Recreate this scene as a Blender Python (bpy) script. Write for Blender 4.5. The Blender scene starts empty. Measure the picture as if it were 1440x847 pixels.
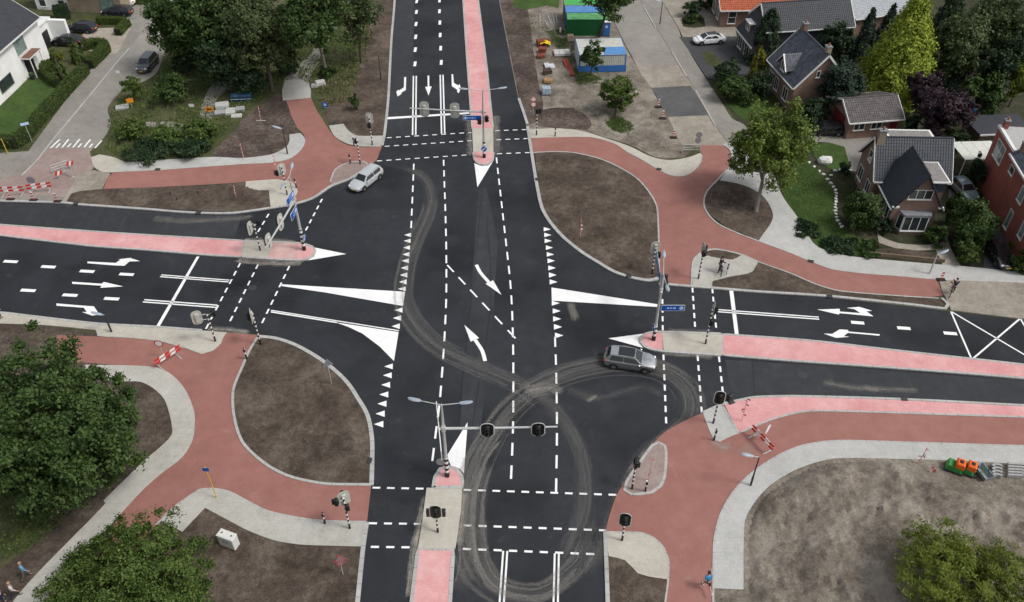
import bpy, bmesh, math, random
import numpy as np
from mathutils import Vector, Matrix
R = math.radians
PI = math.pi
scene = bpy.context.scene
COL = scene.collection

# ------------------------------------------------------------------ camera
CAM_H, FOCAL, HORIZON = 54.0, 1203.0, -640.0          # metres, pixels at 1440 wide, horizon row
CXP, CYP = 720.0, 423.5
PITCH = math.atan((CYP - HORIZON) / FOCAL)
cam_data = bpy.data.cameras.new('camera')
cam_data.sensor_width = 36.0
cam_data.lens = FOCAL / 1440.0 * 36.0
cam_data.clip_start = 0.5
cam_data.clip_end = 2000.0
cam = bpy.data.objects.new('camera', cam_data)
COL.objects.link(cam)
cam.location = (0, 0, CAM_H)
cam.rotation_euler = (R(90) - PITCH, 0, 0)
scene.camera = cam

# ------------------------------------------------------------------ sky and sun (overcast)
world = bpy.data.worlds.new('World')
scene.world = world
world.use_nodes = True
wn = world.node_tree
wn.nodes.clear()
wo = wn.nodes.new('ShaderNodeOutputWorld')
wb = wn.nodes.new('ShaderNodeBackground')
sky = wn.nodes.new('ShaderNodeTexSky')
sky.sky_type = 'NISHITA'
sky.sun_disc = False
sky.sun_elevation = R(54)
sky.sun_rotation = R(108)
sky.air_density = 1.0
sky.dust_density = 4.0
hs = wn.nodes.new('ShaderNodeHueSaturation')
hs.inputs['Saturation'].default_value = 0.32
wn.links.new(sky.outputs[0], hs.inputs['Color'])
wn.links.new(hs.outputs[0], wb.inputs[0])
wb.inputs[1].default_value = 0.13
wn.links.new(wb.outputs[0], wo.inputs[0])
sun_data = bpy.data.lights.new('sun', 'SUN')
sun_data.energy = 1.5
sun_data.angle = R(12)
sun_data.color = (1.0, 0.97, 0.93)
sun = bpy.data.objects.new('sun', sun_data)
COL.objects.link(sun)
SUN_AZ, SUN_EL = R(108), R(54)                # light comes from the right
sun.rotation_euler = Vector((math.sin(SUN_AZ) * math.cos(SUN_EL), math.cos(SUN_AZ) * math.cos(SUN_EL), math.sin(SUN_EL))).to_track_quat('Z', 'Y').to_euler()
scene.cycles.transparent_max_bounces = 40
scene.view_settings.view_transform = 'Standard'
scene.view_settings.look = 'None'
scene.view_settings.exposure = 0.2
scene.view_settings.gamma = 1.0
scene.view_settings.use_curve_mapping = False

# ------------------------------------------------------------------ helpers
U = CAM_H / 48.0            # the small measures below were taken at 48 m
_c, _s = math.cos(PITCH), math.sin(PITCH)
def G(x, y, z=0.0):
    """the point of the place at height z that is seen at photo pixel (x, y)"""
    u, v = x - CXP, y - CYP
    k = (CAM_H - z) / (FOCAL * _s + v * _c)
    return Vector((u * k, (FOCAL * _c - v * _s) * k, z))
def PX(p):
    dz = CAM_H - p[2]
    zc = p[1] * _c + dz * _s
    return (CXP + FOCAL * p[0] / zc, CYP + FOCAL * (dz * _c - p[1] * _s) / zc)
def height_at(bx, by, ty, z0=0.0):
    """height above z0 of a vertical post based at pixel (bx,by) whose top is on row ty"""
    b = G(bx, by, z0)
    lo, hi = 0.0, 40.0
    for _ in range(40):
        m = (lo + hi) / 2
        if PX((b.x, b.y, z0 + m))[1] > ty: lo = m
        else: hi = m
    return lo

def on_wall(px, p0, d):
    """(distance along, height) where the ray through pixel px meets the upright plane through p0 along d"""
    g = G(px[0], px[1], 0.0); c = Vector((0, 0, CAM_H)); r = g - c
    n = Vector((-d.y, d.x, 0))
    t = (Vector((p0.x, p0.y, 0)) - Vector((0, 0, 0))).dot(n) / (r.x * n.x + r.y * n.y)
    p = c + r * t
    return ((p - Vector((p0.x, p0.y, 0))).dot(Vector((d.x, d.y, 0))), p.z)

def set_props(o, label=None, cat=None, group=None, kind=None):
    if label: o['label'] = label
    if cat: o['category'] = cat
    if group: o['group'] = group
    if kind: o['kind'] = kind
    return o

def link(o, parent=None):
    COL.objects.link(o)
    if parent is not None: o.parent = parent
    return o

def mesh_obj(name, verts, faces, mats, parent=None, fmat=None, smooth=None):
    me = bpy.data.meshes.new(name)
    me.from_pydata([tuple(v) for v in verts], [], faces)
    if not isinstance(mats, (list, tuple)): mats = [mats]
    for m in mats: me.materials.append(m)
    if fmat: me.polygons.foreach_set('material_index', fmat)
    me.update()
    if smooth is not None:
        me.polygons.foreach_set('use_smooth', [True] * len(me.polygons))
        me.set_sharp_from_angle(angle=R(smooth))
    return link(bpy.data.objects.new(name, me), parent)

def thing(name, label, cat, loc=(0, 0, 0), rz=0.0, group=None):
    o = bpy.data.objects.new(name, None)
    o.empty_display_size = 0.3
    COL.objects.link(o)
    o.location = loc
    o.rotation_euler = (0, 0, rz)
    return set_props(o, label, cat, group)

def copy_tree(o, parent=None):
    c = o.copy()
    COL.objects.link(c)
    c.parent = parent
    for ch in list(o.children): copy_tree(ch, c)
    return c

class MB:
    """collects shapes; build() links them as ONE mesh object"""
    def __init__(s): s.v, s.f, s.m = [], [], []
    def add(s, vs, fs, mi=0):
        b = len(s.v)
        s.v += [Vector(v) for v in vs]
        s.f += [tuple(i + b for i in f) for f in fs]
        s.m += [mi] * len(fs)
        return s
    def box(s, x0, x1, y0, y1, z0, z1, mi=0, M=None):
        vs = [Vector((x, y, z)) for z in (z0, z1) for x, y in ((x0, y0), (x1, y0), (x1, y1), (x0, y1))]
        if M is not None: vs = [M @ v for v in vs]
        return s.add(vs, [(3, 2, 1, 0), (4, 5, 6, 7), (0, 1, 5, 4), (1, 2, 6, 5), (2, 3, 7, 6), (3, 0, 4, 7)], mi)
    def cbox(s, x0, x1, y0, y1, z0, z1, c=0.02, mi=0, M=None):
        """box with chamfered edges along the top and uprights"""
        def ring(ix, z):
            a, b, d, e = x0 + ix, x1 - ix, y0 + ix, y1 - ix
            k = c * 0.6
            return [(a + k, d, z), (b - k, d, z), (b, d + k, z), (b, e - k, z), (b - k, e, z), (a + k, e, z), (a, e - k, z), (a, d + k, z)]
        rs = [ring(0, z0), ring(0, z1 - c), ring(c, z1)]
        vs = [Vector(p) for r in rs for p in r]
        if M is not None: vs = [M @ v for v in vs]
        fs = [tuple(reversed(range(8)))]
        for k in range(2):
            for i in range(8):
                j = (i + 1) % 8
                fs.append((k * 8 + i, k * 8 + j, k * 8 + 8 + j, k * 8 + 8 + i))
        fs.append(tuple(range(16, 24)))
        return s.add(vs, fs, mi)
    def tube(s, pts, r, n=8, mi=0, cap=True):
        """round tube along pts; r a number or one per point"""
        pts = [Vector(p) for p in pts]
        rs = r if isinstance(r, (list, tuple)) else [r] * len(pts)
        vs, fs = [], []
        for i, p in enumerate(pts):
            d = (pts[min(i + 1, len(pts) - 1)] - pts[max(i - 1, 0)]).normalized()
            a = d.orthogonal().normalized() if abs(d.z) > 0.95 else d.cross(Vector((0, 0, 1))).normalized()
            if abs(d.z) > 0.95: a = Vector((1, 0, 0)); a = (a - d * a.dot(d)).normalized()
            b = d.cross(a)
            for k in range(n):
                t = 2 * PI * k / n
                vs.append(p + (a * math.cos(t) + b * math.sin(t)) * rs[i])
        for i in range(len(pts) - 1):
            for k in range(n):
                l = (k + 1) % n
                fs.append((i * n + k, i * n + l, (i + 1) * n + l, (i + 1) * n + k))
        if cap:
            fs.append(tuple(reversed(range(n))))
            fs.append(tuple(range((len(pts) - 1) * n, len(pts) * n)))
        return s.add(vs, fs, mi)
    def prism(s, poly, z0, z1, mi=0, M=None):
        n = len(poly)
        vs = [Vector((p[0], p[1], z0)) for p in poly] + [Vector((p[0], p[1], z1)) for p in poly]
        if M is not None: vs = [M @ v for v in vs]
        fs = [tuple(reversed(range(n))), tuple(range(n, 2 * n))]
        fs += [(i, (i + 1) % n, n + (i + 1) % n, n + i) for i in range(n)]
        return s.add(vs, fs, mi)
    def lathe(s, prof, n=12, mi=0, c=(0, 0, 0)):
        vs, fs = [], []
        for r, z in prof:
            for k in range(n):
                t = 2 * PI * k / n
                vs.append(Vector((c[0] + r * math.cos(t), c[1] + r * math.sin(t), c[2] + z)))
        for i in range(len(prof) - 1):
            for k in range(n):
                l = (k + 1) % n
                fs.append((i * n + k, i * n + l, (i + 1) * n + l, (i + 1) * n + k))
        fs.append(tuple(reversed(range(n))))
        fs.append(tuple(range((len(prof) - 1) * n, len(prof) * n)))
        return s.add(vs, fs, mi)
    def build(s, name, mats, parent=None, smooth=None):
        return mesh_obj(name, s.v, s.f, mats, parent, s.m, smooth)

# ------------------------------------------------------------------ materials
def nodes(name):
    m = bpy.data.materials.new(name)
    m.use_nodes = True
    nt = m.node_tree
    return m, nt, nt.nodes['Principled BSDF']
def N(nt, kind, **kw):
    n = nt.nodes.new(kind)
    for k, v in kw.items():
        if k in n.inputs: n.inputs[k].default_value = v
        else: setattr(n, k, v)
    return n
def ramp(nt, src, stops):
    r = nt.nodes.new('ShaderNodeValToRGB')
    e = r.color_ramp.elements
    while len(e) > 1: e.remove(e[-1])
    e[0].position, e[0].color = stops[0][0], (*stops[0][1], 1)
    for p, col in stops[1:]:
        x = e.new(p); x.color = (*col, 1)
    nt.links.new(src, r.inputs[0])
    return r.outputs[0]
def mixc(nt, fac, a, b, mode='MIX'):
    m = nt.nodes.new('ShaderNodeMix')
    m.data_type = 'RGBA'; m.blend_type = mode
    for sock, val in ((m.inputs[0], fac), (m.inputs[6], a), (m.inputs[7], b)):
        if hasattr(val, 'links'): nt.links.new(val, sock)
        elif isinstance(val, (int, float)): sock.default_value = val
        else: sock.default_value = (*val, 1)
    return m.outputs[2]
def scl(c, k): return tuple(min(1, x * k) for x in c)

MATS = {}
def plain(name, col, rough=0.6, metal=0.0, var=0.12, scale=3.0, spec=0.4, coat=0.0):
    """paint, metal or plastic with a slight unevenness"""
    if name in MATS: return MATS[name]
    m, nt, b = nodes(name)
    tc = N(nt, 'ShaderNodeTexCoord')
    nz = N(nt, 'ShaderNodeTexNoise', Scale=scale, Detail=4.0)
    nt.links.new(tc.outputs['Object'], nz.inputs['Vector'])
    c = ramp(nt, nz.outputs[0], [(0.3, scl(col, 1 - var)), (0.7, scl(col, 1 + var))])
    nt.links.new(c, b.inputs['Base Color'])
    b.inputs['Roughness'].default_value = rough
    b.inputs['Metallic'].default_value = metal
    b.inputs['Specular IOR Level'].default_value = spec
    b.inputs['Coat Weight'].default_value = coat
    MATS[name] = m
    return m

def ground_mat(name, cols, scales=(0.15, 1.3, 9.0), bump=0.3, rough=0.9, bscale=None, tile=None, tile_k=0.12, bdist=0.05, dirt=None, joints=False, stretch=None, con=1.0):
    """cols: dark, mid, light; world-space noise at three scales, bump, optional laid-stone pattern (w, h, joint)"""
    if name in MATS: return MATS[name]
    m, nt, b = nodes(name)
    tc = N(nt, 'ShaderNodeTexCoord')
    P = tc.outputs['Object']
    n1 = N(nt, 'ShaderNodeTexNoise', Scale=scales[0], Detail=5.0, Roughness=0.6)
    n2 = N(nt, 'ShaderNodeTexNoise', Scale=scales[1], Detail=9.0, Roughness=0.72)
    n3 = N(nt, 'ShaderNodeTexNoise', Scale=scales[2], Detail=4.0, Roughness=0.7)
    for n in (n1, n2, n3): nt.links.new(P, n.inputs['Vector'])
    a = N(nt, 'ShaderNodeMath', operation='ADD')
    nt.links.new(n1.outputs[0], a.inputs[0]); nt.links.new(n2.outputs[0], a.inputs[1])
    a2 = N(nt, 'ShaderNodeMath', operation='MULTIPLY_ADD')
    nt.links.new(n3.outputs[0], a2.inputs[0]); a2.inputs[1].default_value = 0.8
    nt.links.new(a.outputs[0], a2.inputs[2])
    dv = N(nt, 'ShaderNodeMath', operation='DIVIDE'); dv.inputs[1].default_value = 2.8
    nt.links.new(a2.outputs[0], dv.inputs[0])
    c = ramp(nt, dv.outputs[0], [(0.5 - 0.12 / con, cols[0]), (0.5, cols[1]), (0.5 + 0.12 / con, cols[2])])
    hgt = dv.outputs[0]
    if tile:
        br = N(nt, 'ShaderNodeTexBrick', Scale=1.0)
        br.inputs['Brick Width'].default_value = tile[0]
        br.inputs['Row Height'].default_value = tile[1]
        br.inputs['Mortar Size'].default_value = tile[2]
        br.inputs['Color1'].default_value = (1, 1, 1, 1)
        br.inputs['Color2'].default_value = (1 - tile_k,) * 3 + (1,)
        br.inputs['Mortar'].default_value = (1 - tile_k * 2.2,) * 3 + (1,)
        mp = N(nt, 'ShaderNodeMapping')
        mp.inputs['Rotation'].default_value = (0, 0, tile[3] if len(tile) > 3 else 0.0)
        nt.links.new(P, mp.inputs[0]); nt.links.new(mp.outputs[0], br.inputs[0])
        c = mixc(nt, 1.0, c, br.outputs[0], 'MULTIPLY')
    for dcol, dsc, d0, d1, dk in (dirt or ()):          # blotches of dust, grit or wear
        dn = N(nt, 'ShaderNodeTexNoise', Scale=dsc, Detail=8.0, Roughness=0.7)
        if stretch:
            dm = N(nt, 'ShaderNodeMapping'); dm.inputs['Scale'].default_value = stretch
            nt.links.new(P, dm.inputs[0]); nt.links.new(dm.outputs[0], dn.inputs['Vector'])
        else: nt.links.new(P, dn.inputs['Vector'])
        mr = N(nt, 'ShaderNodeMapRange'); mr.inputs['From Min'].default_value = d0; mr.inputs['From Max'].default_value = d1; mr.inputs['To Max'].default_value = dk
        nt.links.new(dn.outputs[0], mr.inputs['Value'])
        c = mixc(nt, mr.outputs[0], c, dcol)
    if joints:
        at = N(nt, 'ShaderNodeAttribute', attribute_name='along')
        fr = N(nt, 'ShaderNodeMath', operation='FRACT'); nt.links.new(at.outputs['Fac'], fr.inputs[0])
        lt = N(nt, 'ShaderNodeMath', operation='LESS_THAN'); lt.inputs[1].default_value = 0.05; nt.links.new(fr.outputs[0], lt.inputs[0])
        ml = N(nt, 'ShaderNodeMath', operation='MULTIPLY'); ml.inputs[1].default_value = 0.55; nt.links.new(lt.outputs[0], ml.inputs[0])
        c = mixc(nt, ml.outputs[0], c, (.10, .095, .085))
    nt.links.new(c, b.inputs['Base Color'])
    b.inputs['Roughness'].default_value = rough
    b.inputs['Specular IOR Level'].default_value = 0.25
    bp = N(nt, 'ShaderNodeBump', Strength=bump, Distance=bdist)
    nt.links.new(n3.outputs[0] if bscale is None else dv.outputs[0], bp.inputs['Height'])
    nt.links.new(bp.outputs[0], b.inputs['Normal'])
    MATS[name] = m
    return m

ASPH_DIRT = (((.0085, .0095, .012), 0.10, .48, .62, .75), ((.058, .061, .064), 0.30, .56, .78, .5), ((.10, .098, .092), 0.9, .60, .78, .45), ((.26, .245, .22), 2.4, .66, .80, .5))
M_ASPH = ground_mat('asphalt', ((.0165, .0185, .0225), (.0245, .0275, .0325), (.037, .040, .0455)), (0.07, 0.8, 12), 0.25, 0.75, dirt=ASPH_DIRT)
M_ASPH_B = ground_mat('asphalt_greyer_lane', ((.023, .0255, .0295), (.033, .036, .041), (.048, .051, .056)), (0.1, 0.9, 12), 0.25, 0.8, dirt=(((.075, .074, .072), 0.5, .54, .78, .55), ((.22, .21, .19), 2.2, .66, .80, .45)), stretch=(2.5, .5, 1))
M_ASPH_WORN = ground_mat('worn_asphalt', ((.185, .172, .155), (.24, .225, .203), (.30, .285, .255)), (0.12, 0.9, 10), 0.2, 0.9)
M_ASPH_NEW = ground_mat('asphalt_patch', ((.07, .07, .07), (.095, .095, .095), (.13, .13, .125)), (0.2, 1.2, 12), 0.2, 0.9)
M_RED = ground_mat('red_asphalt', ((.238, .110, .090), (.28, .131, .108), (.32, .157, .132)), (0.10, 0.8, 12), 0.2, 0.9, dirt=(((.20, .092, .078), .16, .52, .72, .5), ((.40, .29, .25), .45, .60, .80, .45), ((.17, .085, .075), 1.6, .66, .80, .45)))
M_PINK = ground_mat('red_concrete', ((.52, .225, .225), (.60, .305, .302), (.67, .41, .40)), (0.25, 1.1, 9), 0.15, 0.85, dirt=(((.66, .46, .44), .3, .54, .80, .45), ((.46, .15, .15), 1.4, .64, .82, .35)))
M_PAVE = ground_mat('grey_pavers', ((.33, .32, .275), (.42, .41, .37), (.50, .49, .455)), (0.13, 0.9, 7), 0.15, 0.9, tile=(0.3, 0.3, 0.010), tile_k=0.06)
M_PAVE_NEW = ground_mat('new_pavers', ((.36, .36, .34), (.43, .43, .41), (.50, .50, .485)), (0.2, 1.0, 7), 0.15, 0.9, tile=(0.3, 0.3, 0.010), tile_k=0.07)
M_SLAB = ground_mat('dusty_slabs', ((.36, .335, .28), (.45, .42, .36), (.51, .49, .43)), (0.3, 1.4, 8), 0.15, 0.9, tile=(0.3, 0.3, 0.010), tile_k=0.05)
M_BEIGE = ground_mat('beige_clinkers', ((.25, .22, .175), (.33, .295, .245), (.41, .38, .33)), (0.25, 1.0, 6), 0.2, 0.9, tile=(0.21, 0.105, 0.008), tile_k=0.2)
M_STREET = ground_mat('grey_clinkers', ((.20, .185, .165), (.265, .247, .222), (.33, .31, .28)), (0.13, 0.9, 6), 0.15, 0.9, tile=(0.21, 0.105, 0.008, 0.6), tile_k=0.12)
M_STREETRED = ground_mat('reddish_clinkers', ((.24, .18, .16), (.31, .235, .215), (.36, .30, .275)), (0.2, 1.0, 6), 0.15, 0.9, tile=(0.21, 0.105, 0.008, 0.6), tile_k=0.12)
M_KERB = ground_mat('kerb_concrete', ((.30, .295, .28), (.39, .385, .37), (.46, .455, .44)), (0.4, 2.0, 9), 0.1, 0.85, joints=True)
M_SOIL = ground_mat('soil', ((.042, .031, .024), (.083, .064, .050), (.155, .126, .099)), (0.30, 1.9, 9), 1.0, 1.0, bscale=1, bdist=0.25, con=1.25, dirt=(((.24, .20, .155), .35, .60, .80, .4), ((.05, .037, .028), 1.1, .62, .80, .4)))
M_SOILDK = ground_mat('dark_soil', ((.040, .029, .024), (.080, .061, .051), (.16, .13, .108)), (0.25, 1.8, 7), 0.9, 1.0, bscale=1, bdist=0.2, con=1.5)
M_SAND = ground_mat('sandy_soil', ((.105, .086, .068), (.19, .164, .134), (.31, .277, .235)), (0.22, 0.9, 5), 0.8, 1.0, bscale=1, bdist=0.35, con=1.25, dirt=(((.34, .305, .26), .22, .52, .72, .5), ((.085, .068, .054), .45, .58, .78, .5)))
M_GRASS = ground_mat('lawn', ((.026, .052, .012), (.048, .088, .019), (.08, .128, .032)), (0.25, 2.0, 16), 0.8, 1.0, bdist=0.1)
M_ROUGH = ground_mat('rough_grass', ((.035, .045, .018), (.075, .085, .033), (.15, .135, .08)), (0.2, 1.2, 9), 0.9, 1.0, bdist=0.2)
M_GARDEN = ground_mat('garden_soil', ((.022, .026, .014), (.045, .05, .026), (.10, .09, .06)), (0.15, 0.9, 8), 0.9, 1.0, bdist=0.2)
M_DRIVE = ground_mat('dark_driveway', ((.05, .05, .052), (.065, .066, .07), (.085, .086, .09)), (0.2, 1.2, 8), 0.2, 0.9, tile=(0.2, 0.1, 0.008), tile_k=0.1)
M_GRAVEL = ground_mat('gravel', ((.24, .21, .17), (.33, .295, .245), (.42, .385, .33)), (0.3, 1.5, 12), 0.5, 1.0)
M_PAINT = ground_mat('road_paint', ((.68, .68, .67), (.80, .80, .79), (.86, .86, .85)), (0.3, 1.5, 14), 0.05, 0.6, dirt=(((.42, .40, .37), 1.1, .60, .82, .6),))

# ------------------------------------------------------------------ curves in the ground plane
def world_pts(px, z=0.0): return [G(p[0], p[1], z) for p in px]
def cr(p0, p1, p2, p3, t):
    return 0.5 * ((2 * p1) + (-p0 + p2) * t + (2 * p0 - 5 * p1 + 4 * p2 - p3) * t * t + (-p0 + 3 * p1 - 3 * p2 + p3) * t ** 3)
def smooth_line(pts, closed=False, step=0.45, corner=48):
    """Catmull-Rom through the points, keeping corners sharper than `corner` degrees"""
    n = len(pts)
    def turn(i):
        if not closed and (i == 0 or i == n - 1): return 180
        a = (pts[i] - pts[i - 1]); b = (pts[(i + 1) % n] - pts[i])
        if a.length < 1e-6 or b.length < 1e-6: return 180
        return math.degrees(a.angle(b))
    sharp = [turn(i) > corner for i in range(n)]
    out = []
    for i in range(n if closed else n - 1):
        p1, p2 = pts[i], pts[(i + 1) % n]
        p0 = 2 * p1 - p2 if sharp[i] else pts[i - 1]
        p3 = 2 * p2 - p1 if sharp[(i + 1) % n] else pts[(i + 2) % n]
        L = (p2 - p1).length
        # keep the tangents comparable with this segment's length
        d0 = p1 - p0
        if d0.length > L: p0 = p1 - d0.normalized() * L
        d3 = p3 - p2
        if d3.length > L: p3 = p2 + d3.normalized() * L
        k = max(1, min(24, int(L / step)))
        if sharp[i] and sharp[(i + 1) % n]: k = 1
        for j in range(k): out.append(cr(p0, p1, p2, p3, j / k))
    if not closed: out.append(pts[-1])
    return out
def area2(p): return sum(p[i - 1].x * p[i].y - p[i].x * p[i - 1].y for i in range(len(p)))

def sheet(name, px, z, mat, label=None, kind='structure', depth=None, smooth=True, parent=None, cat=None):
    """a paved or planted area: top at height z with its own sides down to the ground"""
    pts = world_pts(px)
    if smooth: pts = smooth_line(pts, True)
    if area2(pts) < 0: pts.reverse()
    n = len(pts)
    zb = z - (depth if depth else z + 0.05)
    vs = [(p.x, p.y, z) for p in pts] + [(p.x, p.y, zb) for p in pts]
    fs = [tuple(range(n))] + [(i, n + i, n + (i + 1) % n, (i + 1) % n) for i in range(n)]
    o = mesh_obj(name, vs, fs, mat, parent)
    if parent is None: set_props(o, label, cat, None, kind)
    return o

def ribbon(name, px, width, z, mat, label=None, closed=False, parent=None, side=0.0, pts=None, kind='structure', zb=-0.03, smooth=True):
    """a kerb or painted line along a pixel polyline; side shifts it left (+) or right (-) by half widths"""
    if pts is None:
        pts = world_pts(px)
        if smooth: pts = smooth_line(pts, closed, corner=60)
    n = len(pts); width *= U
    L, Rr = [], []
    for i in range(n):
        a = pts[i - 1] if (i > 0 or closed) else pts[i]
        b = pts[(i + 1) % n] if (i < n - 1 or closed) else pts[i]
        d = (b - a); d.z = 0; d.normalize()
        q = Vector((-d.y, d.x, 0))
        m = pts[i] + q * (side * width / 2)
        L.append(m + q * width / 2); Rr.append(m - q * width / 2)
    vs = []
    for l, r in zip(L, Rr): vs += [(l.x, l.y, z), (r.x, r.y, z), (r.x, r.y, zb), (l.x, l.y, zb)]
    fs = []
    for i in range(n if closed else n - 1):
        a, b = 4 * i, 4 * ((i + 1) % n)
        fs += [(a + 1, b + 1, b, a), (a + 2, b + 2, b + 1, a + 1), (a, b, b + 3, a + 3)]
    if not closed: fs += [(0, 3, 2, 1), (4 * n - 4, 4 * n - 3, 4 * n - 2, 4 * n - 1)]
    o = mesh_obj(name, vs, fs, mat, parent)
    run, al = 0.0, []
    for i in range(n):
        if i: run += (pts[i] - pts[i - 1]).length
        al += [run] * 4
    o.data.attributes.new('along', 'FLOAT', 'POINT').data.foreach_set('value', al)
    if parent is None: set_props(o, label, None, None, kind)
    return o
# ================================================================== THE GROUND
def big_ground():
    n = 2
    vs = [(-260, -60, -0.02), (260, -60, -0.02), (260, 420, -0.02), (-260, 420, -0.02)]
    o = mesh_obj('ground', vs, [(0, 1, 2, 3)], M_ROUGH)
    set_props(o, 'rough grassy ground under the whole neighbourhood', None, None, 'structure')
big_ground()

# ---- asphalt of the crossing
road = sheet('main_road', [(560, -90), (555, 0), (547, 110), (541, 190), (520, 235), (470, 258), (400, 290), (300, 298), (112, 286), (0, 284), (-150, 282),
    (-150, 440), (0, 442), (140, 458), (280, 464), (365, 470), (450, 505), (505, 565), (520, 620), (522, 690), (512, 772), (500, 850), (492, 930),
    (858, 930), (855, 850), (850, 750), (862, 700), (900, 650), (940, 606), (990, 582), (1062, 562), (1200, 562), (1440, 573), (1600, 580),
    (1600, 464), (1440, 450), (1337, 438), (1160, 418), (930, 398), (850, 372), (790, 335), (762, 292), (748, 215), (741, 175), (729, 139), (717, 84), (702, 0), (692, -90)],
    0.0, M_ASPH, 'fresh dark asphalt of the signalised crossing and its four arms', smooth=False, depth=0.03)

# ---- garden and planting ground, right-hand side
sheet('garden_ground', [(925, -60), (940, 0), (985, 75), (1010, 120), (1030, 160), (1062, 215), (1100, 275), (1145, 345), (1190, 361), (1330, 374), (1440, 386), (1600, 400), (1600, -60)],
      0.012, M_GARDEN, 'dark planted garden ground round the houses on the right')
# ---- construction plot, top centre
sheet('building_plot', [(690, -90), (702, 0), (718, 84), (729, 138), (743, 182), (800, 182), (850, 193), (890, 206), (925, 222), (962, 222), (975, 208), (960, 203), (942, 172), (917, 127), (885, 76), (856, 12), (840, -60)],
      0.02, M_SAND, 'churned sandy building plot with stored materials beside the north arm')
sheet('plot_grass', [(722, -30), (722, 10), (740, 14), (770, 8), (785, 12), (792, -30)], 0.028, M_GRASS, 'strip of grass beside the green container')
sheet('plot_grass', [(806, 96), (826, 100), (842, 110), (845, 128), (832, 132), (815, 118)], 0.028, M_ROUGH, 'patch of weeds below the blue and white site cabin')
sheet('plot_grass', [(852, 170), (866, 165), (884, 172), (890, 182), (872, 187), (858, 180)], 0.028, M_GRASS, 'grass tuft patch at the foot of the bushy young tree')
sheet('dark_soil_patch', [(700, -40), (732, -40), (742, 10), (750, 70), (757, 115), (764, 148), (756, 172), (742, 176), (730, 139), (719, 84), (703, 0)], 0.024, M_SOILDK, 'dark freshly dug soil strip along the north arm')
sheet('dark_soil_patch', [(755, 156), (780, 152), (806, 152), (826, 164), (832, 176), (826, 183), (790, 181), (756, 177)], 0.026, M_SOILDK, 'dark wet soil patch behind the striped signal post')

# ---- side street top right
sheet('side_street', [(838, -60), (856, 10), (887, 76), (903, 107), (918, 127), (943, 173), (958, 204), (984, 206), (1018, 206), (1030, 204), (1007, 178), (968, 111), (942, 70), (922, 38), (904, 8), (885, -60)],
      0.03, M_BEIGE, 'pale clinker side street leading to the houses top right')
sheet('side_street', [(838, -62), (856, 12), (872, 48), (888, 78), (903, 93), (935, 93), (958, 92), (942, 70), (922, 38), (904, 8), (885, -62)],
      0.034, M_ASPH_WORN, 'worn grey asphalt stretch of the side street top right')
sheet('asphalt_patch', [(917, 124), (971.6, 121), (995.7, 162.4), (937, 165)], 0.040, M_ASPH_NEW, 'dark square asphalt patch on the pale side street', smooth=False)
sheet('footpath', [(885, -60), (904, 8), (922, 38), (942, 70), (968, 111), (1006, 177), (1028, 206), (1062, 240), (1100, 280), (1092, 255), (1062, 200), (1046, 176), (1030, 168), (1018, 150), (993, 112), (968, 71), (953, 38), (930, 0), (905, -60)],
      0.07, M_STREET, 'grey clinker footpath beside the side street top right')
for a, b in (((904, 8), (922, 40)), ((945, 74), (965, 108)), ((978, 128), (1006, 178))):
    ribbon('kerb', [a, ((a[0] + b[0]) / 2, (a[1] + b[1]) / 2), b], 0.16, 0.11, M_KERB, 'concrete kerb edging the side street top right beside ' + ('the far lamp post' if a[1] < 20 else 'the white car' if a[1] < 100 else 'the dark asphalt patch'))
sheet('driveway', [(955, 53), (1036, 52), (1062, 92), (1035, 118), (994, 111), (968, 71)], 0.075, M_DRIVE, 'dark paved driveway in front of the dark roofed house')
sheet('driveway', [(930, 0), (953, 39), (958, 53), (1036, 52), (1032, 30), (1000, 20), (990, -30), (925, -30)], 0.07, M_BEIGE, 'beige paved forecourt of the orange roofed bungalow')
sheet('flower_bed', [(986, 74), (1000, 73), (1018, 90), (1010, 97), (996, 92)], 0.085, M_ROUGH, 'small planted bed in the dark driveway')
sheet('flower_bed', [(960, 28), (975, 22), (990, 26), (992, 38), (975, 40), (960, 38)], 0.08, M_GARDEN, 'round flower bed before the orange roofed bungalow')
sheet('lawn', [(1022, 148), (1040, 138), (1075, 132), (1085, 150), (1062, 168), (1044, 168)], 0.04, M_GRASS, 'small lawn under the shrubs by the pale side street')
sheet('driveway', [(1135, 200), (1140, 190), (1178, 184), (1226, 192), (1222, 215), (1212, 246), (1196, 240), (1188, 208), (1165, 201)], 0.05, M_ASPH_WORN, 'grey driveway in front of the low brick garage')
sheet('lawn', [(1140, 206), (1165, 201), (1187, 207), (1196, 236), (1172, 240), (1150, 228)], 0.055, M_GRASS, 'bright green upper lawn by the grey driveway')
sheet('lawn', [(1098, 262), (1103, 235), (1120, 208), (1135, 225), (1152, 238), (1165, 252), (1174, 268), (1176, 292), (1180, 312), (1196, 330), (1230, 345), (1238, 362), (1190, 359), (1160, 352), (1145, 342), (1122, 308), (1104, 280)],
      0.04, M_GRASS, 'curved garden lawn edged with white stones')
sheet('gravel_path', [(1232, 322), (1240, 334), (1262, 342), (1300, 345), (1322, 340), (1330, 330), (1338, 352), (1352, 376), (1326, 374), (1316, 352), (1270, 352), (1236, 342)], 0.035, M_GRAVEL, 'gravel path round the bay window of the black roofed house')
sheet('flower_bed', [(1222, 352), (1260, 350), (1310, 356), (1322, 364), (1320, 370), (1222, 361)], 0.06, M_SOIL, 'narrow planted bed between gravel path and footpath')
sheet('driveway', [(1382, 382), (1386, 350), (1396, 322), (1440, 340), (1500, 350), (1500, 390)], 0.05, M_DRIVE, 'dark driveway beside the red brick house')
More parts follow.
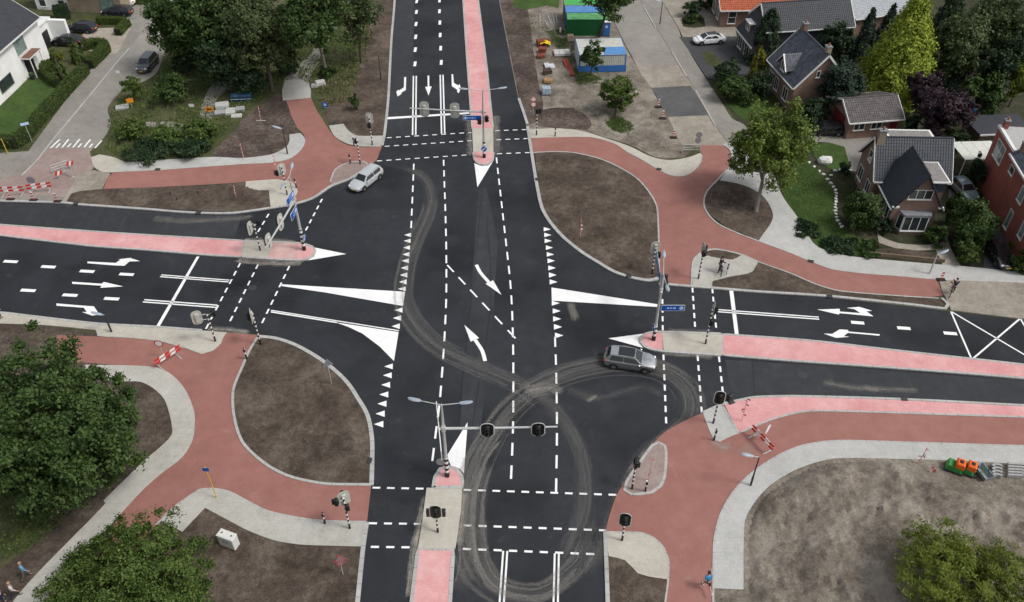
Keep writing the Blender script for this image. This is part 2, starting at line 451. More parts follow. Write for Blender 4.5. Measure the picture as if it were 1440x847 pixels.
sheet('driveway', [(1334, 290), (1340, 250), (1352, 245), (1372, 285), (1384, 320), (1360, 330)], 0.03, M_ASPH_NEW, 'narrow grey driveway between the two right-hand houses')

# ---- street and pavements top left
sheet('pavement', [(-150, 284), (90, 284), (128, 240), (150, 200), (190, 130), (240, 40), (262, -60), (205, -60), (190, 0), (152, 76), (118, 108), (40, 213), (-150, 225)],
      0.03, M_STREET, 'grey clinker pavement along the hedge top left')
sheet('side_street', [(60, 210), (77, 193), (122, 140), (162, 91), (180, 70), (218, 20), (232, -60), (262, -60), (240, 40), (232, 76), (221, 102), (203, 115), (176, 122), (160, 135), (152, 152), (156, 175), (148, 192), (140, 210)],
      0.034, M_ASPH_WORN, 'worn grey asphalt side street top left')
sheet('side_street', [(-60, 282), (-60, 258), (0, 252), (30, 245), (52, 225), (66, 209), (138, 209), (135, 222), (130, 238), (108, 250), (92, 278), (60, 274), (0, 280)],
      0.038, M_STREETRED, 'reddish clinker mouth of the side street top left')
ribbon('kerb', [(30, 248), (52, 226), (77, 194), (122, 140), (162, 91), (182, 68)], 0.16, 0.075, M_KERB, 'worn concrete kerb of the side street top left')
sheet('driveway', [(112, 62), (118, 46), (140, 40), (172, 38), (184, 40), (165, 76), (150, 78), (120, 70)], 0.06, M_GRAVEL, 'beige driveway between hedges of the white house')
sheet('driveway', [(140, 4), (158, 26), (192, 26), (205, 0), (205, -30), (140, -30)], 0.06, M_ASPH_WORN, 'grey parking place of the far beige building')
sheet('lawn', [(-40, 192), (-40, 150), (0, 152), (42, 108), (62, 112), (82, 112), (100, 105), (96, 125), (30, 205), (-40, 205)], 0.06, M_GRASS, 'mown lawn of the white house inside the hedge')
sheet('lawn', [(128, 40), (136, 32), (160, 34), (180, 28), (176, 38), (150, 40)], 0.065, M_ROUGH, 'scruffy grass strip between driveway and parked cars')
sheet('verge', [(152, 152), (176, 122), (203, 115), (221, 102), (235, 60), (250, -60), (555, -60), (554, 0), (550, 56), (545, 140), (538, 203), (500, 206), (470, 192), (445, 155), (437, 137), (402, 142), (412, 170), (428, 195), (425, 213), (345, 222), (175, 229), (130, 224), (127, 214), (148, 192), (156, 174)],
      0.045, M_ROUGH, 'rough grassy verge under the trees top left')
sheet('verge', [(548, -60), (555, 0), (550, 56), (545, 140), (540, 192), (503, 192), (490, 186), (483, 176), (464, 178), (456, 162), (462, 150), (490, 140), (502, 110), (512, 60), (525, 20), (538, -60)],
      0.06, M_SOIL, 'bare brown soil verge beside the north arm')
sheet('verge', [(402, 142), (412, 170), (420, 188), (406, 190), (402, 208), (382, 218), (341, 223), (298, 222), (305, 208), (325, 190), (345, 165), (372, 145), (390, 130)],
      0.06, M_SOILDK, 'dark bare soil in the bend of the red cycle path top left')
sheet('gravel_path', [(280, 170), (284, 148), (300, 118), (330, 100), (325, 120), (305, 140), (300, 165), (290, 172)], 0.055, M_STREET, 'grey old path below the big trees')
sheet('gravel_path', [(205, 172), (240, 172), (262, 176), (290, 174), (292, 182), (262, 188), (238, 182), (206, 178)], 0.055, M_STREET, 'short grey path between the low shrubs')
sheet('gravel_path', [(398, 118), (400, 112), (420, 92), (436, 78), (452, 50), (470, 30), (486, 0), (500, -60), (516, -60), (498, 0), (478, 34), (462, 60), (452, 84), (440, 102), (434, 116)], 0.058, M_STREET, 'grey winding path under the trees')
sheet('footpath', [(398, 142), (397, 128), (401, 114), (420, 112), (434, 115), (437, 126), (437, 138), (420, 140)], 0.066, M_PAVE, 'grey paved start of the red cycle path top left')

# ---- north-west corner
sheet('cycle_path', [(402, 142), (409.4, 162.4), (418, 180), (427, 190), (429, 202), (422, 213), (407, 224), (381.5, 229), (343.5, 231), (280, 236), (221, 240), (160, 243), (154, 248), (145, 267),
    (220, 264), (300, 260), (348, 256), (389, 253), (410, 256), (417, 262), (419, 270), (414.5, 279), (418, 288), (428, 284.5), (442, 279), (455, 271), (466, 261), (490, 252), (516, 236), (529, 226), (534, 214), (538, 204),
    (535, 207), (508, 207.5), (483, 202), (468, 190), (457.7, 175), (445, 155), (437, 137)], 0.050, M_RED, 'red asphalt cycle path curving through the north-west corner')
sheet('footpath', [(175, 229), (300, 221.6), (341, 223), (381.5, 218), (402, 208), (407, 200), (407, 190), (423, 188), (429, 196), (428.5, 203), (422, 213), (407, 224), (381.5, 229.5), (343.5, 231.5), (280, 236), (221, 240), (160, 243)],
      0.08, M_PAVE_NEW, 'new pale paving along the north-west cycle path')
sheet('footpath', [(128, 222), (140, 218), (160, 222), (176, 229), (160, 243), (145, 243), (133, 236)], 0.078, M_SLAB, 'rounded sandy paving at the street corner top left')
sheet('footpath', [(109, 248), (130, 240), (155, 245), (143, 267), (112, 270), (98, 284), (88, 284)], 0.07, M_BEIGE, 'sandy clinker wedge beside the north-west cycle path')
sheet('footpath', [(462.7, 177.7), (483, 175), (490.6, 185), (503, 191.6), (540, 191.6), (536, 207), (501, 206), (483, 200.5), (470, 191.6)], 0.08, M_PAVE, 'pale paving at the foot of the north-west signals')
sheet('verge', [(94, 284), (101, 273), (112, 270), (142, 267), (220, 264), (300, 260), (348, 256.5), (345.5, 268.5), (376.5, 268.5), (379, 278), (380.5, 293), (331, 298), (300, 298), (203, 293), (112, 287)],
      0.085, M_SOIL, 'narrow soil verge between west arm and cycle path')
sheet('refuge', [(346, 256), (389, 253), (410, 256), (417, 262), (419, 270), (414.5, 279), (418, 288), (381, 293.5), (378, 268.5), (345, 268.5)], 0.09, M_SLAB, 'dusty paved waiting area of the north-west corner', smooth=False)
sheet('refuge', [(465, 260), (464, 256), (472, 239), (487, 231), (511, 228.5), (518, 233), (505, 243), (488, 254)], 0.09, M_STREETRED, 'small grey brick island beside the silver estate car')
ribbon('kerb', [(464, 257), (472, 239), (487, 230.5), (511, 228), (518, 233)], 0.14, 0.11, M_KERB, 'thin kerb round the island beside the silver estate car')
ribbon('kerb', [(-60, 281), (0, 283), (89, 285.5), (112, 288), (203, 294.5), (260, 299), (300, 300.5), (330, 300), (381, 293), (418, 286.5), (442, 278), (466, 262), (490, 253), (516, 237)], 0.28, 0.10, M_KERB, 'kerb along the north side of the west arm')
ribbon('kerb', [(555, -60), (555, 0), (550.5, 56), (546, 140), (541, 188), (537.5, 205)], 0.28, 0.11, M_KERB, 'kerb along the west side of the north arm')

# ---- north-east corner
sheet('verge', [(752, 216), (780, 214.7), (806, 216), (843, 224), (874, 238), (897, 253), (914.5, 273.6), (923, 291), (926, 327), (926.7, 388), (912, 394), (889, 388), (864, 381), (831, 364), (795, 338), (776, 313), (763, 293), (757, 262)],
      0.085, M_SOIL, 'large soil island of the north-east corner')
ribbon('kerb', [(926.7, 390), (926, 327), (923.4, 291), (914.5, 273.6), (897, 253), (874, 238), (843, 224), (806, 215.5), (780, 214.2), (750, 215.5)], 0.15, 0.10, M_KERB, 'narrow kerb between red path and north-east soil island')
ribbon('kerb', [(741.5, 176), (747.5, 215), (755, 261), (762.5, 294), (775, 315), (794, 336), (819, 356), (840, 369), (864, 383), (889, 391), (912, 395), (926, 392)], 0.32, 0.11, M_KERB, 'broad pale kerb round the north-east soil island')
ribbon('kerb', [(729.5, 139), (736, 158), (742.5, 178)], 0.3, 0.11, M_KERB, 'short white kerb by the striped signal post on the north arm')
sheet('cycle_path', [(743, 195), (780, 194), (831, 194), (864, 203), (881, 214), (902, 225), (922, 237), (942, 247), (957.7, 248.7), (973, 243), (985.6, 228), (987, 218), (983, 205), (1016, 205), (1026, 213), (1023.7, 238), (1008, 254.6), (994, 270), (989.4, 284), (993, 299), (1008, 315.5), (1034, 328),
    (1066, 340), (1112, 357), (1143, 370), (1170, 379.5), (1214, 385.5), (1260, 389), (1318, 394), (1326, 416), (1300, 419), (1256, 415.7), (1180, 409.6), (1148, 400.5), (1112, 385), (1066.6, 369), (1044, 358.6), (1023.5, 353.6), (1003, 351), (988, 355), (976, 365), (973, 378), (974, 404), (927, 399), (926.5, 388), (926, 327), (923, 291), (914, 273), (897, 253), (874, 238), (843, 224), (806, 216), (780, 215), (746, 215)],
    0.050, M_RED, 'red asphalt cycle path forking through the north-east corner')
sheet('footpath', [(742, 183), (780, 181.5), (813, 184), (848, 194), (886, 207), (915, 221), (940, 226), (968, 222), (985, 216), (987, 219), (985.6, 228), (973, 243), (957.7, 248.7), (942, 247), (922, 237), (902, 225), (881, 214), (864, 203), (831, 194), (780, 194), (743, 195)],
      0.08, M_SLAB, 'sandy paved footpath along the north-east cycle path')
ribbon('kerb', [(987, 219), (985.6, 228), (973, 243), (957.7, 248.7), (942, 247), (922, 237), (902, 225), (881, 214)], 0.12, 0.09, M_KERB, 'dark thin kerb round the sandy lobe of the north-east footpath')
sheet('verge', [(1011, 254.6), (998, 266), (990.5, 281), (993, 296), (1005, 308), (1023.5, 321), (1046, 331), (1066.6, 339.6), (1087, 305), (1072, 276), (1044, 261)], 0.085, M_SOIL, 'soil island round the leafy street tree')
sheet('verge', [(1012, 262), (1002, 272), (1003, 290), (1025, 303), (1050, 298), (1060, 282), (1045, 266)], 0.091, M_SOILDK, 'dark soil patch in the street tree island')
ribbon('kerb', [(1023, 239), (1008, 254.6), (994, 270), (989.6, 284), (993, 298), (1008, 314.5), (1034, 327.5), (1066, 340)], 0.16, 0.10, M_KERB, 'curved kerb round the street tree island')
sheet('footpath', [(1016, 204), (1040, 196), (1062, 215), (1093, 263), (1103, 281), (1123, 309), (1143, 342), (1158, 352), (1188, 360), (1220, 364), (1322, 373), (1352, 375), (1440, 384), (1600, 398), (1600, 412), (1440, 399), (1318, 394), (1260, 389), (1214, 385.5), (1170, 379.5), (1143, 370), (1112, 357), (1066, 340), (1087, 305), (1072, 276), (1044, 261), (1012, 254), (1024, 238), (1027, 213)],
      0.08, M_PAVE_NEW, 'pale footpath sweeping past the curved garden lawn')
sheet('pavement', [(1320, 394), (1440, 399), (1600, 412), (1600, 462), (1440, 449), (1337, 437), (1330, 420), (1326, 414)], 0.075, M_BEIGE, 'beige clinker pavement at the right edge')
sheet('refuge', [(974, 404), (973, 378), (976, 365), (988, 355), (1003, 351), (1024, 354), (1044, 359), (1066, 369), (1058, 383), (1025, 390), (1002, 396), (1001, 405)], 0.085, M_PAVE, 'pale paved waiting area of the north-east corner')
sheet('verge', [(985, 357), (1003, 352.5), (1024, 355), (1042, 360), (1030, 366), (1000, 362)], 0.091, M_SOIL, 'soil patch behind the person with the bicycle')
sheet('verge', [(1001, 404), (1004, 396), (1030, 390), (1055, 385), (1066, 370), (1112, 386), (1148, 401), (1180, 410), (1256, 416.5), (1322, 421), (1328, 430), (1320, 432), (1281, 427), (1163, 416), (1061, 409)], 0.085, M_SOIL, 'soil strip between cycle path and east arm')
ribbon('kerb', [(972, 403.5), (973, 378), (976, 365), (988, 355), (1003, 351), (1024, 354), (1044, 359), (1066, 369), (1112, 385.5), (1148, 401), (1180, 410), (1256, 416.5), (1320, 420.5)], 0.13, 0.10, M_KERB, 'thin pale kerb along the north-east cycle path')
ribbon('kerb', [(926, 399.5), (974, 403.5), (1001, 405.5), (1061, 410.5), (1163, 417), (1281, 429), (1329, 434.5), (1333, 429), (1324, 420)], 0.26, 0.11, M_KERB, 'kerb along the north side of the east arm')

# ---- south-east corner
sheet('verge', [(1438, 930), (1003, 930), (1003, 827), (1046, 830), (1046, 743), (1050, 725), (1065, 702), (1082, 684), (1106, 668), (1135, 655), (1170, 646), (1199, 645), (1326, 648), (1440, 654), (1600, 665), (1600, 930)], 0.06, M_SAND, 'broad bare sandy plot of the south-east corner')
sheet('cycle_path', [(851.4, 748.7), (857, 725), (867, 697), (876, 682), (905, 642), (932, 610.7), (970, 589), (988, 581.5), (1000, 600), (1010, 622), (1038, 610), (1060, 600), (1092, 588), (1132, 579), (1180, 578.5), (1307, 582), (1440, 587), (1600, 594), (1600, 640), (1440, 628), (1187, 620.4), (1158, 622), (1123, 629), (1088, 645), (1056, 667), (1033, 690), (1015, 719.5), (1005, 754.5), (1003, 786.6), (1003.7, 847), (1004, 930), (930, 930), (934.5, 847), (939, 815), (939, 787), (933, 772), (920, 759), (902, 751)],
      0.050, M_RED, 'red asphalt cycle path through the south-east corner')
sheet('footpath', [(1440, 628), (1187, 620.4), (1158, 622), (1123, 629), (1088, 645), (1056, 667), (1033, 690), (1015, 719.5), (1005, 754.5), (1003, 786.6), (1003.7, 828), (1045.4, 830), (1046, 743), (1050, 725), (1065, 702), (1082, 684), (1106, 668), (1135, 655), (1170, 646), (1199, 645), (1326, 648), (1440, 654), (1600, 665), (1600, 639)],
      0.08, M_PAVE_NEW, 'pale new footpath sweeping round the sandy south-east plot')
ribbon('kerb', [(1003, 930), (1003, 787), (1005, 754.5), (1015, 719.5), (1033, 690), (1056, 667), (1088, 645), (1123, 629), (1158, 622), (1187, 620.4), (1440, 628)], 0.12, 0.09, M_KERB, 'thin kerb between red path and pale south-east footpath')
sheet('median', [(1018.4, 570), (1040, 565), (1061.5, 561), (1112, 559.4), (1260, 563.7), (1440, 572.6), (1600, 580), (1600, 594), (1440, 587), (1307, 582), (1180, 578.5), (1132, 579), (1092, 588), (1060, 600), (1038.7, 609.4)], 0.09, M_PINK, 'pink concrete strip between east arm and cycle path')
ribbon('kerb', [(988, 581.5), (1003, 574.5), (1018, 568.5), (1040, 563.5), (1061.5, 559.5), (1112, 558), (1260, 562), (1440, 571), (1600, 579)], 0.2, 0.105, M_KERB, 'grey kerb on the road side of the pink east strip')
ribbon('kerb', [(1016, 571.5), (1038.5, 610), (1060, 600.5), (1092, 588.5), (1132, 579.5), (1180, 579), (1440, 587.5)], 0.16, 0.102, M_KERB, 'pale kerb on the path side of the pink east strip')
sheet('refuge', [(988, 581.5), (1014.6, 571), (1038.7, 610.7), (1031, 613), (1012, 622), (1004, 620), (998, 608)], 0.085, M_PAVE_NEW, 'pale paved wedge under the south-east signal', smooth=False)
sheet('refuge', [(925.8, 624), (934, 628.5), (936, 641), (934, 670), (928.5, 684), (917, 692), (888, 695), (879, 690), (881.5, 679), (897, 656), (917, 629)], 0.085, M_STREETRED, 'small brick triangle island in the south-east red path')
ribbon('kerb', [(925.8, 623), (934.5, 627.7), (936.6, 641), (934.5, 670), (928.7, 684.5), (917, 693), (888, 696), (878, 690), (881, 678.7), (896.6, 655.4), (917, 627.7)], 0.2, 0.105, M_KERB, 'pale kerb round the brick triangle island', closed=True)
sheet('verge', [(854, 930), (853, 782), (879, 788), (896.6, 806), (911, 811), (938, 815), (936, 847), (930, 930)], 0.08, M_SOIL, 'soil verge between south arm and running path')
sheet('footpath', [(851.4, 749), (902.4, 751), (920, 759), (933, 772), (939, 786.6), (939, 815.7), (911, 811.5), (896.6, 807), (879, 789), (856, 783)], 0.088, M_SLAB, 'sandy paved lobe on the south-east side of the south arm')
ribbon('kerb', [(851, 749), (852.5, 790), (854.5, 847), (857, 930)], 0.26, 0.105, M_KERB, 'kerb along the east side of the south arm')
ribbon('kerb', [(851, 749), (902.4, 750.5), (920, 758), (933.5, 771.5), (939.5, 786.6), (939.5, 816), (935.5, 847), (931, 930)], 0.11, 0.095, M_KERB, 'thin kerb round the sandy lobe beside the south arm')

# ---- south-west corner
sheet('verge', [(-150, 455), (0, 452), (137, 470), (140, 500), (172, 515), (216, 517), (236, 524), (254, 540), (266, 560), (274, 583), (273, 615), (256, 644), (227, 667), (166, 728), (218, 740), (242, 717), (268, 698), (297, 688), (321, 692), (376, 719), (440, 732), (513, 735), (513, 769), (500, 847), (494, 930), (-150, 930)],
      0.055, M_SOIL, 'brown bare soil ground of the south-west corner')
sheet('verge', [(-60, 500), (-60, 600), (80, 700), (60, 760), (0, 800), (-60, 800)], 0.060, M_ROUGH, 'rough grass under the big round tree')
sheet('cycle_path', [(137, 474), (188, 476), (228, 481), (259, 490), (284, 499), (300, 494), (311, 484), (314, 476), (319, 468.5), (363, 472), (361, 479), (350, 496), (341, 517), (331, 540), (328, 552), (328, 575), (332.5, 600), (341, 622), (356, 639), (379, 657), (405, 670), (431.6, 677), (461, 681.6), (522, 683), (516, 735), (469.5, 735), (440, 732), (402, 727), (376, 719.5), (347, 705), (321, 692), (297.5, 688), (280, 690), (268, 697.7), (242, 716.6), (218.7, 740), (190, 775), (150, 775), (166, 728), (201, 690), (227, 667), (256.6, 643.7), (271, 620), (274, 600), (274, 583), (266.5, 560), (254, 539.6), (236, 524), (216, 517), (172.6, 514.7), (137, 512), (80, 508), (80, 472)],
      0.060, M_RED, 'red asphalt cycle path winding through the south-west corner')
sheet('footpath', [(120, 514), (172.6, 514.7), (216, 517), (236, 524), (254, 539.6), (266.5, 560), (274, 583), (274, 600), (271, 620), (256.6, 643.7), (227, 667), (201, 690), (166, 728), (100, 800), (60, 850), (20, 930), (-40, 930), (29, 834), (102, 757), (128, 731), (148.7, 709), (146, 705), (204, 648), (230, 626), (242, 612), (242, 600), (238.6, 583), (231, 562), (216, 547), (198, 538), (175, 537), (120, 534)],
      0.085, M_PAVE, 'pale footpath looping round the big left tree')
sheet('footpath', [(516, 735), (469.5, 735), (440, 732), (402, 727), (376, 719.5), (347, 705), (321, 692), (297.5, 688), (280, 690), (268, 697.7), (242, 716.6), (218.7, 740), (227, 733), (256.6, 748.7), (288.6, 715), (324, 734), (347, 746), (367.5, 754.5), (391, 762), (426, 767), (513, 769.5)],
      0.085, M_PAVE, 'pale footpath from the south arm past the white cabinet')
ribbon('kerb', [(516, 735), (440, 732), (376, 719.5), (347, 705), (321, 692), (297.5, 688), (280, 690), (268, 697.7), (242, 716.6), (220, 739)], 0.12, 0.095, M_KERB, 'thin kerb between red path and the footpath past the cabinet')
sheet('verge', [(365, 474), (386.6, 478), (412, 486), (442, 502.5), (468, 522), (487, 540.6), (502, 563), (514, 585), (520, 615), (521.5, 681), (461, 680.6), (431.6, 676), (405, 669), (379, 656), (357, 638), (343, 621), (334, 600), (330, 575), (330, 552), (333, 540), (343, 517), (351, 497)],
      0.09, M_SOIL, 'large oval soil island of the south-west corner')
ribbon('kerb', [(363, 474), (386.6, 476.5), (412, 484.5), (442, 500.5), (469, 520), (489, 539.6), (504, 562), (517, 585), (523, 615), (523.5, 650), (522.5, 683)], 0.30, 0.115, M_KERB, 'broad pale kerb on the road side of the oval soil island')
ribbon('kerb', [(522.5, 682.5), (461, 681.6), (431.6, 677), (405, 670), (379, 657), (356, 639), (341, 622), (332.5, 600), (328, 575), (328, 552), (331, 540), (341, 517), (350, 496), (362, 476)], 0.20, 0.112, M_KERB, 'grey kerb on the path side of the oval soil island')
sheet('pavement', [(-150, 438), (0, 441), (40, 446), (137, 457), (218, 461.5), (284, 466), (259, 490), (228, 481), (188, 476), (137, 473), (136, 465), (60, 458), (-150, 452)], 0.09, M_SLAB, 'sandy paved strip along the south side of the west arm')
sheet('refuge', [(259, 490), (284, 466), (319, 468.5), (314, 476), (311, 484), (300, 494), (284, 499)], 0.095, M_SLAB, 'dusty paved waiting corner under the south-west signal', smooth=False)
ribbon('kerb', [(-60, 440), (0, 440.5), (40, 445), (137, 456), (218, 460.5), (284, 465.5)], 0.22, 0.11, M_KERB, 'kerb along the south side of the west arm')
ribbon('kerb', [(137, 457), (136, 466), (139, 473), (188, 476), (228, 481), (259, 490)], 0.10, 0.10, M_KERB, 'thin dark kerb between paved strip and south-west cycle path')
ribbon('kerb', [(516, 735), (511, 769), (503, 847), (496, 930)], 0.28, 0.105, M_KERB, 'kerb along the west side of the south arm')

# ---- medians
def median(px, mat, label, kerb_label, w=0.2, z=0.10, sm=True):
    sheet('median', px, z, mat, label, smooth=sm)
    ribbon('kerb', px, w, z + 0.02, M_KERB, kerb_label, closed=True, side=0)
median([(646, -60), (651, 0), (657, 90), (664, 182.5), (693.4, 182.5), (684, 90), (672.5, 0), (665, -60)], M_PINK, 'long pink concrete median of the north arm', 'pale kerb of the north median', sm=False)
sheet('refuge', [(664, 182.5), (665.5, 215), (694, 215), (693.6, 182.5)], 0.125, M_SLAB, 'cream paved refuge in the north median', smooth=False)
sheet('median', [(665.5, 215), (667.5, 226), (673, 231), (680, 232.5), (687, 231), (692.5, 226), (694, 215)], 0.127, M_PINK, 'rounded pink nose of the north median', smooth=False)
ribbon('kerb', [(665.3, 216), (667.3, 226), (673, 231.3), (680, 233), (687, 231.3), (692.8, 226), (694.2, 216)], 0.18, 0.14, M_KERB, 'kerb round the nose of the north median')
median([(-60, 313), (0, 317), (152, 328), (300, 337), (344, 339.6), (341, 362), (300, 360), (203, 352), (127, 346.5), (0, 331.5), (-60, 324)], M_PINK, 'long pink concrete median of the west arm', 'grey kerb of the west median', sm=False)
sheet('refuge', [(344, 339.6), (384, 341.5), (376, 364.5), (341, 362)], 0.125, M_SLAB, 'dusty refuge in the west median', smooth=False)
M_PINKD = ground_mat('dusty_red_concrete', ((.46, .27, .24), (.54, .36, .33), (.60, .44, .40)), (0.3, 1.2, 8), 0.08, 0.9)
sheet('median', [(384, 341.5), (419.6, 343.4), (418, 366.5), (376, 364.5)], 0.122, M_PINKD, 'dust covered part of the west median nose', smooth=False)
sheet('median', [(419.6, 343.4), (430, 345), (438, 348), (443, 354), (440, 360.5), (432, 365), (418, 366.5)], 0.124, M_PINK, 'rounded pink nose of the west median', smooth=False)
ribbon('kerb', [(344, 339.4), (419.6, 343), (430, 344.6), (438.4, 347.6), (443.7, 354), (440.5, 361), (432, 365.6), (418, 367), (376, 365), (341, 362.4)], 0.2, 0.14, M_KERB, 'kerb round the nose of the west median')
median([(1014.6, 471), (1137.7, 480), (1260, 494), (1440, 514), (1600, 533), (1600, 552), (1440, 533), (1260, 518.5), (1112, 508), (1014.6, 500)], M_PINK, 'long pink concrete median of the east arm', 'grey kerb of the east median', sm=False)
sheet('refuge', [(931, 468.5), (1014.6, 471), (1014.6, 500), (933, 494.5)], 0.125, M_SLAB, 'cream paved refuge in the east median', smooth=False)
sheet('median', [(931, 468.5), (922, 468.5), (908, 471.5), (901.5, 476), (902, 482), (908, 488.5), (921, 492.6), (932, 494.3)], 0.128, M_PINK, 'rounded pink nose of the east median', smooth=False)
ribbon('kerb', [(1014, 470.6), (931, 468), (921, 468), (907, 471), (900.6, 476), (901.3, 482.4), (907.4, 489.2), (921, 493.4), (932, 495), (1014, 500.6)], 0.22, 0.142, M_KERB, 'kerb round the nose of the east median')
median([(588, 772.5), (637.7, 773.5), (633, 847), (628, 930), (570, 930), (579, 847)], M_PINK, 'pink concrete median of the south arm', 'pale kerb of the south median', w=0.24, sm=False)
sheet('refuge', [(600, 687.5), (650, 687), (648.5, 716), (640.5, 772.5), (588, 772.5), (594, 734)], 0.125, M_SLAB, 'cream paved refuge in the south median', smooth=False)
sheet('median', [(609.5, 686), (612.5, 671), (619, 661.5), (630, 658), (642, 661.5), (649, 671), (650, 686)], 0.129, M_PINK, 'rounded pink nose of the south median', smooth=False)
ribbon('kerb', [(609.5, 687), (612.5, 671), (619, 661), (630, 657.4), (642, 661), (649, 671), (650.4, 686), (610, 687)], 0.26, 0.145, M_KERB, 'kerb round the nose of the south median')
# ================================================================== PAINT ON THE ROAD (flat sheets, children of the road)
ZP = 0.006
def paint(name, px, z=ZP):
    pts = world_pts(px)
    if area2(pts) < 0: pts.reverse()
    vs = [(p.x, p.y, z) for p in pts]
    return mesh_obj(name, vs, [tuple(range(len(vs)))], M_PAINT, road)
_dash_mesh = {}
def dash_at(name, c, ang, L, W, z=ZP):
    key = (round(L, 2), round(W, 2))
    if key not in _dash_mesh:
        me = bpy.data.meshes.new(name)
        me.from_pydata([(-L / 2, -W / 2, 0), (L / 2, -W / 2, 0), (L / 2, W / 2, 0), (-L / 2, W / 2, 0)], [], [(0, 1, 2, 3)])
        me.materials.append(M_PAINT)
        _dash_mesh[key] = me
    o = bpy.data.objects.new(name, _dash_mesh[key])
    link(o, road)
    o.location = (c.x, c.y, z)
    o.rotation_euler = (0, 0, ang)
    return o
def dashed(px, dash, gap, W, name='line_dash', start=0.0):
    pts = world_pts(px)
    if len(pts) > 2: pts = smooth_line(pts)
    cum = [0.0]
    for a, b in zip(pts, pts[1:]): cum.append(cum[-1] + (b - a).length)
    def at(s):
        for i in range(len(pts) - 1):
            if s <= cum[i + 1] or i == len(pts) - 2:
                t = (s - cum[i]) / max(1e-6, cum[i + 1] - cum[i])
                d = pts[i + 1] - pts[i]
                return pts[i].lerp(pts[i + 1], t), math.atan2(d.y, d.x)
    dash *= U; gap *= U; W *= U
    s = start + dash / 2
    while s <= cum[-1]:
        c, a = at(s)
        dash_at(name, c, a, dash, W)
        s += dash + gap
def line(px, W, name='solid_line', off=0.0):
    a, b = world_pts(px)
    d = (b - a).normalized(); q = Vector((-d.y, d.x, 0)) * off
    c = (a + b) / 2 + q * U
    dash_at(name, c, math.atan2(d.y, d.x), (b - a).length, W * U)
def double(px, W=0.13, sep=0.24):
    line(px, W, off=sep / 2); line(px, W, off=-sep / 2)
def Z(x0, y0, pts, s=3.94): return [(x0 + x / s, y0 + y / s) for x, y in pts]

# north arm
for px in [(586, 2), (585.6, 17), (585, 34), (584.6, 52), (584, 70), (583.6, 90), (586.4, -12), (618, 1), (618, 16), (618.5, 32), (619, 49.5), (619.7, 68), (620.5, 88), (617.8, -13)]:
    dash_at('lane_block', G(*px), R(90.5 if px[0] < 600 else 92), 1.3 * U, 0.34 * U)
double([(583.4, 107), (582.4, 190)], 0.16, 0.34); double([(621, 105.5), (623.2, 188)], 0.16, 0.34)
paint('lane_arrow', Z(540, 0, [(112, 428), (123, 428), (121, 500), (95, 515), (97, 522), (75, 535), (68, 510), (80, 498), (83, 503), (110, 485)]))
paint('lane_arrow', Z(540, 0, [(241, 420), (251, 420), (251, 480), (264, 480), (247, 530), (228, 482), (242, 482)]))
paint('lane_arrow', Z(540, 0, [(374, 412), (383, 412), (387, 460), (413, 475), (418, 465), (426, 490), (413, 518), (404, 507), (408, 500), (376, 478)]))
paint('stop_line', [(545, 165), (660, 158.0), (660, 160.3), (545, 168)])
CROSS = (0.52, 0.46, 0.15)
for px in ([(544, 194), (663, 186.5)], [(696, 184), (741, 182.4)], [(541, 206), (664, 198)], [(698, 196.8), (742, 195)], [(530, 226.6), (664, 217.6)], [(699, 216.5), (744, 214.7)]):
    dashed(px, *CROSS, name='crossing_dash')
paint('nose_triangle', [(667, 229.5), (674, 232.8), (680, 233.8), (687, 232.8), (693.6, 226.6), (671.3, 263.5)])
GUIDE = (1.15, 0.85, 0.15)
dashed([(582, 230.5), (578, 324)], *GUIDE)
dashed([(623.8, 225), (627.2, 330), (627.6, 413), (625, 476), (618.7, 562), (614, 600), (606, 664)], *GUIDE)
dashed([(698, 221.6), (708, 310), (718.4, 407.6), (721.5, 486), (721.5, 595), (718, 690)], *GUIDE)
dashed([(780.4, 474), (782, 519), (783.2, 598), (782, 692)], *GUIDE)
dashed([(629, 373), (722, 473)], *GUIDE)
def teeth(bx, ys, dx, hh):
    for x, y, d, h in zip(bx, ys, dx, hh):
        paint('give_way_triangle', [(x, y - h), (x, y + h), (x + d, y)])
y1 = [330.7, 339, 348.5, 358, 367, 377, 387, 396.7, 406.5]
teeth([578, 577.3, 576.5, 575.8, 575, 573.8, 572.7, 571.7, 570.3], y1, [-9.5, -9.6, -9.8, -10, -10.1, -10.3, -10.4, -10.6, -10.8], [2.9, 3, 3.1, 3.2, 3.3, 3.4, 3.5, 3.6, 3.2])
teeth([566, 564, 562.2], [436.3, 447.5, 459], [-11.2, -11.4, -11.6], [3.6, 3.8, 3.9])
teeth([552.3, 550.8, 548.5, 546, 543.5, 541, 539], [515.5, 528, 541.4, 555, 568, 582, 596.7], [-12, -12.2, -12.4, -12.6, -12.8, -13, -13.2], [4, 4.1, 4.2, 4.3, 4.4, 4.5, 4.6])
teeth([764.6, 765.4, 766, 767.7, 769, 770, 771, 772, 773], [322.6, 330.7, 339, 348.5, 358, 367, 377, 387, 396.7], [9.8, 9.9, 10, 10, 10.2, 10.3, 10.5, 10.6, 10.8], [2.9, 3, 3.1, 3.2, 3.3, 3.4, 3.5, 3.6, 3.6])
teeth([776, 777.3, 777.8, 779, 780.4], [426.6, 437.6, 448.7, 460, 472], [11, 11.1, 11.3, 11.5, 11.7], [3.5, 3.7, 3.8, 3.9, 4])
paint('white_wedge', [(396, 400), (569.5, 410.5), (566.8, 430.5), (457, 411.5), (396, 402.5)])
paint('white_wedge', [(472, 453.5), (560.5, 467.2), (554, 508), (534, 487.6), (510, 469.5), (490, 460)])
line([(381, 436.6), (561, 465.3)], 0.11); line([(381, 438.8), (474, 453.8)], 0.14)
paint('white_wedge', [(775.5, 404.5), (927, 428.5), (927, 432), (776, 423)])
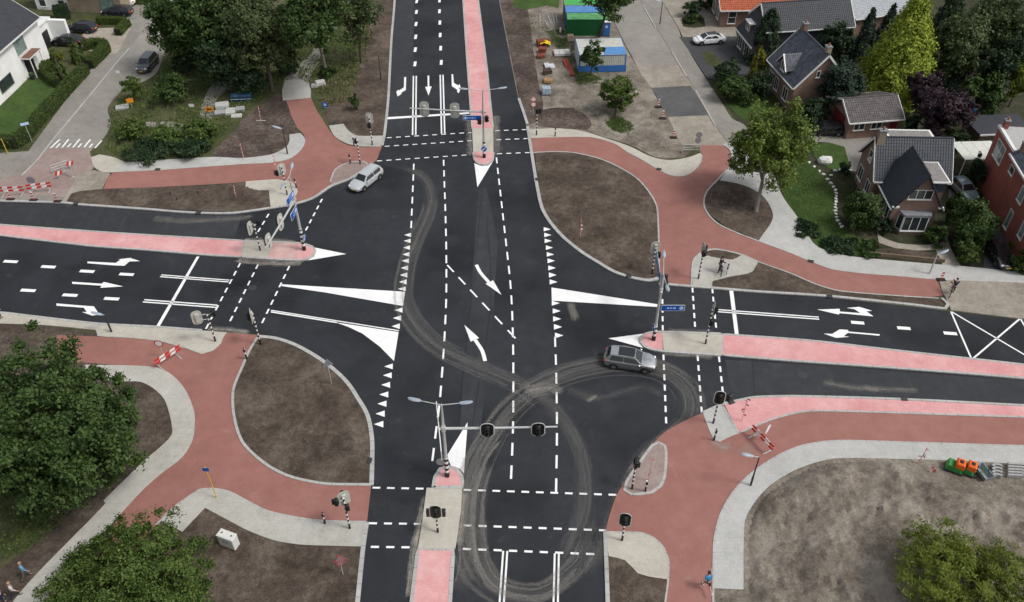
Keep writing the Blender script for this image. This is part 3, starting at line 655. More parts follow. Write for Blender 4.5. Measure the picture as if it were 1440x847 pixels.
def curved_arrow(shaft, head):
    pts = smooth_line(world_pts(shaft))
    ribbon('turn_arrow', None, 0.30, ZP, M_PAINT, parent=road, pts=pts, zb=0.002)
    paint('turn_arrow_head', head, ZP + 0.003)
curved_arrow(Z(540, 200, [(512, 680), (532, 720), (582, 778)]), Z(540, 200, [(563, 785), (605, 766), (650, 846)]))
curved_arrow(Z(540, 400, [(560, 425), (545, 370), (505, 308)]), Z(540, 400, [(445, 225), (527, 298), (480, 318)]))
# west arm
for px in [(15, 368), (68, 375.4), (122.6, 381.7), (178, 386), (39.6, 408.6), (98.5, 415.3), (157, 420.3), (-38, 360), (-20, 400)]:
    dash_at('lane_block', G(*px), R(-4.5), 1.3 * U, 0.36 * U)
paint('lane_arrow', [(123, 368), (162.5, 370), (169.5, 365.5), (166, 365), (183, 363), (197, 367.5), (182, 368), (175, 374), (160, 373.4), (123, 370.4)])
paint('lane_arrow', [(101.5, 396.5), (143, 399.2), (146, 396.7), (173, 403), (141, 405), (143, 402), (101.5, 399.3)])
paint('lane_arrow', [(79.4, 427), (119, 430.2), (132, 431), (138, 440), (144, 442), (129.5, 444), (115, 439), (122, 439), (118, 433), (79.4, 430.2)])
paint('stop_line', [(276.6, 361), (280.5, 361), (223.5, 461), (218.5, 461)])
double([(226, 388), (322, 395.5)], 0.12, 0.24); double([(202, 423.2), (305, 431)], 0.14, 0.28)
for px in ([(378, 301), (360, 331)], [(338, 370), (291, 460)], [(363, 372), (319, 461)], [(453, 280), (429, 326)], [(407, 374.5), (364, 464)]):
    dashed(px, 0.62, 0.52, 0.15, name='crossing_dash')
paint('nose_triangle', [(441, 348), (487, 357.4), (433, 366.4), (441, 361.5), (444.6, 354)])
# east arm
for px in [(1206, 454), (1271, 461.7), (1336.4, 469)]:
    dash_at('lane_block', G(*px), R(-6), 1.05 * U, 0.36 * U)
paint('lane_arrow', Z(960, 400, [(745, 140), (870, 136), (871, 151), (985, 160), (952, 138), (908, 131), (978, 125), (1050, 147), (1018, 150), (1057, 178), (870, 160), (865, 168)]))
paint('lane_arrow', Z(960, 400, [(780, 273), (828, 275), (870, 250), (915, 253), (920, 262), (1092, 277), (1090, 285), (915, 269), (893, 288), (925, 291), (850, 297)]))
paint('stop_line', [(1025.5, 407.6), (1031, 407.9), (1039, 472.5), (1033.6, 472)])
double([(1008, 437), (1151.6, 447.7)], 0.13, 0.26)
for px in ([(931.5, 421), (932, 462)], [(933, 499), (937, 599)], [(973.7, 405), (978, 468)], [(981, 500), (987, 582)], [(1001.6, 406), (1008, 470)], [(1011, 501.5), (1018, 566)]):
    dashed(px, 0.62, 0.46, 0.15, name='crossing_dash')
paint('nose_triangle', [(855.4, 476), (906, 469.3), (899.7, 475.6), (900.4, 483), (905, 489.6)])
for px in ([(1337, 438), (1366.6, 506)], [(1366.6, 506), (1434.7, 448)], [(1337, 438), (1478, 521)], [(1434.7, 448), (1478, 521)]):
    line(px, 0.14, name='box_line')
# south arm
for px in ([(524, 686), (600, 687.5)], [(652, 689), (862, 696)], [(519, 736), (592, 737)], [(652, 739), (850, 746)], [(500, 769), (585, 770)], [(651, 772), (848, 780)]):
    dashed(px, *CROSS, name='crossing_dash')
double([(710.5, 775), (704, 870)], 0.12, 0.26); double([(783, 778.5), (781, 870)], 0.12, 0.26)
paint('nose_triangle', [(657.6, 594), (652.3, 666), (646, 659), (634, 655), (628.5, 641)])
# hatched threshold of the street top left
line([(68, 208.6), (137, 208.6)], 0.12, name='threshold_line')
Q = lambda x, y: (x / 7.7, 180 + y / 7.7)
for x0, y0, x1, y1 in ((540, 222, 640, 128), (600, 218, 645, 172), (665, 215, 735, 128), (725, 212, 762, 172), (782, 215, 857, 125), (838, 215, 878, 172), (905, 212, 972, 128), (962, 215, 995, 175), (1020, 222, 1095, 140)):
    a, b = Q(x0, y0), Q(x1, y1)
    o = sheet('threshold_bar', [a, (a[0] + 2.2, a[1]), (b[0] + 2.2, b[1]), b], 0.046, M_PAINT, parent=road, smooth=False, depth=0.01)
# ------------------------------------------------------------------ dust dragged over the asphalt
def dust_mat(name, col, fine):
    m, nt, b = nodes(name)
    tc = N(nt, 'ShaderNodeTexCoord')
    at = N(nt, 'ShaderNodeAttribute', attribute_name='fade')
    am = N(nt, 'ShaderNodeAttribute', attribute_name='amount')
    uv = N(nt, 'ShaderNodeAttribute', attribute_name='streak')
    nz = N(nt, 'ShaderNodeTexNoise', Scale=1.0, Detail=7.0, Roughness=0.75)
    nt.links.new(uv.outputs['Vector'], nz.inputs['Vector'])
    n2 = N(nt, 'ShaderNodeTexNoise', Scale=fine, Detail=7.0, Roughness=0.7)
    nt.links.new(tc.outputs['Object'], n2.inputs['Vector'])
    s = N(nt, 'ShaderNodeMath', operation='MULTIPLY_ADD'); s.inputs[1].default_value = 1.5
    nt.links.new(nz.outputs[0], s.inputs[0]); nt.links.new(n2.outputs[0], s.inputs[2])
    f = N(nt, 'ShaderNodeMath', operation='ADD')
    nt.links.new(s.outputs[0], f.inputs[0]); nt.links.new(at.outputs['Fac'], f.inputs[1])
    mr = N(nt, 'ShaderNodeMapRange')
    mr.inputs['From Min'].default_value = 1.72; mr.inputs['From Max'].default_value = 2.6
    nt.links.new(f.outputs[0], mr.inputs['Value'])
    g = N(nt, 'ShaderNodeMath', operation='MULTIPLY')
    nt.links.new(mr.outputs[0], g.inputs[0]); nt.links.new(am.outputs['Fac'], g.inputs[1])
    e = N(nt, 'ShaderNodeMath', operation='MINIMUM')
    k = N(nt, 'ShaderNodeMath', operation='MULTIPLY'); k.inputs[1].default_value = 5.0
    nt.links.new(at.outputs['Fac'], k.inputs[0]); nt.links.new(g.outputs[0], e.inputs[0]); nt.links.new(k.outputs[0], e.inputs[1])
    b.inputs['Base Color'].default_value = (*col, 1)
    b.inputs['Roughness'].default_value = 1.0
    nt.links.new(e.outputs[0], b.inputs['Alpha'])
    return m
M_DUST = dust_mat('dust', (.28, .265, .24), 4.5)
M_DUSTP = dust_mat('dust_patch', (.38, .35, .305), 1.1)
def dust(px, width, strength, z, mat=None, rows=9):
    """a smear of dry dust: streaky along its length and fading at its edges"""
    pts = smooth_line(world_pts(px), step=0.7, corner=170)
    vs, fs, fade, st = [], [], [], []
    n = len(pts); d0 = 0.0
    seed = random.Random(int(px[0][0] * 7 + px[0][1]))
    ph = seed.random() * 40
    ws = [v * U for v in (width if isinstance(width, (list, tuple)) else [width])]
    for i, p in enumerate(pts):
        if i: d0 += (p - pts[i - 1]).length
        d = (pts[min(i + 1, n - 1)] - pts[max(i - 1, 0)]).normalized()
        q = Vector((-d.y, d.x, 0))
        t = i / (n - 1)
        k = t * (len(ws) - 1); j = min(int(k), len(ws) - 2) if len(ws) > 1 else 0
        w = ws[j] + (ws[j + 1] - ws[j]) * (k - j) if len(ws) > 1 else ws[0]
        end = min(1, t / 0.06, (1 - t) / 0.06)
        for r in range(rows):
            u = r / (rows - 1) - 0.5
            v = p + q * u * w
            vs.append((v.x, v.y, z))
            e = (1 - abs(u * 2)) ** 0.7 if abs(u) < .499 else 0.0
            fade.append(max(0, e) * end)
            st.append((d0 * 0.32 + ph, u * w * 4.5, ph))
    for i in range(n - 1):
        for r in range(rows - 1):
            a = i * rows + r
            fs.append((a, a + rows, a + rows + 1, a + 1))
    o = mesh_obj('dust_track', vs, fs, mat or M_DUST, road)
    me = o.data
    a = me.attributes.new('fade', 'FLOAT', 'POINT'); a.data.foreach_set('value', fade)
    a = me.attributes.new('amount', 'FLOAT', 'POINT'); a.data.foreach_set('value', [min(1.0, strength * 1.2)] * len(fade))
    a = me.attributes.new('streak', 'FLOAT_VECTOR', 'POINT'); a.data.foreach_set('vector', [c for v in st for c in v])
    return o
def tracks(px, width, n, seed, strength=0.34, base=0.24, z=0.010):
    """dust dragged by turning tyres: a thin veil with many narrow lines in it"""
    rr = random.Random(seed)
    dust(px, width, base, z)
    P = smooth_line(world_pts(px), step=2.0, corner=170)
    for k in range(n):
        o = rr.uniform(-.46, .46) * width * U; w = rr.uniform(.25, .7)
        a, b = rr.uniform(0, .3), rr.uniform(.65, 1.0); m = len(P)
        q = []
        for i in range(int(a * m), max(int(a * m) + 4, int(b * m))):
            i = min(i, m - 1)
            d = (P[min(i + 1, m - 1)] - P[max(i - 1, 0)]).normalized()
            v = P[i] + Vector((-d.y, d.x, 0)) * (o + .12 * math.sin(i * .5 + k))
            if not q or (v - q[-1]).length > .3: q.append(v)
        if len(q) > 4: dust([PX(v) for v in q], w, strength * rr.uniform(.45, 1.1), z + .0004 * (k + 1))
tracks([(528, 240), (552, 236), (575, 238), (597, 250), (607, 275), (603, 300), (590, 330), (578, 360), (570, 395), (570, 425), (585, 455), (615, 485), (655, 506), (700, 525), (745, 545), (785, 582), (812, 625), (822, 672), (818, 722), (795, 778), (760, 830)], 2.2, 6, 1)
tracks([(780, 880), (720, 838), (676, 805), (660, 765), (658, 720), (668, 668), (690, 620), (722, 575), (760, 546), (800, 528), (850, 517), (905, 517), (945, 530), (968, 555), (968, 585), (940, 612), (905, 645), (880, 690), (860, 740), (835, 790), (800, 840)], 2.3, 7, 2, z=0.016)
tracks([(690, 640), (676, 680), (672, 730), (678, 780), (700, 820), (760, 832), (815, 790), (838, 720)], 2.0, 6, 3, .5, .2, 0.022)
tracks([(640, 845), (655, 800), (652, 740), (655, 690), (672, 640), (720, 580)], 1.8, 5, 4, .5, .22, 0.026)
tracks([(790, 545), (840, 560), (905, 545), (940, 560)], 1.5, 3, 5, .4, .15, 0.024)
dust([(725, 558), (745, 550), (775, 546), (793, 560)], 2.2, 0.75, 0.030)
dust([(985, 590), (960, 600), (925, 628), (900, 658), (880, 690), (868, 730)], [1.0, 2.0, 1.2], 0.95, 0.027, M_DUSTP)
for px, w, k in (([(604, 690), (592, 735), (584, 775), (576, 850)], 1.3, .8), ([(652, 685), (650, 730), (642, 775)], 1.2, .75), ([(663, 160), (662, 190), (664, 222)], 1.9, .5), ([(697, 160), (697, 190), (698, 222)], 1.9, .45),
    ([(325, 366), (360, 369), (400, 371), (432, 368)], 1.5, .75), ([(335, 337), (380, 338), (420, 341)], 1.1, .55), ([(930, 465), (970, 467), (1012, 469)], 1.2, .5), ([(925, 496), (970, 499), (1014, 503)], 1.1, .55),
    ([(210, 306), (260, 311), (320, 308), (360, 305)], 1.6, .28), ([(285, 463), (320, 464), (360, 468)], 1.1, .65), ([(1150, 536), (1210, 546), (1300, 549)], 1.2, .3), ([(1200, 542), (1232, 547), (1245, 547)], 1.1, .75),
    ([(800, 420), (806, 440), (812, 458)], 1.2, .45), ([(815, 560), (828, 563), (845, 552)], 1.0, .5), ([(150, 468), (200, 466), (250, 466)], .6, .35), ([(995, 612), (1015, 630), (1040, 625)], 1.6, .5), ([(1030, 645), (1045, 635), (1070, 625)], 2.0, .35)):
    dust(px, w, k, 0.052 if px[0][0] > 990 and px[0][1] > 600 else 0.0085, M_DUSTP)
# greyer paving lanes with a seam between them
def lane(px, label):
    o = sheet('asphalt_lane', px, 0.002, M_ASPH_B, label, smooth=False, depth=0.02)
lane([(673, 265), (684, 264), (700, 340), (694, 440), (676, 600), (668, 690), (640, 690), (647, 600), (660, 440), (668, 340)], 'slightly greyer asphalt lane in the middle of the crossing')
lane([(557, -60), (583, -60), (581, 105), (580, 190), (545, 190), (550, 100)], 'greyer asphalt left turn lane of the north arm')
lane([(0, 286), (110, 288), (200, 296), (300, 303), (340, 302), (330, 336), (150, 326), (0, 314)], 'greyer asphalt lane north of the west median')
lane([(1020, 506), (1200, 518), (1440, 536), (1440, 568), (1260, 560), (1112, 556), (1030, 564)], 'greyer asphalt lane south of the east median')
for px in ([(545 / 3.94 + 540, 267), (663, 420), (644, 590)], [(684, 300), (690, 420), (664, 600)], [(1058, 505), (1060, 540), (1062, 558)], [(125, 348), (113, 374)], [(300, 372), (290, 400)]):
    ribbon('asphalt_seam', px, 0.05, 0.0045, plain('bitumen_seam', (.010, .010, .011), .5), parent=road, zb=0.001)
# manholes and gullies
M_IRON = plain('cast_iron', (.05, .05, .05), 0.7, 0.3)
for i, (x, y) in enumerate([(355, 405), (1129, 528)]):
    p = G(x, y)
    mb = MB(); mb.lathe([(0.42, 0.0), (0.42, 0.012), (0.36, 0.014)], 20, 0, (0, 0, 0))
    o = mb.build('manhole_cover', M_IRON, road); o.location = (p.x, p.y, 0.0)
for (x, y, a) in [(107, 287.6, 0), (279, 300.6, -3), (884, 389.5, -18), (1166, 418, -6), (1271, 562.5, 0), (755, 253.5, 100), (519.6, 649, 85), (222, 239.3, 2), (926.5, 239, -25), (1140, 368.5, -18), (1028, 567, 22)]:
    p = G(x, y)
    mb = MB(); mb.box(-0.28, 0.28, -0.2, 0.2, 0.0, 0.13); mb.box(-0.2, 0.2, -0.16, 0.16, 0.13, 0.135)
    o = mb.build('gully_grate', M_IRON, road); o.location = (p.x, p.y, 0); o.rotation_euler = (0, 0, R(a))
# ================================================================== STREET FURNITURE
M_BLACK = plain('black_paint', (.012, .012, .013), 0.45)
M_WHITE = plain('white_paint', (.74, .74, .72), 0.5, var=0.06)
M_SIGGREY = plain('signal_grey', (.46, .46, .41), 0.5, var=0.08)
M_GALV = plain('galvanised_steel', (.50, .51, .50), 0.45, 0.25, var=0.08)
M_ALU = plain('aluminium', (.34, .37, .40), 0.4, 0.5)
M_DKSTEEL = plain('dark_steel', (.035, .037, .042), 0.5, 0.2)
M_BLUE = plain('sign_blue', (.010, .085, .40), 0.4, var=0.06)
M_LBLUE = plain('pale_blue_print', (.45, .60, .78), 0.5)
M_REDP = plain('red_paint', (.55, .030, .025), 0.45, var=0.08)
M_PINKT = plain('red_white_tape', (.70, .34, .33), 0.6, var=0.25, scale=9)
M_RUBBER = plain('rubber', (.018, .018, .018), 0.8)
M_YELLOW = plain('yellow_paint', (.62, .42, .05), 0.5)
M_ORANGE = plain('orange_board', (.75, .27, .01), 0.5, var=0.06)
M_LAMP = plain('lamp_glass', (.30, .35, .41), 0.35)
M_LENS_R = plain('red_lens', (.14, .012, .01), 0.2)
M_LENS_A = plain('amber_lens', (.17, .08, .01), 0.2)
M_LENS_G = plain('green_lens', (.01, .10, .07), 0.2)

def base_of(px, z=0.09): return G(px[0], px[1], z)
def add_stripes(mb, h0, h, r=0.062, black0=0.55, band=0.21, n=10):
    """black foot, then alternate white and black bands"""
    z = h0; first = True; k = 0
    while z < h - 1e-4:
        d = black0 if first else band
        z1 = min(h, z + d)
        mb.tube([(0, 0, z), (0, 0, z1)], r * (1.12 if first else 1.0), n, 0 if (first or k % 2 == 0) else 1, cap=(z1 >= h - 1e-4 or first))
        first = False; k += 1; z = z1
    return mb
def striped_pole(parent, h, r=0.062, top=None):
    mb = MB(); hs = top if top else h
    add_stripes(mb, 0, hs, r)
    if h > hs: mb.tube([(0, 0, hs), (0, 0, h)], r * 0.85, 10, 2)
    return mb.build('pole', [M_BLACK, M_WHITE, M_GALV], parent, smooth=40)
def rounded(w, h, r, n=5):
    out = []
    for cx, cz, a0 in ((w / 2 - r, h / 2 - r, 0), (-w / 2 + r, h / 2 - r, 90), (-w / 2 + r, -h / 2 + r, 180), (w / 2 - r, -h / 2 + r, 270)):
        for k in range(n + 1):
            a = R(a0 + 90 * k / n)
            out.append((cx + r * math.cos(a), cz + r * math.sin(a)))
    return out
def plate(mb, outline, y0, y1, mf, mbk, ms=None, c=(0, 0, 0)):
    """an upright plate: outline in x,z; front face at y0 (towards -y), back at y1"""
    n = len(outline)
    vs = [(c[0] + x, c[1] + y0, c[2] + z) for x, z in outline] + [(c[0] + x, c[1] + y1, c[2] + z) for x, z in outline]
    mb.add(vs, [tuple(range(n))], mf)
    mb.add(vs, [tuple(reversed(range(n, 2 * n)))], mbk)
    mb.add(vs, [((i + 1) % n, i, n + i, n + (i + 1) % n) for i in range(n)], mbk if ms is None else ms)
def signal_head(parent, c, rz=0.0, board=True, n=3, scale=1.0, bw=0.86, bh=1.5):
    """a traffic light facing local -y at point c, with backing board, housing, lenses and visors"""
    M = Matrix.Translation(c) @ Matrix.Rotation(rz, 4, 'Z') @ Matrix.Scale(scale, 4)
    def put(mb, name, mats, par, sm=40):
        mb.v = [M @ v for v in mb.v]
        return mb.build(name, mats, par, smooth=sm)
    if board:
        mb = MB()
        plate(mb, rounded(bw, bh, 0.36), 0.0, 0.03, 1, 0)
        plate(mb, rounded(bw * 0.88, bh * 0.93, 0.31), -0.012, -0.002, 2, 2)
        put(mb, 'backing_board', [M_SIGGREY, M_WHITE, M_BLACK], parent)
    mb = MB()
    hh = 0.31 * n / 2 + 0.02
    mb.cbox(-0.16, 0.16, -0.16, -0.012 if board else 0.1, -hh, hh, 0.03, 0)
    if board: mb.cbox(-0.15, 0.15, 0.03, 0.17, -hh, hh, 0.03, 1)
    hs = put(mb, 'lamp_housing', [M_BLACK, M_SIGGREY], parent)
    for k in range(n):
        z = (n - 1) / 2 * 0.31 - k * 0.31
        mb = MB()
        t = [(math.cos(2 * PI * i / 12) * 0.11, math.sin(2 * PI * i / 12) * 0.11 + z) for i in range(12)]
        plate(mb, t, -0.175, -0.162, 0, 0)
        put(mb, 'lens', [[M_LENS_R, M_LENS_A, M_LENS_G][k if n == 3 else (0, 2)[k]]], hs)
        mb = MB()
        arc = [R(-20 + 220 * i / 8) for i in range(9)]
        vs, fs = [], []
        for r in (0.135, 0.12):
            for yy in (-0.16, -0.36):
                for a in arc: vs.append((r * math.cos(a), yy * (1.0 if math.sin(a) > -0.1 else 0.8), z + r * math.sin(a)))
        for i in range(8):
            fs += [(i, i + 1, 9 + i + 1, 9 + i), (18 + i + 1, 18 + i, 27 + i, 27 + i + 1), (9 + i, 9 + i + 1, 27 + i + 1, 27 + i)]
        mb.add(vs, fs)
        put(mb, 'visor', [M_BLACK], hs)
    return hs
def bracket(parent, a, b, r=0.03):
    mb = MB(); mb.tube([a, b], r, 6); return mb.build('bracket', M_GALV, parent)

SIG = 'traffic signals on striped posts'
def signal_post(px, h, face, label, small=(), board=True, head_dx=0.0, z=0.10, bz=None, name='traffic_signal'):
    p = base_of(px, z)
    t = thing(name, label, 'traffic light', p, R(face), SIG); t.scale = (U * 1.04,) * 3
    striped_pole(t, h)
    hz = (bz if bz else h - 0.25)
    if board:
        signal_head(t, (head_dx, -0.14, hz), 0, scale=0.88)
        bracket(t, (0, 0, hz - 0.3), (head_dx, -0.1, hz - 0.3)); bracket(t, (0, 0, hz + 0.2), (head_dx, -0.1, hz + 0.2))
    for (dx, dz, rz) in small:
        signal_head(t, (dx, 0, dz), R(rz), board=False, n=2, scale=0.82)
        bracket(t, (0, 0, dz), (dx * 0.6, 0, dz))
    return t
signal_post((615.8, 748.7), 2.6, 0, 'black faced signal on the cream refuge of the south median', small=((-0.5, 2.1, 90), (0.5, 2.1, -90)))
signal_post((874.8, 759.8), 2.6, -12, 'black faced signal on the sandy lobe beside the running path')
signal_post((888.7, 687.5), 2.6, 80, 'small two-lamp signal on the brick triangle island', small=((0.0, 2.55, 0), (0.28, 2.45, 60)), board=False)
signal_post((1003, 595), 3.0, -8, 'black faced signal at the end of the pink east strip', small=((0.62, 2.7, 130),), head_dx=-0.0)
signal_post((992, 483.7), 3.5, 78, 'signal seen from the side on the cream east median refuge', small=((-0.55, 2.75, 0), ), head_dx=0.35)
signal_post((982, 392), 3.0, 95, 'signal seen edge on beside the person with the bicycle', small=((-0.15, 2.8, -60),), head_dx=0.45)
signal_post((917, 385), 2.9, 180, 'signal showing its grey back on the north-east soil island', small=((-0.4, 2.0, 90),))
signal_post((754.5, 190), 2.9, 40, 'dark signal on the footpath right of the north arm', small=((0.0, 2.75, 0), (0.4, 2.65, 90)), board=False)
signal_post((523.6, 203.8), 3.2, 176, 'signal showing a pale oval back left of the north arm', small=((0.0, 2.2, 90),))
signal_post((506.6, 231), 2.8, -60, 'slim two-lamp signal above the island beside the silver estate car', small=((-0.25, 2.5, 0),), board=False)
signal_post((404, 274), 3.0, 215, 'pale backed signal on the north-west paved waiting area', small=((0.5, 2.6, 60),))
signal_post((366, 352.4), 3.0, 256, 'pale backed signal on the dusty west median refuge', small=((-0.55, 2.6, 180),), head_dx=0.5)
signal_post((303, 480), 2.9, 205, 'large pale backed signal on the south-west waiting corner', small=((-0.45, 2.75, 120),), head_dx=0.75)
signal_post((366.5, 484), 3.2, -75, 'edge-on black signal at the tip of the oval soil island', head_dx=0.0)
signal_post((492, 743), 3.2, 205, 'pale backed signal at the end of the footpath past the cabinet', small=((0.42, 3.0, 60), (-0.1, 2.2, 180)), head_dx=-0.05)

def button_post(px, label, h=1.15, z=0.09):
    p = base_of(px, z)
    t = thing('push_button_post', label, 'bollard', p, 0, 'striped push button posts'); t.scale = (U,) * 3
    striped_pole(t, h, 0.06)
    mb = MB(); mb.cbox(-0.07, 0.07, -0.13, -0.05, h - 0.32, h - 0.05, 0.02)
    mb.build('push_button', M_BLACK, t)
for px, h, l in (((907.4, 691), 1.15, 'short striped push button post on the brick triangle island'), ((1004, 619), 1.2, 'short striped post at the inner end of the paved wedge'),
                 ((780.6, 191.6), 1.2, 'short striped post on the footpath right of the north arm'), ((492.7, 230), 1.2, 'short striped post on the island beside the silver estate car'),
                 ((416.7, 264), 1.2, 'short striped post on the north-west paved waiting area'), ((347, 505), 1.2, 'short striped post on the kerb of the oval soil island'), ((457, 736.4), 1.2, 'short striped post by the footpath past the cabinet'),
                 ((498, 205), 1.1, 'short striped post beside the oval backed north-west signal')):
    button_post(px, l, h)

# ---- the four gantries
def print_lines(mb, w, h, y, mi, rows=2, seed=1, x0=None):
    """rows of small print too far away to read, as flat white strokes"""
    rnd = random.Random(seed)
    for r in range(rows):
        z = h / 2 - h * (r + 0.5) / rows
        x = (-w / 2 + 0.12) if x0 is None else x0
        while x < w / 2 - 0.35:
            L = rnd.uniform(0.12, 0.3)
            mb.box(x, x + L, y - 0.004, y, z - h / rows * 0.16, z + h / rows * 0.16, mi)
            x += L + 0.07
def blue_sign(parent, c, rz, w, h, seed=1, icon=-1, two=False):
    mb = MB()
    plate(mb, rounded(w, h, 0.06, 2), -0.02, 0.02, 1, 2)
    plate(mb, rounded(w - 0.07, h - 0.07, 0.05, 2), -0.026, -0.021, 0, 0)
    M = Matrix.Translation(c) @ Matrix.Rotation(rz, 4, 'Z')
    mb.v = [M @ v for v in mb.v]
    s = mb.build('direction_sign', [M_BLUE, M_WHITE, M_GALV], parent)
    mb = MB()
    t = [(math.cos(2 * PI * i / 14) * h * 0.30 + icon * (w / 2 - h * 0.45), math.sin(2 * PI * i / 14) * h * 0.30) for i in range(14)]
    plate(mb, t, -0.032, -0.028, 0, 0)
    print_lines(mb, w - h * 1.1, h * 0.7, -0.028, 0, 2 if two else 1, seed)
    mb.v = [M @ v for v in mb.v]
    mb.build('sign_print', M_LBLUE, s)['kind'] = 'stuff'
    return s
def luminaire(parent, a, b):
    """bracket arm from a to b with a flat street light head at b"""
    a, b = Vector(a), Vector(b)
    d = (b - a).normalized()
    mb = MB(); mb.tube([a, b], [0.035, 0.028], 6)
    arm = mb.build('lamp_arm', M_GALV, parent, smooth=40)
    q = Vector((-d.y, d.x, 0)).normalized()
    prof = [(0.0, 0.05), (0.12, 0.13), (0.45, 0.16), (0.75, 0.12), (0.86, 0.03)]
    vs, fs = [], []
    for x, w in prof:
        c = b + d * (x - 0.1)
        for k, (u, z) in enumerate(((-1, 0), (-0.7, 0.06), (0, 0.09), (0.7, 0.06), (1, 0), (0.6, -0.035), (-0.6, -0.035))):
            vs.append(c + q * w * u + Vector((0, 0, z)))
    for i in range(4):
        for k in range(7):
            l = (k + 1) % 7
            fs.append((i * 7 + k, (i + 1) * 7 + k, (i + 1) * 7 + l, i * 7 + l))
    fs += [tuple(range(7)), tuple(reversed(range(28, 35)))]
    mesh_obj('lamp_head', vs, fs, M_LAMP, arm, smooth=50)
GANTRY = 'signal gantries with twin lamps'
def gantry(px, label, arm_end, arm_z, top_y, lamps, stripes=2.2, boards=(), face=0, bsize=(.95, 1.7)):
    p = base_of(px, 0.12)
    t = thing('signal_gantry', label, 'signal gantry', p, 0, GANTRY); t.scale = (U,) * 3
    H = height_at(px[0], px[1], top_y, 0.12) / U
    mb = MB(); add_stripes(mb, 0, stripes, 0.15, 0.5, 0.24, 14); mb.build('striped_base', [M_BLACK, M_WHITE], t, smooth=40)
    mb = MB()
    mb.tube([(0, 0, stripes), (0, 0, stripes + 0.3), (0, 0, arm_z), (0, 0, H)], [0.16, 0.12, 0.10, 0.06], 12)
    mb.build('pole', M_GALV, t, smooth=50)
    e = (G(arm_end[0], arm_end[1], arm_z * U + 0.12) - p) / U
    d = Vector((e.x, e.y, 0)); L = d.length; d.normalize()
    mb = MB(); mb.tube([-d * 0.3 + Vector((0, 0, arm_z)), d * (L * 0.5) + Vector((0, 0, arm_z)), d * L + Vector((0, 0, arm_z + 0.05))], [0.10, 0.085, 0.06], 10)
    mb.tube([Vector((0, 0, arm_z - 0.25)), Vector((0, 0, arm_z + 0.25))], 0.15, 12)
    arm = mb.build('mast_arm', M_GALV, t, smooth=50)
    for f in boards:
        c = d * (L * f) + Vector((0, 0, arm_z - 0.05))
        fa = R(face)
        n = Vector((math.sin(fa), -math.cos(fa), 0))
        signal_head(t, c + n * 0.14, fa, bw=bsize[0], bh=bsize[1])
    for lx, ly in lamps:
        b = (G(lx, ly, H * U + 0.2) - p) / U
        luminaire(t, (0, 0, H - 0.05), (b.x, b.y, b.z))
    return t, d, L, H
# north
gn, d, L, H = gantry((681, 221.5), 'signal gantry with blue sign on the north median nose', (576, 153), 5.3, 127, ((656, 125.5), (702, 124.5)), 1.9, (0.385, 0.80), 180)
blue_sign(gn, (-1.1, -0.2, 4.75), 0, 1.9, 0.55, 4)
signal_head(gn, (0.32, -0.1, 4.6), R(30), board=False, n=2); signal_head(gn, (-0.36, -0.15, 4.35), R(-30), board=False, n=2)
def keep_sign(parent, c, rz, r=0.32, back=False):
    M = Matrix.Translation(c) @ Matrix.Rotation(rz, 4, 'Z')
    mb = MB(); o = [(math.cos(2 * PI * i / 20) * r, math.sin(2 * PI * i / 20) * r) for i in range(20)]
    plate(mb, o, -0.015, 0.015, 1, 2)
    plate(mb, [(x * 0.9, z * 0.9) for x, z in o], -0.02, -0.016, 0, 0)
    s = M_ALU
    a = [(0.16, -0.16), (0.16, 0.02), (0.10, -0.04), (-0.13, 0.19), (-0.19, 0.13), (0.04, -0.10), (-0.02, -0.16)]
    plate(mb, [(-x * r / 0.32, z * r / 0.32) for x, z in reversed(a)], -0.026, -0.021, 1, 1)
    mb.v = [M @ v for v in mb.v]
    mb.build('keep_side_sign', [M_BLUE, M_WHITE, M_ALU], parent)
keep_sign(gn, (0, -0.2, 1.15), 0)
# west
gw, d, L, H = gantry((428, 351.5), 'signal gantry with two blue signs on the west median nose', (373, 351), 5.4, 248, ((409.5, 237), (399, 260)), 2.3, (0.45, 0.85), 256, (.88, 1.6))
ang = math.atan2(d.y, d.x)
for fx, fz, w, sd in ((0.95, 6.35, 1.7, 2), (0.85, 4.7, 1.5, 3)):
    blue_sign(gw, (d.x * fx + 0.14 * math.cos(ang + PI / 2), d.y * fx + 0.14 * math.sin(ang + PI / 2), fz), ang + PI, w, 0.7, sd, 1, True)
keep_sign(gw, (0.22, -0.05, 1.4), R(80))
# east
ge, d, L, H = gantry((919, 478), 'signal gantry with a blue sign on the east median nose', (929, 388), 5.2, 385, ((933.5, 362), (937.5, 402)), 1.6, (), 90)
blue_sign(ge, (1.1, -0.12, 3.55), 0, 1.85, 0.6, 7, 1)
blue_sign(ge, (d.x * 3.2 - 0.15, d.y * 3.2, 5.0), R(-92), 3.2, 0.8, 8, -1, True)
for f in (0.45, 0.85): signal_head(ge, (d.x * L * f + 0.18, d.y * L * f, 5.1), R(86))
keep_sign(ge, (-0.16, -0.1, 1.45), R(-80))
# south
gs, d, L, H = gantry((629, 669.5), 'wide signal gantry with twin lamps on the south median nose', (784, 601), 5.0, 569, ((590, 563.5), (648, 567)), 2.1, (0.385, 0.83), 0, (.92, 1.3))
mb = MB(); plate(mb, rounded(4.2, 0.95, 0.05, 2), -0.03, 0.03, 1, 0)
o = mb.build('direction_sign', [M_WHITE, M_GALV], gs); o.location = (-0.25, -0.3, 5.2); o.rotation_euler = (R(0), 0, R(-82))
keep_sign(gs, (-0.35, 0.16, 1.35), R(180), 0.36)

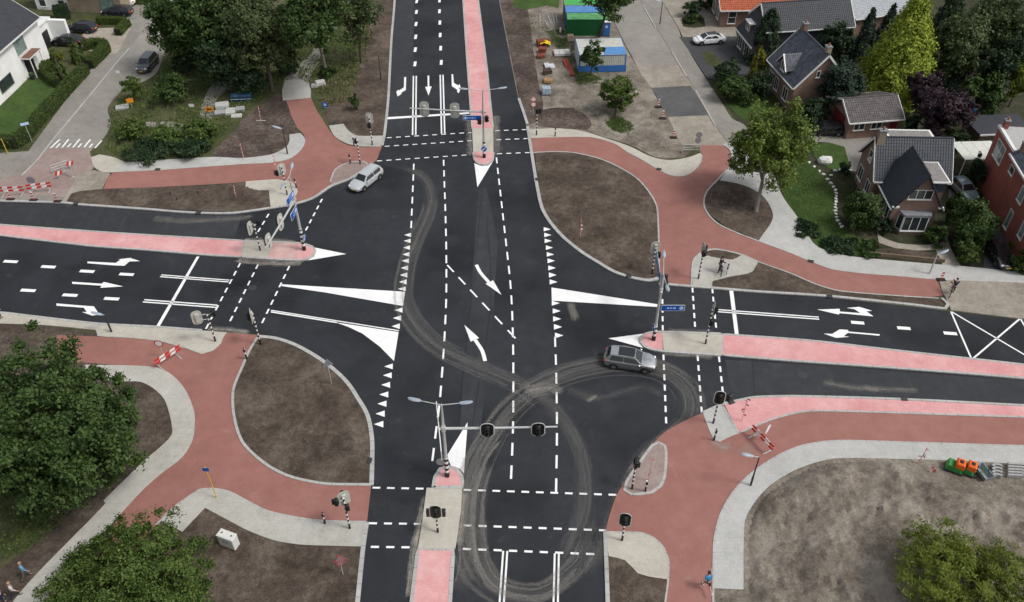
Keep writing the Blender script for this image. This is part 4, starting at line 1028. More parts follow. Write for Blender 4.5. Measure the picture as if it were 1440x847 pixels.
# ---- other posts, lamps and signs
LAMPG = 'slim street lamps'
def lamp_post(px, top_y, label, head=(0.0, -0.5), mat=None, z=0.07):
    p = base_of(px, z)
    h = height_at(px[0], px[1], top_y, z) / U
    t = thing('street_lamp', label, 'street lamp', p, 0, LAMPG); t.scale = (U,) * 3
    mb = MB(); mb.tube([(0, 0, 0), (0, 0, 0.9), (0, 0, 0.95), (0, 0, h)], [0.075, 0.075, 0.055, 0.04], 10)
    mb.build('post', mat or M_DKSTEEL, t, smooth=40)
    if head is not None: luminaire(t, (0, 0, h - 0.03), (head[0], head[1], h + 0.05))
lamp_post((157, 467), 443, 'dark lamp post on the paved strip by the west arm', (-0.25, 0.0))
lamp_post((1055.6, 682.5), 643, 'dark lamp post on the pale south-east footpath', (-0.45, 0.05))
lamp_post((404.4, 216.5), 181, 'dark lamp post in the bend of the north-west footpath', (-0.25, 0.0))
lamp_post((536, 113), 78, 'dark post in the soil verge by the north arm', None)
lamp_post((928, 34), 2, 'dark lamp post beside the bungalow forecourt', (-0.4, 0))
lamp_post((1307, 385), 358, 'slim pale lamp post on the footpath before the black roofed house', (0.3, 0.1), M_GALV)
lamp_post((1051.6, 214), 187, 'thin dark post beside the leafy street tree', None)

def post_sign(px, top_y, label, build, mat=None, z=0.07, r=0.028, rz=0.0, name='road_sign', cat='road sign', group=None):
    p = base_of(px, z); h = height_at(px[0], px[1], top_y, z) / U
    t = thing(name, label, cat, p, R(rz), group); t.scale = (U,) * 3
    mb = MB(); mb.tube([(0, 0, 0), (0, 0, h)], r, 8); mb.build('post', mat or M_GALV, t, smooth=40)
    build(t, h)
    return t
def disc(t, z, r, front, ring, back=None, y=-0.04):
    mb = MB(); o = [(math.cos(2 * PI * i / 18) * r, math.sin(2 * PI * i / 18) * r) for i in range(18)]
    plate(mb, o, y - 0.015, y + 0.012, 1, 2, c=(0, 0, z)); plate(mb, [(a * 0.74, b * 0.74) for a, b in o], y - 0.021, y - 0.016, 0, 0, c=(0, 0, z))
    return mb.build('sign_plate', [front, ring, back or M_ALU], t)
def tri(t, z, s, front, ring, back=None, down=False, y=-0.04):
    o = [(-s, -s * 0.6), (s, -s * 0.6), (0, s * 1.13)]
    if down: o = [(-x, -zz) for x, zz in o]
    mb = MB(); plate(mb, o, y - 0.015, y + 0.012, 1, 2, c=(0, 0, z)); plate(mb, [(a * 0.7, b * 0.7) for a, b in o], y - 0.021, y - 0.016, 0, 0, c=(0, 0, z))
    return mb.build('sign_plate', [front, ring, back or M_ALU], t)
def rect(t, z, w, h, front, back=None, y=-0.04, x=0.0, name='sign_plate'):
    mb = MB(); plate(mb, rounded(w, h, 0.04, 2), y - 0.015, y + 0.012, 0, 1, c=(x, 0, z))
    return mb.build(name, [front, back or M_ALU], t)
post_sign((749.8, 163), 136, 'double round red and white sign by the north arm', lambda t, h: (disc(t, h - 0.3, 0.32, M_WHITE, M_REDP), disc(t, h - 0.95, 0.32, M_WHITE, M_REDP)))
post_sign((231, 503), 479, 'round red ringed sign behind the barrier on the south-west path', lambda t, h: disc(t, h - 0.3, 0.36, M_WHITE, M_REDP))
post_sign((1074, 620), 599, 'white round sign behind the barrier on the south-east path', lambda t, h: disc(t, h - 0.3, 0.38, M_WHITE, M_WHITE), rz=50)
post_sign((466.5, 541), 506, 'grey backed triangular sign on the oval soil island', lambda t, h: tri(t, h - 0.35, 0.42, M_ALU, M_ALU, M_ALU), rz=25)
post_sign((482.6, 808.5), 782, 'sign with red edges turned away on the south-west soil', lambda t, h: (tri(t, h - 0.25, 0.4, M_ALU, M_REDP, M_ALU), disc(t, h - 0.75, 0.26, M_ALU, M_REDP)), rz=20)
post_sign((304.8, 700), 657, 'blue plate on a yellow post beside the south-west footpath', lambda t, h: rect(t, h - 0.2, 0.42, 0.36, M_BLUE), mat=M_YELLOW, r=0.035)
post_sign((189, 657), 634, 'blue street name plate left of the pale looping footpath', lambda t, h: rect(t, h - 0.1, 0.9, 0.25, M_BLUE, x=-0.2), rz=-20)
post_sign((45, 199), 173, 'blue street name plate by the hedge top left', lambda t, h: rect(t, h - 0.1, 0.8, 0.3, M_LBLUE), rz=30)
post_sign((11, 216), 195, 'yellow post at the hedge corner on the left edge', lambda t, h: rect(t, h - 0.12, 0.1, 0.2, M_YELLOW), mat=M_YELLOW, r=0.04)
post_sign((458, 153), 145, 'small blue square sign beside the north-west cycle path', lambda t, h: (rect(t, h - 0.2, 0.62, 0.6, M_BLUE), rect(t, h - 0.2, 0.3, 0.3, M_LBLUE, y=-0.065, name='sign_print')))
post_sign((980, 208), 186, 'pair of grey round sign backs by the grey barrier', lambda t, h: (disc(t, h - 0.3, 0.34, M_ALU, M_ALU), disc(t, h - 0.95, 0.34, M_ALU, M_ALU)))
post_sign((1037.6, 209), 187, 'white blank sign beside the leafy street tree', lambda t, h: rect(t, h - 0.2, 0.55, 0.4, M_WHITE))
post_sign((50, 268), 249, 'grey round sign back at the reddish street mouth', lambda t, h: disc(t, h - 0.35, 0.42, M_ALU, M_ALU))
post_sign((186, 152), 138, 'orange detour board in the grass by the parked people carrier', lambda t, h: rect(t, h - 0.3, 0.75, 0.55, M_ORANGE), rz=20)
post_sign((296, 160), 150, 'orange detour board with a black arrow beside the stacked slabs', lambda t, h: (rect(t, h - 0.3, 0.95, 0.55, M_ORANGE), (lambda mb: (plate(mb, [(-0.3, 0), (-0.1, 0.17), (-0.1, 0.06), (0.28, 0.06), (0.28, -0.06), (-0.1, -0.06), (-0.1, -0.17)][::-1], -0.07, -0.06, 0, 0, c=(0, 0, h - 0.3)), mb.build('arrow_print', M_BLACK, t)))(MB())))
post_sign((270, 151), 146, 'small white board in the grass under the trees', lambda t, h: rect(t, h - 0.2, 0.6, 0.4, M_WHITE))
post_sign((168, 108), 99, 'white sack at the street side, built as a small board', lambda t, h: rect(t, h - 0.2, 0.45, 0.4, M_WHITE))  # a white sack, simplified to a plate on a post

# ---- barriers
def red_white_plank(mb, L, z, h, n, y=0.0, slant=0.12):
    for i in range(n):
        a, b = -L / 2 + L * i / n, -L / 2 + L * (i + 1) / n
        vs = [(a, y - 0.015, z), (b, y - 0.015, z), (b + slant, y - 0.015, z + h), (a + slant, y - 0.015, z + h), (a, y + 0.015, z), (b, y + 0.015, z), (b + slant, y + 0.015, z + h), (a + slant, y + 0.015, z + h)]
        mb.add(vs, [(0, 1, 2, 3), (5, 4, 7, 6), (3, 2, 6, 7), (1, 0, 4, 5), (4, 0, 3, 7), (1, 5, 6, 2)], i % 2)
BARG = 'red and white plank barriers'
def barrier(a, b, label, n=5, z=0.07, zl=0.55):
    A, B = G(*a, zl + 0.3), G(*b, zl + 0.3)
    m = (A + B) / 2; L = (B - A).length
    ang = math.atan2(B.y - A.y, B.x - A.x)
    t = thing('plank_barrier', label, 'barrier', (m.x, m.y, z), ang, BARG)
    for zz in (zl, zl + 0.38):
        mb = MB(); red_white_plank(mb, L, zz, 0.22, n); mb.build('plank', [M_REDP, M_WHITE], t)
    for x in (-L * 0.36, L * 0.36):
        mb = MB(); mb.tube([(x, 0.03, 0), (x, 0.03, zl + 0.6)], 0.025, 6); mb.build('upright', M_GALV, t)
        mb = MB(); mb.box(x - 0.04, x + 0.04, -0.5, 0.5, 0, 0.05); mb.build('foot', M_GALV, t)
barrier((217, 511.5), (252.5, 489.5), 'slanting plank barrier across the south-west red path')
barrier((1057, 600), (1086.5, 631), 'slanting plank barrier across the south-east red path', zl=0.6)
barrier((-4, 267.5), (32, 266), 'plank barrier at the left edge of the reddish street mouth')
barrier((36, 264), (71, 260), 'plank barrier in the middle of the reddish street mouth')
BEAC = 'striped beacon boards on rubber feet'
def beacon(px, label, h=1.15, z=0.05, rz=0.0):
    p = base_of(px, z)
    t = thing('beacon_board', label, 'traffic beacon', p, R(rz), BEAC)
    mb = MB()
    n = 6
    for i in range(n):
        z0, z1 = 0.15 + (h - 0.15) * i / n, 0.15 + (h - 0.15) * (i + 1) / n
        mb.box(-0.12, 0.12, -0.025, 0.025, z0, z1, i % 2)
    mb.build('board', [M_REDP, M_WHITE], t)
    mb = MB(); mb.cbox(-0.42, 0.42, -0.22, 0.22, 0, 0.12, 0.04); mb.build('rubber_foot', M_RUBBER, t)
for px, l in (((15, 281), 'left beacon board before the reddish street mouth'), ((47.5, 282), 'middle beacon board before the reddish street mouth'), ((81, 284), 'right beacon board before the reddish street mouth'),
              ((926, 151), 'farthest beacon board beside the dark asphalt patch'), ((932, 167), 'second beacon board at the corner of the dark asphalt patch'), ((947, 194), 'nearest beacon board of the row along the pale side street'),
              ((1323, 394), 'beacon board at the right end of the north-east red path')):
    beacon(px, l)
def grey_fence(px, label, rz, L=2.0):
    p = base_of(px, 0.06)
    t = thing('tube_barrier', label, 'barrier', p, R(rz), 'grey tube barriers')
    for x in (-L / 2, L / 2):
        mb = MB(); mb.tube([(x, 0, 0), (x, 0, 1.0)], 0.025, 6); mb.tube([(x, -0.3, 0.03), (x, 0.3, 0.03)], 0.025, 6); mb.build('upright', M_GALV, t)
    for z in (0.35, 0.68, 1.0):
        mb = MB(); mb.tube([(-L / 2, 0, z), (L / 2, 0, z)], 0.03, 6); mb.build('rail', M_GALV, t)
grey_fence((972, 214), 'grey tube barrier across the sandy end of the side street', 4, 2.2)
for px, l, rz in (((86, 240), 'grey tube barrier lying skewed in the reddish street mouth', 40), ((96, 246), 'second grey tube barrier with red boards in the reddish street mouth', -35)):
    grey_fence(px, l, rz, 1.9)
for px, l in (((84, 252), 'small red and white board hung on the skewed grey barrier'), ((100, 238), 'small red and white board on the far end of the grey barriers')):
    t = thing('warning_board', l, 'barrier', base_of(px, 0.06), R(25), 'small red and white boards')
    mb = MB(); red_white_plank(mb, 0.7, 0.5, 0.5, 3, slant=0.2); mb.build('plank', [M_REDP, M_WHITE], t)
    mb = MB(); mb.tube([(0, 0.03, 0), (0, 0.03, 1.0)], 0.025, 6); mb.build('upright', M_GALV, t)
# stakes wound with tape
STK = 'survey stakes with red and white tape'
def stake(px, top_y, label, lean=(0.0, 0.0), bow=False, cross=False):
    p = base_of(px, 0.085); h = height_at(px[0], px[1], top_y, 0.085)
    t = thing('survey_stake', label, 'stake', p, 0, STK)
    mb = MB(); mb.tube([(0, 0, 0), (lean[0], lean[1], h)], 0.03, 6); mb.build('stick', M_PINKT, t)
    mb = MB(); rnd = random.Random(int(px[0]))
    for k in range(7):
        f = k / 6; c = Vector((lean[0], lean[1], h)) * (0.3 + 0.7 * f)
        a = rnd.random() * 6.28; w = 0.10 if not bow else 0.24
        mb.add([c + Vector((math.cos(a) * -0.03, math.sin(a) * -0.03, -0.05)), c + Vector((math.cos(a) * w, math.sin(a) * w, -0.16)), c + Vector((math.cos(a) * w, math.sin(a) * w, 0.02)), c + Vector((-math.cos(a) * 0.03, -math.sin(a) * 0.03, 0.07))], [(0, 1, 2, 3)], k % 2)
    mb.build('tape', [M_REDP, M_WHITE], t)
    if cross:
        mb = MB(); mb.tube([(-0.6, 0, 0.04), (0.6, 0, 0.04)], 0.03, 6); mb.build('foot_bar', M_WHITE, t)
stake((332.5, 278), 261, 'taped stake in the narrow soil verge by the west arm')
stake((343, 224), 201, 'taped stake on the footpath edge by the dark bare soil')
stake((389, 240), 217, 'taped stake on the red path behind the west gantry')
stake((367, 170), 150, 'taped stake with a foot bar on the dark bare soil', cross=True)
stake((816, 333), 308, 'thin stake with a red flag on the north-east soil island', bow=True)
stake((1043, 592), 561, 'stake with a red bow standing on the pink east strip', bow=True)
stake((912, 676), 646, 'thin taped cane on the brick triangle island')
# ================================================================== VEHICLES
M_GLASS = plain('car_glass', (.012, .016, .018), 0.06, var=0.05, spec=0.9)
M_TYRE = plain('tyre', (.012, .012, .012), 0.85)
M_RIM = plain('alloy_rim', (.42, .43, .44), 0.35, 0.6)
M_HEADL = plain('headlight_glass', (.62, .65, .68), 0.15)
M_TAILL = plain('tail_light', (.42, .02, .02), 0.25)
M_PLATE = plain('number_plate', (.62, .45, .05), 0.5)
M_TRIM = plain('black_plastic', (.018, .018, .019), 0.6)
def car_paint(name, col, metal=0.3): return plain(name, col, 0.22, metal, var=0.03, coat=0.6, spec=0.5)
PAINT_SILVER = car_paint('silver_paint', (.60, .63, .645), 0.35)
PAINT_SILVER2 = car_paint('bright_silver_paint', (.74, .74, .73), 0.97)
PAINT_WHITE = car_paint('white_car_paint', (.78, .79, .80), 0.0)
PAINT_BLACK = car_paint('black_car_paint', (.012, .012, .014), 0.0)
PAINT_NAVY = car_paint('navy_paint', (.016, .019, .03), 0.1)
PAINT_GREY = car_paint('grey_car_paint', (.16, .17, .18), 0.7)
PAINT_TEAL = car_paint('pale_blue_paint', (.22, .30, .33), 0.2)
SHAPES = {  # length, width, roof height, windscreen base, roof front, roof rear, rear base, belt, bonnet front height
    'estate': (4.70, 1.82, 1.47, 1.10, 0.42, -1.95, -2.26, 0.93, 0.74),
    'suv': (4.60, 1.84, 1.52, 1.05, 0.36, -1.75, -2.20, 0.97, 0.80),
    'sedan': (4.70, 1.85, 1.44, 1.30, 0.50, -0.75, -1.95, 0.92, 0.70),
    'hatch': (4.35, 1.80, 1.46, 1.08, 0.40, -1.25, -2.05, 0.93, 0.74),
    'mpv': (4.45, 1.82, 1.66, 1.25, 0.55, -1.75, -2.15, 1.02, 0.86),
}
def make_car(label, shape, paint, pos, heading, glass_roof=False, rails=False, name='parked_car'):
    L, W, HR, xa, xb, xc, xd, belt, nose = SHAPES[shape]
    t = thing(name, label, 'car', pos, heading, 'cars')
    h = L / 2; w = W / 2
    st = [(-h, w * .60, belt - .24, .44), (-h + .03, w * .78, belt - .12, .38), (-h + .10, w * .88, belt - .05, .32), (-h + .28, w * .95, belt, .26), (-h + .8, w * .99, belt + .0, .22), (-.4, w, belt - .01, .20), (xa - .25, w * .995, belt - .02, .20),
          (xa + .05, w * .985, belt - .02, .21), (xa + .45, w * .965, belt - .055 , .22), (h - .55, w * .93, nose + .06, .24), (h - .28, w * .84, nose + .0, .26), (h - .10, w * .68, nose - .10, .30), (h - .02, w * .50, nose - .17, .36), (h, w * .36, nose - .22, .40)]
    vs, fs = [], []
    ny = 15
    for x, ww, zt, zb in st:
        half = [(0, zb), (ww * .80, zb), (ww * .96, zb + .10), (ww, zb + (zt - zb) * .50), (ww * .985, zt - .12), (ww * .94, zt - .03), (ww * .72, zt + .012), (0, zt + .035)]
        ring = [(y, z) for y, z in half] + [(-y, z) for y, z in reversed(half[1:-1])]
        for y, z in ring: vs.append((x, y, z))
    n = len(ring)
    for i in range(len(st) - 1):
        for k in range(n):
            l = (k + 1) % n
            fs.append((i * n + k, (i + 1) * n + k, (i + 1) * n + l, i * n + l))
    fs += [tuple(range(n)), tuple(reversed(range((len(st) - 1) * n, len(st) * n)))]
    # greenhouse shell in body colour
    wb, wt = w * .90, w * .66
    zb = belt - .03
    b = len(vs)
    def row(x0, z0, ww): return [(x0, -ww, z0), (x0, -ww * .55, z0 + .025), (x0, ww * .55, z0 + .025), (x0, ww, z0)]
    vs += row(xa, zb, wb) + row(xb, HR - .05, wt) + row((xb + xc) / 2, HR - .02, wt * 1.02) + row(xc, HR - .06, wt * .96) + row(xd, zb, wb * .94)
    for i in range(4):
        for k in range(3): fs.append((b + i * 4 + k, b + i * 4 + k + 1, b + (i + 1) * 4 + k + 1, b + (i + 1) * 4 + k))
    for s in (0, 3):
        q = [b + s, b + 4 + s, b + 8 + s, b + 12 + s, b + 16 + s]
        fs.append(tuple(q) if s == 3 else tuple(reversed(q)))
    body = mesh_obj('body', vs, fs, paint, t, smooth=38)
    # glass, set just proud of the shell
    def lerp(a, c, f): return Vector(a) + (Vector(c) - Vector(a)) * f
    def pane(pname, q, off, mat=M_GLASS, par=t):
        q = [Vector(p) for p in q]
        nrm = (q[1] - q[0]).cross(q[3] - q[0]).normalized()
        if nrm.dot(Vector(off)) < 0: nrm = -nrm
        mesh_obj(pname, [p + nrm * .012 for p in q] + [p - nrm * .02 for p in q], [(0, 1, 2, 3), (7, 6, 5, 4), (0, 4, 5, 1), (1, 5, 6, 2), (2, 6, 7, 3), (3, 7, 4, 0)], mat, par)
    A0, A1 = Vector((xa, -wb, zb)), Vector((xa, wb, zb)); B0, B1 = Vector((xb, -wt, HR - .05)), Vector((xb, wt, HR - .05))
    C0, C1 = Vector((xc, -wt * .96, HR - .06)), Vector((xc, wt * .96, HR - .06)); D0, D1 = Vector((xd, -wb * .94, zb)), Vector((xd, wb * .94, zb))
    def inset(q, a, bb):
        bl, br, tr, tl = q
        l0, l1 = lerp(bl, tl, a), lerp(bl, tl, 1 - bb); r0, r1 = lerp(br, tr, a), lerp(br, tr, 1 - bb)
        return [lerp(l0, r0, .07), lerp(l0, r0, .93), lerp(l1, r1, .93), lerp(l1, r1, .07)]
    pane('windscreen', [p + Vector((0, 0, .022)) for p in inset([A0, A1, B1, B0], .10, .05)], (1, 0, .5))
    pane('rear_window', [p + Vector((0, 0, .022)) for p in inset([D0, D1, C1, C0], .30, .08)], (-1, 0, .4))
    mid = (xb + xc) / 2
    for s, A, B, C, D in ((-1, A0, B0, C0, D0), (1, A1, B1, C1, D1)):
        base = lambda x: Vector((x, A.y + (D.y - A.y) * (xa - x) / (xa - xd), zb + .05))
        top = lambda x: Vector((x, B.y + (C.y - B.y) * (xb - x) / (xb - xc) + s * .01, HR - .12))
        xm = (xa + xd) / 2 * .2 + (xb + xc) / 2 * .8 + .1
        fr = [base(xa - .20), top(xb - .04), top(xm + .04), base(xm + .04)]
        re = [base(xm - .04), top(xm - .04), top(xc + .12), base(xd + (.42 if shape != 'sedan' else .75))]
        pane('side_window', fr, (0, s, .2)); pane('side_window', re, (0, s, .2))
    if glass_roof:
        pane('glass_roof', [Vector((xb - .02, -wt * .86, HR - .015)), Vector((xb - .02, wt * .86, HR - .015)), Vector((xb - 1.45, wt * .86, HR + .006)), Vector((xb - 1.45, -wt * .86, HR + .006))], (0, 0, 1))
    if rails:
        for s in (-1, 1):
            mb = MB(); mb.tube([(xb - .1, s * wt * .98, HR - .03), (mid, s * wt * 1.0, HR + .04), (xc + .1, s * wt * .94, HR - .02)], .02, 6); mb.build('roof_rail', M_RIM, t, smooth=40)
    # wheels
    for x in (h - .93, -h + .93):
        for s in (-1, 1):
            mb = MB()
            prof = [(.20, -.11), (.30, -.11), (.325, -.07), (.325, .07), (.30, .11), (.20, .11)]
            mb.lathe(prof, 20)
            M = Matrix.Translation((x, s * (w - .095), .325)) @ Matrix.Rotation(-s * PI / 2, 4, 'X')
            mb.v = [M @ v for v in mb.v]
            wh = mb.build('wheel', M_TYRE, t, smooth=40)
            mb = MB()
            mb.lathe([(.215, .09), (.215, .112), (.19, .118)], 16)
            for k in range(5):
                a = 2 * PI * k / 5
                MM = Matrix.Rotation(a, 4, 'Z')
                mb.box(.05, .2, -.03, .03, .113, .124, 1, MM)
            mb.v = [M @ v for v in mb.v]
            mb.build('rim', [M_TRIM, M_RIM], wh, smooth=30)
            mb = MB()
            seg = [R(-10 + 200 * i / 10) for i in range(11)]
            vv, ff = [], []
            for a in seg:
                for rr in (.345, .415): vv.append((x + rr * math.cos(a), s * (w * .992 + .006), .325 + rr * math.sin(a)))
            for i in range(10): ff.append((2 * i, 2 * i + 1, 2 * i + 3, 2 * i + 2))
            # a thin dark arch lip with depth
            vv2 = [(p[0], s * (w * .90), p[2]) for p in vv]
            k0 = len(vv)
            mb.add(vv + vv2, ff + [(2 * i + 1, k0 + 2 * i + 1, k0 + 2 * i + 3, 2 * i + 3) for i in range(10)] + [(2 * i, 2 * i + 2, k0 + 2 * i + 2, k0 + 2 * i) for i in range(10)])
            mb.build('wheel_arch', M_TRIM, t)
    for s in (-1, 1):
        mb = MB(); mb.cbox(h - .42, h - .14, s * w * .66 - .15, s * w * .66 + .15, nose - .15, nose + .0, .05); mb.build('headlight', M_HEADL, t, smooth=40)
        mb = MB(); mb.cbox(-h + .0, -h + .22, s * w * .74 - .13, s * w * .74 + .13, belt - .24, belt - .06, .05); mb.build('tail_light', M_TAILL, t, smooth=40)
        mb = MB(); mb.cbox(xa - .32, xa - .16, s * (w + .09) - .09, s * (w + .09) + .09, belt - .02, belt + .13, .04); mb.build('door_mirror', paint, t, smooth=40)
        mb = MB(); mb.box(.08, .26, s * (w * .985) - .015, s * (w * .985) + .015, belt - .16, belt - .13); mb.box(-.82, -.64, s * (w * .985) - .015, s * (w * .985) + .015, belt - .16, belt - .13); mb.build('door_handle', M_RIM if paint in (PAINT_BLACK, PAINT_NAVY) else M_TRIM, t)
        mb = MB(); mb.box(-h + 1.25, h - 1.25, s * w * .985 - .03, s * w * .985 + .02, .2, .30); mb.build('sill', M_TRIM, t)
    mb = MB(); mb.cbox(h - .10, h + .015, -w * .5, w * .5, nose - .34, nose - .20, .02); mb.build('grille', M_TRIM, t)
    mb = MB(); mb.cbox(h - .12, h + .02, -w * .62, w * .62, .30, .40, .02); mb.cbox(-h - .02, -h + .12, -w * .74, w * .74, .36, .48, .02); mb.build('bumper_trim', M_TRIM, t)
    mb = MB(); mb.box(h - .05, h + .03, -.26, .26, .42, .53); mb.build('number_plate', M_PLATE, t)
    mb = MB(); mb.box(-h - .03, -h + .05, -.26, .26, .60, .71); mb.build('number_plate', M_PLATE, t)
    return t
def car_by_wheels(label, shape, paint, rear, front, side, z=0.0, **kw):
    """rear, front: pixels where the two visible wheels meet the ground; side +1 if they are the car's left wheels"""
    a, b = G(*rear, z), G(*front, z)
    d = (b - a).normalized(); left = Vector((-d.y, d.x, 0))
    c = (a + b) / 2 - left * side * (SHAPES[shape][1] / 2 - .02)
    return make_car(label, shape, paint, (c.x, c.y, z), math.atan2(d.y, d.x), **kw)
car_by_wheels('silver estate car turning by the north-west brick island', 'estate', PAINT_SILVER, (534.5, 252.5), (513, 269.5), 1, rails=True, name='moving_car')
car_by_wheels('silver estate car with a dark glass roof beside the east median', 'suv', PAINT_SILVER2, (861, 519.6), (907.5, 526.3), -1, glass_roof=True, rails=True, name='moving_car')
car_by_wheels('white saloon with black glass roof on the dark driveway', 'sedan', PAINT_WHITE, (1013.8, 62.8), (985.2, 65.2), 1, z=0.075, glass_roof=True)
car_by_wheels('grey people carrier parked in the side street top left', 'mpv', PAINT_GREY, (224, 88), (211, 103), 1, z=0.034, rails=True)
def car_at(label, shape, paint, px, deg, z=0.05, **kw):
    p = G(px[0], px[1], z); return make_car(label, shape, paint, p, R(deg), **kw)
car_at('black car parked beside the low brick garage', 'estate', PAINT_BLACK, (1159, 187), 178)
car_at('black car facing the road beside the red brick house', 'hatch', PAINT_BLACK, (1402, 363.5), -88)
car_at('pale blue car parked between the two right-hand houses', 'hatch', PAINT_TEAL, (1352, 271), -82)
car_at('black saloon nearest to the white house front', 'sedan', PAINT_BLACK, (97, 62), 172, z=0.06)
car_at('navy hatchback on the beige driveway behind the black saloon', 'hatch', PAINT_NAVY, (117, 44), 172, z=0.06)
car_at('dark car on the grey parking place of the beige building', 'estate', PAINT_NAVY, (166, 21), 176, z=0.06)
car_at('white car on the far parking place behind the dark car', 'hatch', PAINT_WHITE, (173, 6.5), 176, z=0.06)
# ================================================================== BUILDINGS
def brick_mat(name, c1, c2, mortar):
    if name in MATS: return MATS[name]
    m, nt, b = nodes(name)
    tc = N(nt, 'ShaderNodeTexCoord')
    br = N(nt, 'ShaderNodeTexBrick', Scale=1.0)
    br.inputs['Brick Width'].default_value = 0.22; br.inputs['Row Height'].default_value = 0.075; br.inputs['Mortar Size'].default_value = 0.007
    br.inputs['Color1'].default_value = (*c1, 1); br.inputs['Color2'].default_value = (*c2, 1); br.inputs['Mortar'].default_value = (*mortar, 1)
    # walls run along x or y: use x+y as the running coordinate and z as the height
    sp = N(nt, 'ShaderNodeSeparateXYZ'); cb = N(nt, 'ShaderNodeCombineXYZ'); ad = N(nt, 'ShaderNodeMath', operation='ADD')
    nt.links.new(tc.outputs['Object'], sp.inputs[0]); nt.links.new(sp.outputs[0], ad.inputs[0]); nt.links.new(sp.outputs[1], ad.inputs[1])
    nt.links.new(ad.outputs[0], cb.inputs[0]); nt.links.new(sp.outputs[2], cb.inputs[1]); nt.links.new(cb.outputs[0], br.inputs[0])
    nz = N(nt, 'ShaderNodeTexNoise', Scale=0.8, Detail=5.0); nt.links.new(tc.outputs['Object'], nz.inputs['Vector'])
    v = ramp(nt, nz.outputs[0], [(0.3, (.75, .75, .75)), (0.7, (1.1, 1.1, 1.1))])
    nt.links.new(mixc(nt, 1.0, br.outputs[0], v, 'MULTIPLY'), b.inputs['Base Color'])
    b.inputs['Roughness'].default_value = 0.9
    bp = N(nt, 'ShaderNodeBump', Strength=0.4, Distance=0.01); nt.links.new(br.outputs['Fac'], bp.inputs['Height']); bp.invert = True
    nt.links.new(bp.outputs[0], b.inputs['Normal'])
    MATS[name] = m
    return m
BR_BROWN = brick_mat('brown_brick', (.26, .155, .115), (.20, .115, .085), (.21, .18, .155))
BR_RED = brick_mat('red_brick', (.36, .095, .065), (.28, .072, .05), (.22, .12, .10))
BR_DARK = brick_mat('dark_brick', (.12, .085, .07), (.095, .065, .055), (.12, .11, .10))
BR_TAN = brick_mat('tan_brick', (.33, .26, .18), (.28, .22, .15), (.30, .26, .20))
M_RENDER = plain('white_render', (.80, .80, .78), 0.8, var=0.08, scale=0.7)
M_WFRAME = plain('white_window_frame', (.72, .72, .70), 0.4, var=0.03)
M_PANE = plain('window_glass', (.035, .045, .045), 0.06, var=0.3, scale=0.8, spec=0.7)
M_CURTAIN = plain('glass_with_blind', (.20, .28, .26), 0.1, var=0.3, scale=1.2, spec=0.6)
def tile_mat(name, col, var=0.25):
    m = plain(name, col, 0.55, var=var, scale=2.2)
    return m
T_BLACK = tile_mat('black_roof_tiles', (.030, .036, .047), 0.25)
T_SLATE = tile_mat('slate_roof', (.066, .074, .094), 0.4)
T_ORANGE = tile_mat('orange_roof_tiles', (.36, .085, .035), 0.25)
T_ANTH = tile_mat('anthracite_roof', (.034, .037, .045), 0.2)
T_BROWN = tile_mat('brown_roof_tiles', (.085, .074, .072), 0.4)
M_LEAD = plain('lead_grey', (.20, .21, .23), 0.6)
M_ROOFING = plain('bitumen_roofing', (.22, .21, .20), 0.9, var=0.2)
M_DOORDK = plain('dark_door', (.025, .025, .026), 0.4)
M_DOORRED = plain('red_door', (.17, .02, .02), 0.5)
M_WOOD = plain('weathered_wood', (.16, .12, .08), 0.8, var=0.3, scale=5)

def tiled(parent, q, mat, course=0.32, col=0.27, amp=0.028, step=0.035, name='roof_slope'):
    """a roof slope of interlocking tiles; q = eave left, eave right, ridge right, ridge left (any order of hand)"""
    e0, e1, r1, r0 = [Vector(p) for p in q]
    nrm = (e1 - e0).cross(r0 - e0).normalized()
    if nrm.z < 0: nrm = -nrm
    slope = ((r0 - e0).length + (r1 - e1).length) / 2
    width = max((e1 - e0).length, (r1 - r0).length)
    nc = max(2, int(slope / course)); nk = max(4, int(width / col) * 3)
    vs, fs = [], []
    for j in range(nc):
        for v, off in ((j / nc, step), ((j + 1) / nc, 0.0)):
            a, b = e0.lerp(r0, v), e1.lerp(r1, v)
            for k in range(nk + 1):
                o = (0.0, amp, amp * 0.7)[k % 3]
                vs.append(a.lerp(b, k / nk) + nrm * (off + o))
    W = nk + 1
    for j in range(nc):
        b0 = j * 2 * W
        for k in range(nk):
            fs.append((b0 + k, b0 + k + 1, b0 + W + k + 1, b0 + W + k))
            if j < nc - 1: fs.append((b0 + W + k, b0 + W + k + 1, b0 + 2 * W + k + 1, b0 + 2 * W + k))
    # underside and rim so that the slope has thickness
    k0 = len(vs)
    vs += [p - nrm * 0.12 for p in (e0, e1, r1, r0)]
    fs.append((k0, k0 + 3, k0 + 2, k0 + 1))
    top = [0, nk, (nc * 2 - 1) * W + nk, (nc * 2 - 1) * W]
    for i in range(4): fs.append((top[i], k0 + i, k0 + (i + 1) % 4, top[(i + 1) % 4]))
    o = mesh_obj(name, vs, fs, mat, parent)
    o['kind'] = 'stuff'
    return o
def bar(parent, a, b, w, h, mat, name='trim', up=(0, 0, 1)):
    """a straight square-section piece from a to b"""
    a, b = Vector(a), Vector(b); d = (b - a).normalized()
    s = d.cross(Vector(up)).normalized(); u = s.cross(d).normalized()
    vs = [p + s * x * w / 2 + u * z * h / 2 for p in (a, b) for x, z in ((-1, -1), (1, -1), (1, 1), (-1, 1))]
    return mesh_obj(name, vs, [(3, 2, 1, 0), (4, 5, 6, 7), (0, 1, 5, 4), (1, 2, 6, 5), (2, 3, 7, 6), (3, 0, 4, 7)], mat, parent)
